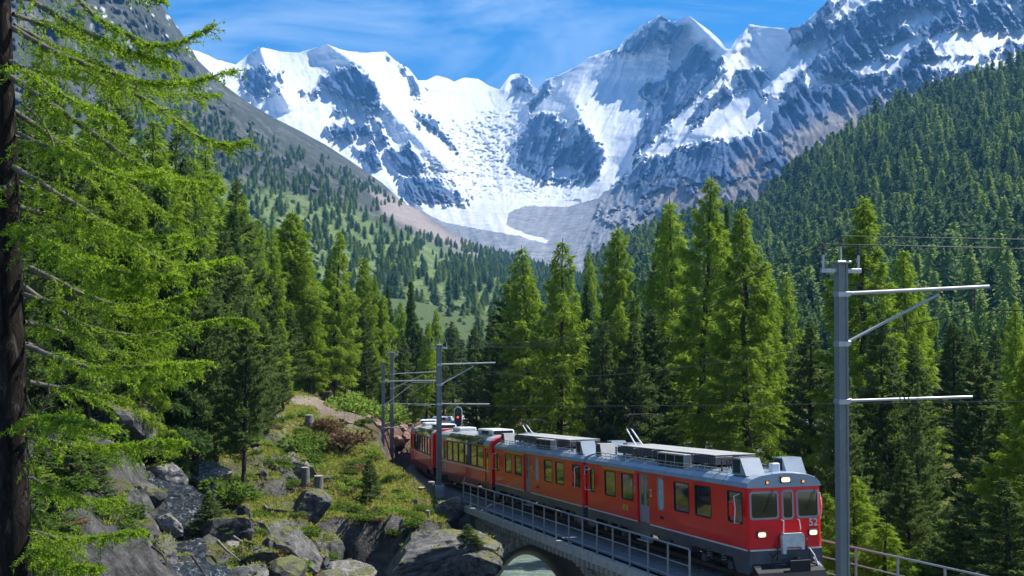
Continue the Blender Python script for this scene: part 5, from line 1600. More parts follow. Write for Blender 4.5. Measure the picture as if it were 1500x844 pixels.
    # roof shell
    sec = [(-hw - .015, 3.06), (-hw - .03, 3.10), (-hw + .02, 3.22), (-hw + .16, 3.36), (-.85, 3.47), (-.4, 3.53), (0, 3.55), (.4, 3.53), (.85, 3.47), (hw - .16, 3.36), (hw - .02, 3.22), (hw + .03, 3.10), (hw + .015, 3.06)]
    rf = MB(); section_loft(rf, sec, [-F - .02, -F + .12, F - .12, F + .02], None, [(.985, .93), (1., 1.), (1., 1.), (.985, .93)])
    roof = rf.build('roof', m_roof, root)
    gut = MB()
    for sg_ in (-1, 1): gut.bbox(-F + .05, F - .05, min(sg_ * (hw + .01), sg_ * (hw + .05)), max(sg_ * (hw + .01), sg_ * (hw + .05)), 3.07, 3.11, .006)
    gut.build('gutter', m_roof, roof)
    for k in range(6):
        mb = MB(); x_ = -F + 1.6 + k * 2.6
        section_loft(mb, [(a * 1.004, 3.05 + (b - 3.05) * 1.012) for a, b in sec], [x_, x_ + .03], caps=False); mb.build('roof_seam', m_skirt, roof)
    # roof kit
    hood(root, F - 1.55, F - .45, -1.12, -.42, 3.42, 3.98, .42, .12, -1); hood(root, F - 1.6, F - .55, .42, 1.12, 3.42, 3.96, .32, .12, -1)
    hood(root, -F + .35, -F + 1.25, -1.0, -.3, 3.42, 3.95, .25, .1, -1, m_top); hood(root, -F + .35, -F + 1.25, .3, 1.0, 3.42, 3.95, .25, .1, -1)
    mb = MB(); mb.bbox(F - .62, F - .38, -.22, .08, 3.5, 3.82, .03); mb.build('horn_box', m_acw, root)
    xs = [(F - 3.6 - k * 2.05) for k in range(5)]
    for k, x in enumerate(xs):
        mb = MB(); mb.bbox(x - 1.95, x, -.78, .78, 3.62, 3.90, .02); rb = mb.build('resistor_bank', m_res, root)
        mb = MB()
        for q in np.linspace(x - 1.85, x - .1, 12):
            for sg_ in (-1, 1): mb.box(q - .03, q + .03, sg_ * .79, sg_ * .82, 3.64, 3.86)
        tag(mb.build('resistor_fins', m_skirt, rb), kind='stuff')
        mb = MB(); mb.bbox(x - 1.93, x - .03, -.80, .80, 3.93, 3.965, .008); mb.build('cover_plate', m_top, rb)
        mb = MB()
        for q in (x - 1.6, x - .35):
            for y in (-.6, .6): mb.tube([(q, y, 3.45), (q, y, 3.64)], .06, 8)
        mb.build('resistor_foot', m_ins, rb)
    mb = MB(); mb.bbox(X(8.3), X(5.6), -1.12, -.84, 3.42, 3.90, .015); bx_ = mb.build('relay_box', m_top, root)
    for k in range(3):
        a = X(8.3) + .08 + k * .88; mb = MB(); mb.box(a, a + .76, -1.135, -1.118, 3.48, 3.84); mb.build('grille', m_grille, bx_)
    # walkway rails along the roof edge
    for sg_ in (-1, 1):
        mb = MB(); y = sg_ * 1.17
        mb.tube([(-F + 1.0, y, 3.58), (F - 1.7, y, 3.58)], .018, 6); mb.tube([(-F + 1.0, y, 3.46), (F - 1.7, y, 3.46)], .014, 6)
        for q in np.arange(-F + 1.0, F - 1.6, .62): mb.tube([(q, y, 3.34), (q, y, 3.58)], .012, 5)
        mb.build('roof_rail', m_top, root)
    rs_ = np.random.RandomState(3)
    mb = MB()
    for k in range(5):
        q = F - 2.0 - k * .22
        mb.tube([(q, -.7, 3.55), (q - .06, -.62, 3.83), (q - .1, -.3, 3.93), (q - .14, 0.0, 3.8), (q - .16, .1, 3.56)], .028, 6)
    for k in range(4): mb.tube([(F - 1.5, -.2 + .25 * k, 3.58), (F - 2.3, -.3 + .25 * k, 3.72), (F - 3.2, -.4 + .25 * k, 3.66), (F - 3.6, -.4 + .25 * k, 3.75)], .018, 5)
    mb.build('roof_cable', m_under, root)
    for q, y in ((F - 2.7, .5), (F - 2.7, -.95), (F - 3.25, .75), (F - 2.1, .7), (-F + 2.0, .6), (-F + 2.0, -.6), (-F + 3.3, .5)):
        mb = MB(); insulator(mb, (q, y, 3.45), (q, y, 3.85), .075, 4); mb.build('roof_insulator', m_ins, root)
    # pantograph
    pb = -F + 3.2
    mb = MB(); mb.bbox(pb - .7, pb + .7, -.5, .5, 3.78, 3.84, .01)
    for q in (-.6, .6):
        for y in (-.45, .45): mb.tube([(pb + q, y, 3.5), (pb + q, y, 3.8)], .05, 8)
    pg = mb.build('pantograph', m_under, root)
    if panto == 'up': knee = Vector((pb - 1.15, 0, 4.62)); head = Vector((pb + .35, 0, 5.28))
    else: knee = Vector((pb - 1.3, 0, 4.45)); head = Vector((pb + .3, 0, 4.75))
    mb = MB()
    for y in (-.16, .16): mb.tube([(pb + .25, y, 3.86), (knee.x, y * .7, knee.z)], .032, 8)
    mb.build('lower_arm', m_acw, pg)
    mb = MB()
    mb.tube([knee + Vector((0, -.12, 0)), head + Vector((0, -.32, -.12))], .018, 6); mb.tube([knee + Vector((0, .12, 0)), head + Vector((0, .32, -.12))], .018, 6); mb.tube([knee + Vector((0, -.14, 0)), knee + Vector((0, .14, 0))], .03, 6)
    mb.build('upper_arm', m_under, pg)
    mb = MB()
    for q in (-.2, .2): mb.tube([head + Vector((q, -.82, -.2)), head + Vector((q, -.7, -.05)), head + Vector((q, -.5, 0)), head + Vector((q, .5, 0)), head + Vector((q, .7, -.05)), head + Vector((q, .82, -.2))], .02, 6)
    for y in (-.32, .32): mb.tube([head + Vector((-.22, y, -.1)), head + Vector((.22, y, -.1))], .015, 5)
    mb.build('collector_head', m_under, pg)
    # running gear
    bogie(root, F - 3.0); bogie(root, -F + 3.0)
    mb = MB(); mb.bbox(F - 6.9, F - 5.2, -1.12, 1.12, .42, .98, .03); mb.bbox(F - 8.2, F - 7.1, -1.15, -.4, .5, .98, .03); mb.bbox(F - 11.8, F - 10.6, -1.12, 1.12, .45, .98, .03); mb.bbox(-F + .3, F - .3, -.9, .9, .85, 1.02, .02)
    mb.build('equipment_box', m_skirt, root)
    # face: lamps, mirrors, coupler
    for ex in (1, -1):
        for yv, zv, hw_, hh_, nm in ((-hw + 1.36, 3.30, .16, .08, 'top_lamp'), (-hw + .45, 1.56, .14, .08, 'headlamp'), (hw - .36, 1.56, .14, .08, 'headlamp')):
            mb = MB(); mb.bbox(min(ex * (F - .06), ex * (F + .07)), max(ex * (F - .06), ex * (F + .07)), yv - hw_ - .03, yv + hw_ + .03, zv - hh_ - .03, zv + hh_ + .03, .02)
            lp = mb.build(nm, m_under, root)
            mb = MB(); n_ = 12; v_ = [(ex * (F + .075), yv + p, zv + q) for p, q in rrect(-hw_, hw_, -hh_, hh_, .06)]; mb.add(v_, [tuple(range(len(v_)))])
            mb.build('lens', m_head if ex > 0 else m_dark_l, lp)
        for yv in (-hw + .71, -hw + 2.0):
            mb = MB(); mb.bbox(min(ex * (F - .05), ex * (F + .05)), max(ex * (F - .05), ex * (F + .05)), yv - .07, yv + .07, 3.16, 3.29, .015); lp = mb.build('marker_lamp', m_under, root)
            mb = MB(); mb.cyl((ex * (F + .055), yv, 3.225), (1, 0, 0), .045, .02, 12); mb.build('lens', m_mark, lp)
        mb = MB(); mb.prism([(-.40, 1.50), (-.33, 1.60), (.33, 1.60), (.40, 1.50), (.38, 1.06), (.30, 1.06), (.27, 1.16), (-.25, 1.16), (-.28, .95), (-.38, .95)], 0, .16, None, Matrix(((0, ex, 0, ex * F + .04 * ex), (1, 0, 0, .18), (0, 0, 1, -.02), (0, 0, 0, 1))))
        mb.build('coupling_cover', m_acw if False else simple('worn_white_cover', (.60, .60, .57), .6, var=.2, scale=5), root)
        mb = MB(); mb.bbox(min(ex * (F + .3), ex * (F + .36)), max(ex * (F + .3), ex * (F + .36)), -.05, .68, .38, .74, .02); mb.tube([(ex * F, .34, .7), (ex * (F + .34), .34, .7)], .1, 10); mb.build('buffer', m_under, root)
        mb = MB()
        for (y0, z0, y1, z1) in ((-.42, 1.2, -.38, .72), (-.25, 1.5, -.52, .8), (.62, 1.15, .85, .65), (-.58, .95, -.62, .5), (.72, 1.45, .6, 1.0)):
            mb.tube([(ex * (F + .01), y0, z0), (ex * (F + .14), (y0 + y1) / 2 + .04, (z0 + z1) / 2 + .1), (ex * (F + .16), (y0 + y1) / 2, (z0 + z1) / 2 - .15), (ex * (F + .04), y1, z1)], .022, 6)
        mb.build('brake_hose', m_under, root)
        mb = MB()
        mb.tube([(ex * (F + .01), -.16, 2.02), (ex * (F + .09), -.10, 1.98), (ex * (F + .09), -.12, 1.62), (ex * (F + .01), -.14, 1.58)], .015, 6)
        mb.tube([(ex * (F + .01), .42, 2.02), (ex * (F + .09), .46, 1.98), (ex * (F + .09), .50, 1.70), (ex * (F + .01), .52, 1.66)], .015, 6)
        mb.tube([(ex * (F + .02), .8, 1.1), (ex * (F + .2), .9, .85), (ex * (F + .16), 1.05, .5)], .022, 6); mb.tube([(ex * (F + .02), .95, .75), (ex * (F + .2), 1.15, .45)], .03, 6)
        mb.build('grab_handle', m_acw, root)
        mb = MB(); mb.prism([(F - .02, .62), (F + .36, .38), (F + .42, .14), (F + .2, .10), (F - .4, .12), (F - .4, .62)], -1.2, 1.2, None, Matrix.Scale(ex, 4, Vector((1, 0, 0))) if ex < 0 else None); mb.build('snow_plough', m_under, root)
    for sg_ in (-1, 1):
        for ex in (1, -1):
            xm = ex * (F - .62); yo = sg_ * (hw + .24)
            mb = MB(); mb.bbox(xm - .16, xm + .16, yo - .07, yo + .07, 2.1, 2.62, .03); mi_ = mb.build('mirror', m_red, root)
            mb = MB(); mb.tube([(xm + .05, sg_ * hw, 2.85), (xm + .12 * ex, yo, 2.78), (xm + .2 * ex, yo, 2.4), (xm + .12 * ex, yo, 1.92), (xm, sg_ * hw, 1.9)], .02, 6); mb.build('mirror_bracket', m_acw, mi_)
    # markings
    mb = MB()
    for sg_ in (-1, 1): mb.box(X(14.25), X(10.25), sg_ * (hw + .002), sg_ * (hw + .010), 2.955, 3.045)
    mb.build('yellow_stripe', m_yel, root)
    o = mobj('class_numeral', text_mesh('2', .42, m_line, .003, .004), root); on_side(o, X(8.52), 2.28)
    o = mobj('class_numeral', text_mesh('1', .36, m_line, .003, .004), root); on_side(o, X(10.36), 2.30)
    mb = MB(); mb.bbox(X(11.75), X(11.15), -hw - .012, -hw - .001, 1.38, 1.62, .002); sgn_ = mb.build('yellow_sign', m_yel, root)
    o = mobj('sign_symbol', text_mesh('(i)', .18, m_sig, .002), sgn_); on_side(o, X(11.45), 1.5, -hw - .015)
    mb = MB(); mb.bbox(X(7.62), X(7.28), -hw - .02, -hw, 1.38, 1.50, .01); mb.build('door_button', m_sig, root)
    if number:
        o = mobj('fleet_number', text_mesh(number, .34, m_line, .003, .006), root); on_front(o, hw - .31, 1.88, F + .008)
    # bellows at the rear
    mb = MB(); mb.bbox(-F - .28, -F - .01, -.5, .5, 1.1, 2.9, .06); mb.build('gangway', m_under, root)
    return root
railcar(0.0, 'leading red electric railcar with lit headlights and number 52 on its face', '52')
railcar(17.0, 'second red electric railcar coupled between the leading one and the panorama coaches', None, 'low')

def panorama(s_front, label, detail=True):
    L = 16.4; hw = 1.34
    root = empty('panorama_coach', (0, 0, 0), 0, label, 'coach', 'coupled train cars')
    M0, M1 = tframe(s_front + 2.5), tframe(s_front + L - 2.5)
    M = tframe(s_front + L / 2); d = (M0.translation - M1.translation).normalized(); left = Vector((0, 0, 1)).cross(d).normalized(); up = d.cross(left)
    for i in range(3): M[i][0] = d[i]; M[i][1] = left[i]; M[i][2] = up[i]; M[i][3] = ((M0.translation + M1.translation) / 2)[i]
    root.matrix_world = M
    F = L / 2; X = lambda s_: F - s_
    lower = [(X(2.1 + 1.78 * (k + 1)) + .05, X(2.1 + 1.78 * k) - .05, 1.80, 3.08) for k in range(6)]
    doors = [(X(1.75), X(.75), .62, 3.0), (X(14.9), X(13.9), .62, 3.0)]
    small = [(X(13.6), X(12.95), 1.9, 3.0), (X(15.9), X(15.2), 1.9, 2.9)]
    body = MB()
    for sg_ in (-1, 1): wall(body, (-F, F), (.98, 3.12), lower + [(a, b, .98, d_) for a, b, c, d_ in doors] + small, hw, .08, m_red, 'x', sg_)
    for ex in (-1, 1): wall(body, (-hw, hw), (.98, 3.12), [(-.45, .45, 1.05, 3.0)], F, .06, m_red, 'y', ex)
    body.box(-F + .1, F - .1, -hw + .09, hw - .09, 1.0, 1.1, m_under); body.box(-F + .2, F - .2, -hw + .2, hw - .2, 1.1, 3.1, m_grille)
    body.build('body', None, root)
    sec = [(-hw, 3.12), (-hw + .04, 3.28), (-hw + .16, 3.46), (-hw + .36, 3.60), (-.6, 3.72), (0, 3.76), (.6, 3.72), (hw - .36, 3.60), (hw - .16, 3.46), (hw - .04, 3.28), (hw, 3.12)]
    mb = MB(); section_loft(mb, sec, [-F, F]); rf = mb.build('roof', m_roof if False else paint('coach_roof_paint', (.46, .45, .44), .45, .2), root)
    for sx0, sx1 in ((-F - .01, -F + .55), (F - .62, F + .01)):
        mb = MB(); section_loft(mb, [(a * 1.012, 3.05 + (b - 3.05) * 1.03) for a, b in sec], [sx0, sx1])
        for sg_ in (-1, 1): mb.box(sx0, sx1, sg_ * (hw - .01), sg_ * (hw + .014), .55, 3.13)
        mb.build('end_band', m_red, root)
    for sg_ in (-1, 1):
        for a, b, c, d_ in lower:
            window(root, (a, b, c, d_), hw, sg_, glass=m_gold, r=.05, fw=.03, frame=m_under)
            mb = MB(); pr2 = [(sg_ * (hw + .012), 3.15), (sg_ * (hw - .028), 3.29), (sg_ * (hw - .145), 3.475), (sg_ * (hw - .33), 3.615)]
            for p, q in zip(pr2[:-1], pr2[1:]): mb.add([(a + .02, p[0], p[1]), (b - .02, p[0], p[1]), (b - .02, q[0], q[1]), (a + .02, q[0], q[1])], [(0, 1, 2, 3)])
            mb.build('roof_window', m_upglass, root, smooth=True)
        for k, (a, b, c, d_) in enumerate(doors):
            mb = MB(); mb.box(a + .01, b - .01, sg_ * (hw - .08), sg_ * (hw - .05), c, d_); dr = mb.build('door', m_red, root)
            mb = MB(); mb.box(a + .3, b - .3, sg_ * (hw - .049), sg_ * (hw - .04), 1.5, 2.85); mb.build('door_pane', m_glass, dr)
            mb = MB(); mb.box(a - .06, b + .1, sg_ * (hw + .002), sg_ * (hw + .012), 3.02, 3.11)
            for u in (a - .06, b + .01): mb.box(u, u + .05, sg_ * (hw + .002), sg_ * (hw + .010), 1.6, 3.02)
            mb.build('yellow_door_frame', m_yel, root)
        for q in small: window(root, q, hw, sg_, glass=m_glass, r=.06, fw=.03, frame=m_under)
    mb = MB()
    for sg_ in (-1, 1): mb.box(-F + .5, F - .62, sg_ * (hw + .002), sg_ * (hw + .010), 1.62, 1.72)
    mb.build('pale_stripe', m_line, root)
    mb = MB()
    for sg_ in (-1, 1): mb.prism([(-F + .1, .55), (-F + .1, .98), (F - .1, .98), (F - .1, .55), (F - 1.3, .55), (F - 1.5, .75), (F - 3.7, .75), (F - 4.0, .42), (-F + 4.0, .42), (-F + 3.7, .75), (-F + 1.5, .75), (-F + 1.3, .55)], sg_ * (hw - .04), sg_ * (hw - .004))
    mb.build('skirt', m_dred, root)
    mb = MB(); mb.bbox(F - 6.2, F - 2.4, -.72, .72, 3.7, 4.06, .08); ac = mb.build('air_conditioner', m_acw, root)
    mb = MB(); mb.box(F - 2.395, F - 2.37, -.6, .6, 3.78, 4.0); mb.box(F - 5.0, F - 3.2, -.735, -.722, 3.78, 3.98); mb.build('grille', m_grille, ac)
    mb = MB(); mb.bbox(-F + 2.2, -F + 4.4, -.6, .6, 3.7, 3.98, .06); mb.build('air_conditioner', m_acw, root)
    bogie(root, F - 2.5, 1.8); bogie(root, -F + 2.5, 1.8)
    mb = MB(); mb.bbox(-F + .3, F - .3, -.9, .9, .85, 1.02, .02); mb.bbox(-2.4, 2.4, -1.15, 1.15, .45, .95, .04); mb.build('equipment_box', m_under, root)
    mb = MB(); mb.bbox(-F - .30, -F - .01, -.5, .5, 1.1, 3.0, .06); mb.build('gangway', m_under, root)
    mb = MB(); mb.bbox(F - 14.0 + .5, F - 14.0 + 1.0, -hw - .014, -hw - .003, 1.15, 1.5, .002); mb.build('blue_sticker', simple('pale_blue_sticker', (.35, .50, .62), .5), root)
    return root
panorama(34.0, 'panorama coach directly behind the second railcar with bright red end band')
panorama(50.9, 'second panorama coach, partly hidden behind the mid distance mast')
panorama(67.8, 'third panorama coach turning into the curve at the cutting')
panorama(84.7, 'rearmost visible coach, only its roof units showing beyond the curve')

# ================================================================== ROCKS, SHRUBS, GRASS
m_rocks = []
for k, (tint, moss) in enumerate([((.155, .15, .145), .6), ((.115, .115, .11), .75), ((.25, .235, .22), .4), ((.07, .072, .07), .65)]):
    mm, t, b, o = nmat('boulder_rock')
    f = noise_node(t, 2.4, 10, .78, dist=1.2); f2 = noise_node(t, 1.3, 5, .6); f3 = noise_node(t, 9, 5, .7)
    cc = ramp(t, f, [(.36, [q * .15 for q in tint]), (.47, [q * .7 for q in tint]), (.66, [min(1, q * 1.8) for q in tint])])
    geo = t.nodes.new('ShaderNodeNewGeometry'); sp_ = t.nodes.new('ShaderNodeSeparateXYZ'); t.links.new(geo.outputs['Normal'], sp_.inputs[0])
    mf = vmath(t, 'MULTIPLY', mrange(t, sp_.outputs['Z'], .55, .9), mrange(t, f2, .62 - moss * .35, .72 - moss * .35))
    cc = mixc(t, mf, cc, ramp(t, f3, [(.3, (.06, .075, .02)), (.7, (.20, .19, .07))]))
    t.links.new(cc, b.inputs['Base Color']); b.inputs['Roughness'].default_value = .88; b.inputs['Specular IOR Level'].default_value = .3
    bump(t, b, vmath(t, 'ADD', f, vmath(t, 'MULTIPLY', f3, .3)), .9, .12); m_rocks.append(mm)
def rock_mesh(seed, sub=4, planes=13, rough=.07, strata=.0):
    rs = np.random.RandomState(seed)
    bm = bmesh.new(); bmesh.ops.create_icosphere(bm, subdivisions=sub, radius=1)
    v = np.array([tuple(q.co) for q in bm.verts])
    nrm = unit(rs.normal(size=(planes, 3))); dd = rs.uniform(.42, .9, planes)
    for n_, d_ in zip(nrm, dd):
        h = v @ n_ - d_; m_ = h > 0; v[m_] -= h[m_, None] * n_ * .97
    v *= (1 + rough * fbm(v * 1.7 + seed, 4, ridged=True)[:, None]); v += .035 * fbm(v * 6 + seed, 3)[:, None] * unit(v)
    cr_ = fbm(v * 2.3 + seed * 1.7, 2, ridged=True); v *= (1 - .09 * sstep(.72, .93, cr_))[:, None]
    if strata:
        q = v[:, 2] * 6 + .8 * gnoise(v * 2); fr = q - np.floor(q); v[:, :2] *= (1 - strata * sstep(.1, .3, fr) * (1 - sstep(.3, .9, fr)))[:, None]
    for q, c in zip(bm.verts, v): q.co = c
    me = bpy.data.meshes.new('boulder'); bm.to_mesh(me); bm.free(); me.shade_flat(); return me
rock_bank = []
for k in range(9):
    me = rock_mesh(100 + k, 4 if k < 3 else 3, strata=0); me.materials.append(m_rocks[k % 4]); rock_bank.append(me)
def boulder(px, py, D, dims, label, group=None, k=0, rot=0.0, tilt=(0, 0), sub=None, mat=None):
    p = V(px, py, D); me = rock_bank[k % len(rock_bank)]
    if sub:
        me = rock_mesh(300 + int(px), sub, strata=(.05 if k == -1 else 0), rough=.09); me.materials.append(m_rocks[mat or 0])
    o = mobj('boulder', me); o.location = p; o.scale = dims; o.rotation_euler = (tilt[0], tilt[1], rot)
    return tag(o, label, 'rock', group)
boulder(632, 832, 57, (3.5, 2.6, 1.55), 'huge flat topped grey boulder in front of the bridge arch', sub=5, rot=.5, tilt=(.06, -.12), mat=0)
boulder(700, 822, 56.4, (1.15, 1.3, 1.0), 'angular grey boulder leaning on the huge one next to the bridge wall', sub=4, rot=1.1, mat=0)
boulder(505, 842, 47, (1.15, 1.1, .5), 'pale layered rock slab at the bottom edge below the dark overhang', sub=4, rot=.3, mat=2)
boulder(478, 850, 45, (.9, .8, .35), 'lower step of the pale layered slab at the bottom edge', k=0, rot=.9)
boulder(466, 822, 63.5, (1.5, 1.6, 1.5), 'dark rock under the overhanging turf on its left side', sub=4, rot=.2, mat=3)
boulder(590, 838, 68.6, (2.6, 1.2, 2.2), 'dark rock face in the shade under the turf overhang', sub=4, rot=.1, mat=3)
boulder(430, 690, 75, (1.9, 1.6, 1.35), 'craggy pale outcrop left of the two cut posts', sub=5, rot=.4, mat=2)
boulder(404, 700, 73, (1.4, 1.3, 1.2), 'dark fissured block against the craggy pale outcrop', sub=4, rot=1.4, mat=0)
boulder(398, 646, 84, (2.2, 1.2, .7), 'tilted slab among shrubs above the craggy outcrop', k=3, rot=-.5, tilt=(.2, .5))
boulder(300, 694, 64, (1.5, 1.3, .85), 'pale boulder beside the foot of the slender pine', sub=4, rot=.8, mat=2)
boulder(172, 618, 57, (2.8, 2.2, 1.7), 'big smooth boulder in forest shade behind the larch branches', sub=4, rot=.3, mat=1)
boulder(92, 655, 50, (1.5, 1.4, 1.1), 'shaded rock at the left behind the near trunk', k=4, rot=1.2)
boulder(450, 745, 66, (1.5, 1.3, 1.1), 'dark cracked rock below the two cut posts', sub=4, rot=.7, mat=1)
boulder(405, 778, 58, (1.7, 1.5, .95), 'grey ledge above the ferns at the foot of the mound', sub=5, rot=2.0, mat=0)
boulder(432, 812, 53, (1.5, 1.2, 1.5), 'upright fractured rock left of the dark hollow', sub=4, rot=.2, mat=0)
boulder(372, 818, 50, (1.5, 1.3, .8), 'broad mossy ledge near the bottom edge left of the hollow', sub=5, rot=.9, mat=0)
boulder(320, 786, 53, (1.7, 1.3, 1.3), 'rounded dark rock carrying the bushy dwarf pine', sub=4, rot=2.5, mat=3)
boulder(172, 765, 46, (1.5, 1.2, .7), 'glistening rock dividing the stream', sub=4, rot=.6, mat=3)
boulder(236, 704, 59, (1.5, 1.2, 1.0), 'dark rock at the head of the cascade', k=2, rot=.1)
boulder(118, 792, 42, (1.3, 1.0, .7), 'flat grey rock at the left edge of the stream', k=1, rot=2.0)
boulder(350, 850, 45, (1.5, 1.2, .9), 'jagged rock at the bottom edge right of the dead sticks', sub=4, rot=.3, mat=0)
boulder(415, 848, 48, (1.3, 1.0, .9), 'narrow jagged rock at the bottom edge beside the layered slab', k=3, rot=1.3)
boulder(662, 744, 74, (1.1, .8, .8), 'rock under the turf at the corner of the bridge', k=2, rot=.5)
rs = np.random.RandomState(5); n_ = 0; tries = 0
while n_ < 150 and tries < 6000:
    tries += 1
    px_, py_, = rs.uniform(120, 665), rs.uniform(640, 850); D_ = float(np.interp(py_, [600, 700, 760, 850], [100, 76, 60, 40])) * rs.uniform(.85, 1.15)
    X_ = (px_ - 750) / FPX * D_; z_ = gz(X_, D_); qx, qy = to_px(X_, D_, z_)
    if not (120 < qx < 660 and 650 < qy < 850): continue
    grassy_ = in_poly(np.array([qx]), np.array([qy]), [(440, 600), (560, 620), (670, 730), (660, 780), (520, 770), (480, 700)])[0] > 0
    if grassy_ and rs.rand() < .8: continue
    s_ = (.15 + .75 * rs.rand() ** 2) * (.5 if grassy_ else 1)
    o = mobj('boulder', rock_bank[rs.randint(9)]); o.location = (X_, D_, z_ - .1 * s_); o.scale = (s_ * rs.uniform(.8, 1.4), s_, s_ * rs.uniform(.5, .95)); o.rotation_euler = (rs.uniform(-.4, .4), rs.uniform(-.4, .4), rs.rand() * 6)
    tag(o, 'loose grey rock on the broken slope between the stream and the mound', 'rock', 'loose rocks on the slope'); n_ += 1
# red blocks of the cutting
m_redrock = simple('red_cutting_rock', (.27, .17, .13), .9, var=.45, scale=2.2, bumps=.8, bdist=.06)
red_bank = []
for k in range(4): me = rock_mesh(500 + k, 3); me.materials.append(m_redrock); red_bank.append(me)
for k in range(20):
    s_ = 69 + k * 1.7 + rs.uniform(-.5, .5); off_ = -rs.uniform(3.3, 5.8)
    M = tframe(s_, off_); x_, y_ = M.translation.x, M.translation.y
    o = mobj('boulder', red_bank[k % 4]); q = rs.uniform(.35, .95); o.location = (x_, y_, gz(x_, y_) + .1); o.scale = (q, q, q * rs.uniform(.7, 1.3)); o.rotation_euler = (rs.rand(), rs.rand(), rs.rand() * 6)
    tag(o, 'reddish broken block in the rock cutting left of the rearmost coach', 'rock', 'red blocks of the cutting')

M_GRASS = leaf_mat('grass_blades', (.14, .16, .025), (.29, .30, .06), (.50, .44, .15), (.42, .50, .06), .4, .7)
M_SHRUB = leaf_mat('shrub_leaves', (.035, .07, .014), (.09, .15, .03), (.17, .24, .05), (.26, .40, .05), .4, 1.0)
M_ALDER = leaf_mat('bright_shrub_leaves', (.09, .16, .03), (.19, .29, .05), (.30, .40, .09), (.40, .55, .08), .45, 1.0)
M_BROWN = leaf_mat('brown_heather', (.07, .04, .025), (.17, .10, .06), (.27, .19, .11), (.3, .2, .1), .2, 1.0)
def bush_mesh(seed, mat, n=900, leaf=.16):
    rs = np.random.RandomState(seed); A = Acc()
    lumps = rs.normal(0, .42, (9, 3)); lumps[:, 2] = np.abs(lumps[:, 2]) * .8 + .15; lr = rs.uniform(.28, .5, 9)
    c = rs.randint(0, 9, n); d = unit(rs.normal(size=(n, 3))); d[:, 2] = np.abs(d[:, 2]) * .9 + .05
    p = lumps[c] + d * lr[c][:, None] * rs.uniform(.6, 1.05, n)[:, None]
    dd = unit(d + rs.normal(0, .6, (n, 3)))
    v, f = kites(p, dd, rs.uniform(.6, 1.3, n) * leaf, rs.uniform(.22, .42, n) * leaf, rs); A.add(v, f, np.repeat(rs.rand(n), 4))
    for k in range(9):
        v, f = tube_np([[0, 0, -.1], lumps[k] * .5, lumps[k]], [.03, .02, .008], 4); A.add(v, f, .3, 1)
    return A.mesh('foliage', [mat, M_BARK])
bushes = {nm: [bush_mesh(40 + k + 10 * j, mt_) for k in range(3)] for j, (nm, mt_) in enumerate([('shrub', M_SHRUB), ('alder', M_ALDER), ('heather', M_BROWN)])}
def bush(kind, px, py, D, size, label, group=None, flat=.75):
    x = (px - 750) / FPX * D; z = gz(x, D)
    o = mobj({'shrub': 'green_shrub', 'alder': 'alder_bush', 'heather': 'heather_bush'}[kind], bushes[kind][int(px) % 3]); o.location = (x, D, z - .05); o.scale = (size, size, size * flat); o.rotation_euler = (0, 0, px * 1.3)
    return tag(o, label, 'bush', group)
for i, (px_, D_, s_) in enumerate([(520, 119, 2.2), (532, 117, 2.4), (546, 116, 2.3), (556, 113, 2.0), (512, 121, 1.9), (565, 118, 1.8)]):
    bush('alder', px_, 0, D_, s_, 'bright green alder bush in the clump above the sandy path end', 'alder bushes by the path', .95)
bush('alder', 447, 0, 103, 1.0, 'light green bush standing against the sandy slab')
bush('shrub', 452, 0, 90, 2.0, 'green bush in the middle of the slope above the cut posts')
bush('shrub', 438, 0, 84, 2.2, 'wide green bush just above the craggy outcrop')
bush('shrub', 462, 0, 82, 1.6, 'small green bush right above the cut posts')
bush('heather', 500, 0, 93, 2.2, 'brown heather patch below the sandy slab')
bush('heather', 475, 0, 99, 1.5, 'brown dry patch left of the sandy slab')
bush('alder', 432, 0, 52, 1.0, 'fresh green tuft of leaves on the upright fractured rock')
bush('shrub', 352, 0, 70, 1.6, 'dark shrub between pale boulder and craggy outcrop')
bush('shrub', 340, 0, 57, 1.6, 'shrub at the right foot of the bushy dwarf pine')
bush('alder', 604, 0, 128, 1.6, 'bright bush over the rearmost coach beside the cutting')
rs = np.random.RandomState(31); n_ = 0
for _ in range(6000):
    if n_ >= 230: break
    px_ = rs.uniform(90, 668); D_ = rs.uniform(36, 122); X_ = (px_ - 750) / FPX * D_; z_ = gz(X_, D_); qx, qy = to_px(X_, D_, z_)
    if qy < 585 or qy > 850: continue
    dt, _s, sd = track_near(np.array([X_]), np.array([D_]))
    if dt[0] < 5 or d_line(np.array([X_]), np.array([D_]), STREAM)[0] < 2.2: continue
    if in_poly(np.array([qx]), np.array([qy]), [(418, 582), (470, 580), (532, 603), (512, 624), (425, 600)])[0] > -3: continue
    kd = rs.choice(['shrub', 'shrub', 'heather', 'alder'], p=[.5, .2, .2, .1]); s_ = rs.uniform(.35, 1.0)
    bush(kd, px_, 0, D_, s_, {'shrub': 'low green dwarf shrub on the slope left of the railway', 'alder': 'small light green shrub on the slope left of the railway', 'heather': 'low brown heather on the slope left of the railway'}[kd], kd + ' clumps on the slope left of the railway', .6)
    n_ += 1
for _ in range(200):
    px_ = rs.uniform(1180, 1560); D_ = rs.uniform(38, 95); X_ = (px_ - 750) / FPX * D_
    dt, _s, sd = track_near(np.array([X_]), np.array([D_]))
    if sd[0] < 0 or dt[0] < 6 or (abs(px_ - 1390) < 26 and D_ > 75) or _ > 80: continue
    bush('shrub', px_, 0, D_, rs.uniform(.8, 1.8), 'green undergrowth shrub behind the right railing', 'undergrowth behind the right railing', .8)
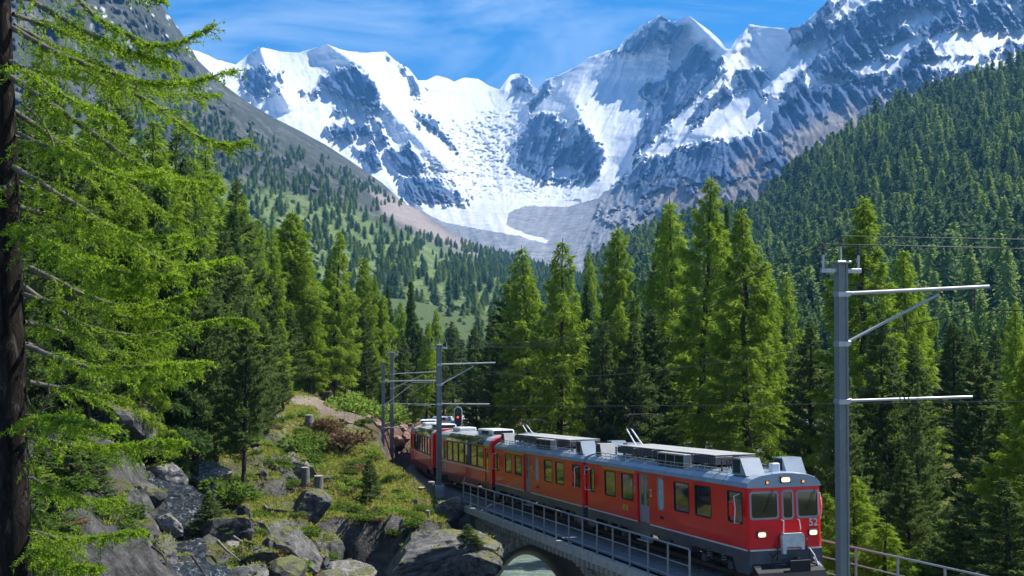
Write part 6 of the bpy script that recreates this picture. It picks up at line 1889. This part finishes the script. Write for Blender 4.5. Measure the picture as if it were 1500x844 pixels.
# grass as ground cover
rs = np.random.RandomState(77)
N = 75000
px_ = rs.uniform(150, 690, N); D_ = 30 + 95 * rs.rand(N) ** .8; X_ = (px_ - 750) / FPX * D_
extra = rs.rand(N) < .12; X_ = np.where(extra, rs.uniform(12, 45, N), X_); D_ = np.where(extra, rs.uniform(35, 115, N), D_)
Z_ = ground(X_, D_); e_ = .3
sl = np.hypot(ground(X_ + e_, D_) - Z_, ground(X_, D_ + e_) - Z_) / e_
dt, s__, sd = track_near(X_, D_)
qx, qy = to_px(X_, D_, Z_)
dp = in_poly(qx, qy, [(418, 582), (470, 580), (505, 592), (532, 603), (528, 616), (512, 624), (488, 608), (470, 610), (458, 596), (425, 592)])
ok = (sl < 1.3) & (dt > 3.6) & (qy < 860) & (dp < -2 + 3 * rs.normal(size=N)) & (fbm(xyz(X_, D_) * .5, 3) + .9 - .55 * sl + rs.normal(0, .15, N) > .25) & (d_line(X_, D_, STREAM) > 2.3) & ~((s__ > 60) & (sd < 0) & (dt < 8))
X_, D_, Z_ = X_[ok], D_[ok], Z_[ok]; n = len(X_)
k = 5
p = np.repeat(np.stack([X_, D_, Z_ - .03], -1), k, 0) + np.concatenate([rs.normal(0, .09, (n * k, 2)), np.zeros((n * k, 1))], 1)
d = rs.normal(0, .45, (n * k, 3)); d[:, 2] = 1
hgt = np.repeat(.16 + .20 * rs.rand(n) ** 2 + .12 * np.clip(fbm(xyz(X_, D_) * .3, 3), 0, 1), k) * rs.uniform(.7, 1.2, n * k)
v, f = kites(p, unit(d), hgt, hgt * .10 + .008, rs, .25)
# turf on the ledges of the boulders
tp = []
for o_ in bpy.data.objects:
    if o_.name.startswith('boulder') and 'red' not in o_['label'] and o_.location.y < 100:
        me_ = o_.data; M_ = Matrix.LocRotScale(o_.location, o_.rotation_euler, o_.scale)
        c_ = np.empty(len(me_.polygons) * 3, np.float32); me_.polygons.foreach_get('center', c_); c_ = c_.reshape(-1, 3)
        n_f = np.empty(len(me_.polygons) * 3, np.float32); me_.polygons.foreach_get('normal', n_f); n_f = n_f.reshape(-1, 3)
        A3 = np.array(M_.to_3x3()); wn = unit(n_f @ np.linalg.inv(A3)); wc = c_ @ A3.T + np.array(o_.location)
        ar_ = o_.scale.x * o_.scale.y / len(me_.polygons)
        pk_ = (wn[:, 2] > .72) & (fbm(wc * 1.1 + 3, 3) > .02) & (rs.rand(len(wc)) < min(1, ar_ * 260))
        if 'huge' in o_['label'] or 'slab' in o_['label']: pk_ &= fbm(wc * 1.1 + 3, 3) > .22
        tp.append(wc[pk_])
tp = np.concatenate(tp); X_ = np.concatenate([X_, tp[:, 0]]); D_ = np.concatenate([D_, tp[:, 1]])
p2 = np.repeat(tp - [0, 0, .02], k, 0) + np.concatenate([rs.normal(0, .08, (len(tp) * k, 2)), np.zeros((len(tp) * k, 1))], 1)
d = rs.normal(0, .55, (len(tp) * k, 3)); d[:, 2] = 1; h2 = rs.uniform(.10, .26, len(tp) * k)
v2, f2_ = kites(p2, unit(d), h2, h2 * .12 + .008, rs, .3)
f = np.concatenate([f, f2_ + len(v)]); v = np.concatenate([v, v2]); n = n + len(tp)
A = Acc(); A.add(v, f, np.repeat(np.clip(np.repeat(.5 + .5 * fbm(xyz(X_, D_) * .25 + 8, 3), k) + rs.normal(0, .2, n * k), 0, 1), 4))
tag(mobj('grass', A.mesh('grass', [M_GRASS])), kind='stuff')
print('grass', n)

# ---- stumps, posts, logs
m_cut = simple('cut_wood', (.30, .27, .23), .8, var=.25, scale=8)
def stump(px, py, D, r, h, label, lean=(0, 0), roots=False):
    p = V(px, py, D); p.z = min(p.z, 1e9); root = empty('tree_stump', p, 0, label, 'stump')
    rs = np.random.RandomState(int(px)); A = Acc()
    n = 9; a = np.linspace(0, 2 * np.pi, n, endpoint=False); zz = [-.4, 0, .2, h * .6, h]; rr = [r * 1.3, r * 1.15, r, r * .93, r * .9]
    v = np.array([[(math.cos(t_) * q * (1 + .08 * math.sin(3 * t_ + px)) + lean[0] * z, math.sin(t_) * q + lean[1] * z, z) for t_ in a] for z, q in zip(zz, rr)]).reshape(-1, 3)
    i = np.arange(4)[:, None] * n + np.arange(n)[None]; j = np.arange(4)[:, None] * n + (np.arange(n) + 1)[None] % n
    A.add(v, np.stack([i, j, j + n, i + n], -1).reshape(-1, 4))
    if roots:
        for k in range(7):
            t_ = k * .9 + .3; v, f = tube_np([[0, 0, .25 * h], [math.cos(t_) * r * 1.5, math.sin(t_) * r * 1.5, .15 * h + .1 * rs.rand()], [math.cos(t_) * r * 3.2, math.sin(t_) * r * 3, .1 + .35 * h * rs.rand()]], [r * .5, r * .3, .03], 5); A.add(v, f)
    mobj('stump_bark', A.mesh('stump_bark', M_GREYBARK if not roots else M_BARK, True), root)
    mb = MB(); mb.add([(math.cos(t_) * r * .88 + lean[0] * h, math.sin(t_) * r * .88 + lean[1] * h, h + .004 + .02 * math.sin(t_)) for t_ in a], [tuple(range(n))]); mb.build('cut_face', m_cut if not roots else M_BARK, root)
stump(447, 722, 71, .26, 1.45, 'left and higher standing of two sawn off trunks on the outcrop')
stump(465, 738, 69, .30, 1.55, 'right and thicker of two sawn off trunks on the outcrop', (.04, 0))
stump(478, 592, 121, .55, 1.2, 'dark uprooted stump beside the sandy path', (.1, 0), True)
stump(453, 618, 100, .35, .55, 'small dark stump in the bare earth below the path')
stump(402, 606, 100, .3, 1.4, 'old brown stump at the wood edge left of the path')
stump(522, 636, 103, .32, .5, 'low stump in the grass right of the heather')
stump(630, 785, 69, .12, 1.4, 'thin broken snag near the lip of the overhang', (-.1, 0))
stump(618, 728, 79, .28, .6, 'weathered stump on the shoulder of the mound by the track')
stump(632, 722, 79, .24, .7, 'darker stump next to the weathered one by the track')
def stick(pts, r, label, mat=None, name='fallen_branch'):
    P3 = [V(*q) for q in pts]; A = Acc(); v, f = tube_np([tuple(q) for q in P3], np.linspace(r, r * .35, len(P3)), 6); A.add(v, f)
    return tag(mobj(name, A.mesh(name, mat or M_GREYBARK, True)), label, 'branch')
stick([(318, 792, 49), (332, 806, 49), (352, 822, 48)], .07, 'longer bleached branch lying right of the dwarf pine')
stick([(342, 786, 51), (360, 798, 50.5), (368, 806, 50)], .06, 'shorter bleached branch lying right of the dwarf pine')
stick([(222, 800, 38), (238, 812, 38), (246, 830, 37.5)], .05, 'crooked dark stick over the brown brushwood', M_BARK)
stick([(282, 815, 37), (296, 835, 36.5), (304, 850, 36)], .05, 'second dark stick at the bottom edge beside the brushwood', M_BARK)
stick([(545, 752, 73), (560, 746, 73.3), (563, 742, 73.5)], .10, 'short grey log on the grass above the overhang')
stick([(572, 731, 77), (588, 728, 77.3)], .12, 'pale log lying behind the short grey one')
stick([(582, 742, 75), (597, 739, 75.2)], .11, 'sawn pale log end right of the small leaning pine')
for i, (px_, D_, top_) in enumerate([(70, 36, 700), (105, 40, 722), (28, 34, 690), (140, 44, 745), (-20, 33, 700), (60, 46, 640)]):  # young trees added here to make this corner darker
    plant('pine', px_, top_, D_, 'young conifer added to darken the lower left behind the larch trunk', group='young conifers at the lower left', w=1.7, bare=.02)
for i in range(34):
    px_ = rs.uniform(-20, 330); D_ = rs.uniform(27, 50)
    if d_line(np.array([(px_ - 750) / FPX * D_]), np.array([D_]), STREAM)[0] < 2.5: continue
    bush(['shrub', 'alder', 'shrub'][i % 3], px_, 0, D_, rs.uniform(.35, .9), 'leafy undergrowth clump on the stream bank behind the near larch', group='undergrowth on the stream bank', flat=.8)
# brown brushwood
rs = np.random.RandomState(8); A = Acc(); n = 2600
bx = rs.uniform(-11.2, -6.6, n); by = rs.uniform(28.5, 33, n); bz = ground(bx, by) + rs.rand(n) * .55 * np.exp(-((bx + 9) / 2.4) ** 2) + .05
d = unit(np.stack([rs.normal(0, 1, n), rs.normal(0, 1, n), rs.normal(0, .35, n)], -1))
v, f = kites(np.stack([bx, by, bz], -1), d, rs.uniform(.2, .9, n), rs.uniform(.006, .02, n), rs, .1); A.add(v, f, np.repeat(rs.rand(n), 4))
v, f = kites(np.repeat(np.stack([bx, by, bz], -1), 3, 0) + rs.normal(0, .15, (3 * n, 3)), unit(rs.normal(size=(3 * n, 3))), rs.uniform(.08, .2, 3 * n), rs.uniform(.02, .05, 3 * n), rs); A.add(v, f, np.repeat(rs.rand(3 * n), 4))
M_BRUSH = leaf_mat('dead_brushwood', (.12, .05, .035), (.28, .14, .10), (.42, .27, .20), (.4, .2, .12), .2, 2.0)
tag(mobj('brushwood', A.mesh('brushwood', [M_BRUSH])), kind='stuff')

# ================================================================== THE NEAR LARCH
rs = np.random.RandomState(99)
DT = 15.5
tb = V(22, 844, DT); zb = gz(tb.x, DT) - .3
lt = empty('larch_tree', (tb.x - .1, DT, zb), 0, 'nearest larch with dark scaly trunk and long fresh green drooping branches at the left edge', 'larch tree')
lo = np.array(lt.location)
A = Acc(); kz = 30
zz = np.linspace(zb, 7.5, kz); xx = np.interp(zz, [zb, -3.2, 0, 3.5, 7.5], [tb.x - .05, tb.x, tb.x - .10, tb.x - .22, tb.x - .3]); rr = np.interp(zz, [zb, -3.3, 0, 3.5, 7.5], [.30, .20, .165, .11, .06])
v, f = tube_np(np.stack([xx, np.full(kz, DT), zz], -1) - lo, rr, 22)
v = v + .018 * fbm(v * np.array([7, 7, 2.5]), 3, ridged=True)[:, None] * unit(v * [1, 1, 0] + 1e-6 - np.array([0, 0, 0])); A.add(v, f)
m, t, b, o = nmat('dark_scaly_bark')
f = noise_node(t, 9, 8, .75, dist=.8, stretch=(1, 1, .3))
t.links.new(ramp(t, f, [(.38, (.006, .005, .005)), (.55, (.028, .021, .018)), (.68, (.11, .095, .085))]), b.inputs['Base Color']); b.inputs['Roughness'].default_value = .95; b.inputs['Specular IOR Level'].default_value = .15; bump(t, b, f, 1.0, .05)
mobj('trunk', A.mesh('trunk', m, True), lt)
M_TUFT = leaf_mat('larch_tufts', (.07, .14, .015), (.16, .27, .022), (.29, .42, .035), (.46, .66, .04), .5, 2.5)
nbr = [0]
M_TWIG = simple('twig_bark', (.11, .095, .08), .9, var=.5, scale=9)
def larch_branch(pts, r0=.035, dens=1.0, twl=.75, fresh=1.0):
    """pts: (px, py, D) way points; one branch object with its own foliage"""
    P3 = np.array([tuple(V(*q)) for q in pts])
    # smooth resample
    t0 = np.linspace(0, 1, len(P3)); tt = np.linspace(0, 1, 26)
    C = np.stack([np.interp(tt, t0, P3[:, k]) for k in range(3)], -1)
    for _ in range(3): C[1:-1] = (C[:-2] + 2 * C[1:-1] + C[2:]) / 4
    C += np.cumsum(rs.normal(0, .006, C.shape), 0)
    W_, F_ = Acc(), Acc()
    v, f = tube_np(C - lo, np.linspace(r0, .006, 26), 6); W_.add(v, f)
    seg = np.linalg.norm(np.diff(C, axis=0), axis=1); Ltot = seg.sum()
    n = int(Ltot / .036 * dens); r0 = r0 * .72
    K, Dn = [], []
    for k in range(n):
        t_ = .08 + .92 * (k + rs.rand()) / n; i = min(int(t_ * 25), 24); a = t_ * 25 - i; c = C[i] * (1 - a) + C[i + 1] * a; dr = unit(C[i + 1] - C[i])
        lat = unit(np.cross(dr, [0, 0, 1])) * rs.choice([-1, 1])
        l = twl * (1.05 - t_ * .75) * rs.uniform(.25, 1.1)
        d0 = unit(dr * rs.uniform(.3, 1.0) + lat * rs.uniform(.2, 1.0) + np.array([0, 0, rs.uniform(-.38, .25)]))
        m_ = max(4, int(l / .038)); u_ = np.linspace(0, 1, m_)[:, None]
        tw = c + d0 * l * u_ + np.array([0, 0, -1]) * (l * rs.uniform(.05, .48)) * u_ ** 1.8
        K.append(tw); Dn.append(np.gradient(tw, axis=0) if m_ > 1 else tw)
        if l > .15:
            v, f = tube_np(tw[::max(1, m_ // 4)] - lo, np.linspace(.006, .002, len(tw[::max(1, m_ // 4)])), 3); W_.add(v, f)
    nb_ = max(6, int(Ltot / .035)); ii = rs.uniform(.25, 1, nb_) * 25; i0 = np.minimum(ii.astype(int), 24); a = (ii - i0)[:, None]
    K.append(C[i0] * (1 - a) + C[i0 + 1] * a); Dn.append(C[i0 + 1] - C[i0])
    p = np.concatenate(K); dd = unit(np.concatenate(Dn)); n = len(p); q = 6
    pp = np.repeat(p, q, 0) + rs.normal(0, .006, (n * q, 3)); d2 = unit(np.repeat(dd, q, 0) * .55 + rs.normal(0, .75, (n * q, 3)) + [0, 0, .12])
    ln = rs.uniform(.035, .065, n * q); v, f = kites(pp - lo, d2, ln, ln * .15, rs, .1)
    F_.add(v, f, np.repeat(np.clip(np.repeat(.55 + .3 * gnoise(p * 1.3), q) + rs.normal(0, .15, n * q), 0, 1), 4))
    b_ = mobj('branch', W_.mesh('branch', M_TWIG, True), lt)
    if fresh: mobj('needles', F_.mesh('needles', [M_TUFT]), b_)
    return b_
T_ = DT
BR = [
 ([(18, 40, T_), (89, 82, T_ - .3), (160, 110, T_ - .6), (213, 126, T_ - .8), (277, 130, T_ - 1), (348, 109, T_ - 1.2)], .040, 1.0, .7),
 ([(5, 105, T_), (89, 164, T_ - .5), (153, 210, T_ - .9), (199, 242, T_ - 1.2), (250, 268, T_ - 1.4), (300, 270, T_ - 1.6)], .042, .9, .7),
 ([(5, 152, T_), (71, 199, T_ + .3), (142, 242, T_ + .5), (199, 274, T_ + .7), (240, 312, T_ + .8), (285, 330, T_ + 1.0)], .042, .85, .7),
 ([(12, 240, T_), (64, 270, T_ - .4), (114, 305, T_ - .7), (166, 338, T_ - .9), (219, 378, T_ - 1.2), (275, 392, T_ - 1.4), (345, 378, T_ - 1.6)], .042, 1.0, .65),
 ([(20, 300, T_), (100, 322, T_ + .5), (166, 350, T_ + .9), (230, 372, T_ + 1.2), (300, 350, T_ + 1.3)], .036, .9, .7),
 ([(45, 392, T_), (133, 438, T_ - .6), (199, 452, T_ - .9), (250, 440, T_ - 1.1), (296, 424, T_ - 1.2)], .038, 1.1, .6),
 ([(93, -25, T_ - .3), (132, 21, T_ - .6), (178, 43, T_ - .8), (220, 66, T_ - 1), (262, 60, T_ - 1.2), (306, 36, T_ - 1.4)], .032, 1.0, .55),
 ([(60, 70, T_ + .2), (160, 121, T_), (228, 157, T_ - .2), (270, 192, T_ - .4), (320, 210, T_ - .5), (352, 205, T_ - .6)], .034, 1.0, .65),
 ([(38, 508, T_), (126, 541, T_ - .8), (190, 540, T_ - 1.1), (255, 536, T_ - 1.3), (300, 530, T_ - 1.5)], .036, 1.2, .6),
 ([(36, 420, T_), (110, 470, T_ + .4), (200, 492, T_ + .8), (270, 478, T_ + 1.0), (345, 462, T_ + 1.1), (368, 470, T_ + 1.2)], .036, 1.1, .6),
 ([(42, 640, T_), (100, 655, T_ - .6), (160, 660, T_ - .9), (215, 655, T_ - 1.1), (268, 650, T_ - 1.2)], .032, 1.4, .62),
 ([(44, 560, T_), (110, 575, T_ + .4), (170, 585, T_ + .6), (220, 560, T_ + .8), (285, 548, T_ + .9)], .032, 1.2, .6),
 ([(46, 780, T_), (100, 790, T_ - .5), (150, 788, T_ - .8), (205, 782, T_ - 1.0)], .03, 1.4, .5),
 ([(10, -20, T_), (80, 20, T_ - .5), (150, 58, T_ - .8), (215, 82, T_ - 1.0), (262, 92, T_ - 1.1)], .036, .9, .6),
 ([(30, 340, T_), (90, 362, T_ - 1), (150, 392, T_ - 1.5), (215, 410, T_ - 1.8), (262, 404, T_ - 2)], .03, 1.0, .55),
 ([(20, 200, T_), (90, 205, T_ + .8), (160, 230, T_ + 1.3), (240, 262, T_ + 1.6), (322, 262, T_ + 1.9)], .032, .9, .6),
 ([(20, 20, T_), (90, 45, T_ + .7), (170, 70, T_ + 1.2), (240, 90, T_ + 1.4), (300, 150, T_ + 1.7)], .032, .9, .6),
 ([(35, 470, T_), (80, 480, T_ + 1), (140, 510, T_ + 1.4), (200, 520, T_ + 1.7), (250, 505, T_ + 1.9)], .03, 1.0, .55),
 ([(40, 610, T_), (85, 610, T_ - 1.0), (130, 620, T_ - 1.5), (180, 622, T_ - 1.8)], .028, 1.2, .6),
 ([(40, 700, T_), (90, 720, T_ + .5), (140, 735, T_ + .8), (180, 730, T_ + 1.0)], .026, 1.2, .5),
 ([(20, 270, T_), (-20, 290, T_ - .8), (-60, 320, T_ - 1.2)], .03, 1.0, .6),
 ([(20, 330, T_), (50, 345, T_ - 1.6), (100, 372, T_ - 2.4), (140, 378, T_ - 3)], .028, 1.1, .5),
 ([(15, 90, T_), (60, 118, T_ - 1.4), (120, 160, T_ - 2.0), (170, 180, T_ - 2.4)], .03, 1.0, .5),
 ([(120, -60, T_ - 1.5), (170, -30, T_ - 1.8), (215, -10, T_ - 2.0), (240, 0, T_ - 2.2)], .02, 1.2, .35),
 ([(60, 780, T_ + 2), (40, 800, T_), (80, 830, T_ - .8), (140, 838, T_ - 1.2)], .025, 1.4, .5),
]
for k in range(10):
    y0_ = 30 + 78 * k + rs.uniform(-15, 15); dd_ = rs.uniform(1.0, 3.5) * rs.choice([1, 1, -1]); x1_ = rs.uniform(170, 320) if y0_ < 560 else rs.uniform(120, 200); dr_ = rs.uniform(40, 110)
    BR.append(([(20 + y0_ * .03, y0_, T_), (20 + (x1_ - 20) * .35, y0_ + dr_ * .5, T_ + dd_ * .4), (20 + (x1_ - 20) * .7, y0_ + dr_ * .95, T_ + dd_ * .8), (x1_, y0_ + dr_ * .9, T_ + dd_)], .026, .75, .6))
for b_ in BR: larch_branch(*b_)
for q in ([(45, 400, T_), (85, 418, T_ - .3), (100, 432, T_ - .4)], [(45, 640, T_), (70, 590, T_ - .2), (78, 540, T_ - .3)], [(30, 150, T_), (70, 190, T_ - .5), (90, 260, T_ - .6)]): larch_branch(q, .018, .6, .3, 0)

# ------------------------------------------------------------------ haze
m = bpy.data.materials.new('haze'); m.use_nodes = True
t = m.node_tree; t.nodes.clear()
o = t.nodes.new('ShaderNodeOutputMaterial'); v = t.nodes.new('ShaderNodeVolumePrincipled')
v.inputs['Color'].default_value = (0.15, 0.47, 1.0, 1)
v.inputs['Density'].default_value = 7.5e-5
v.inputs['Anisotropy'].default_value = 0.0
t.links.new(v.outputs[0], o.inputs['Volume'])
mb = MB(); mb.box(-7000, 7000, -60, 11500, -60, 2300)
tag(mb.build('haze', m), kind='stuff')
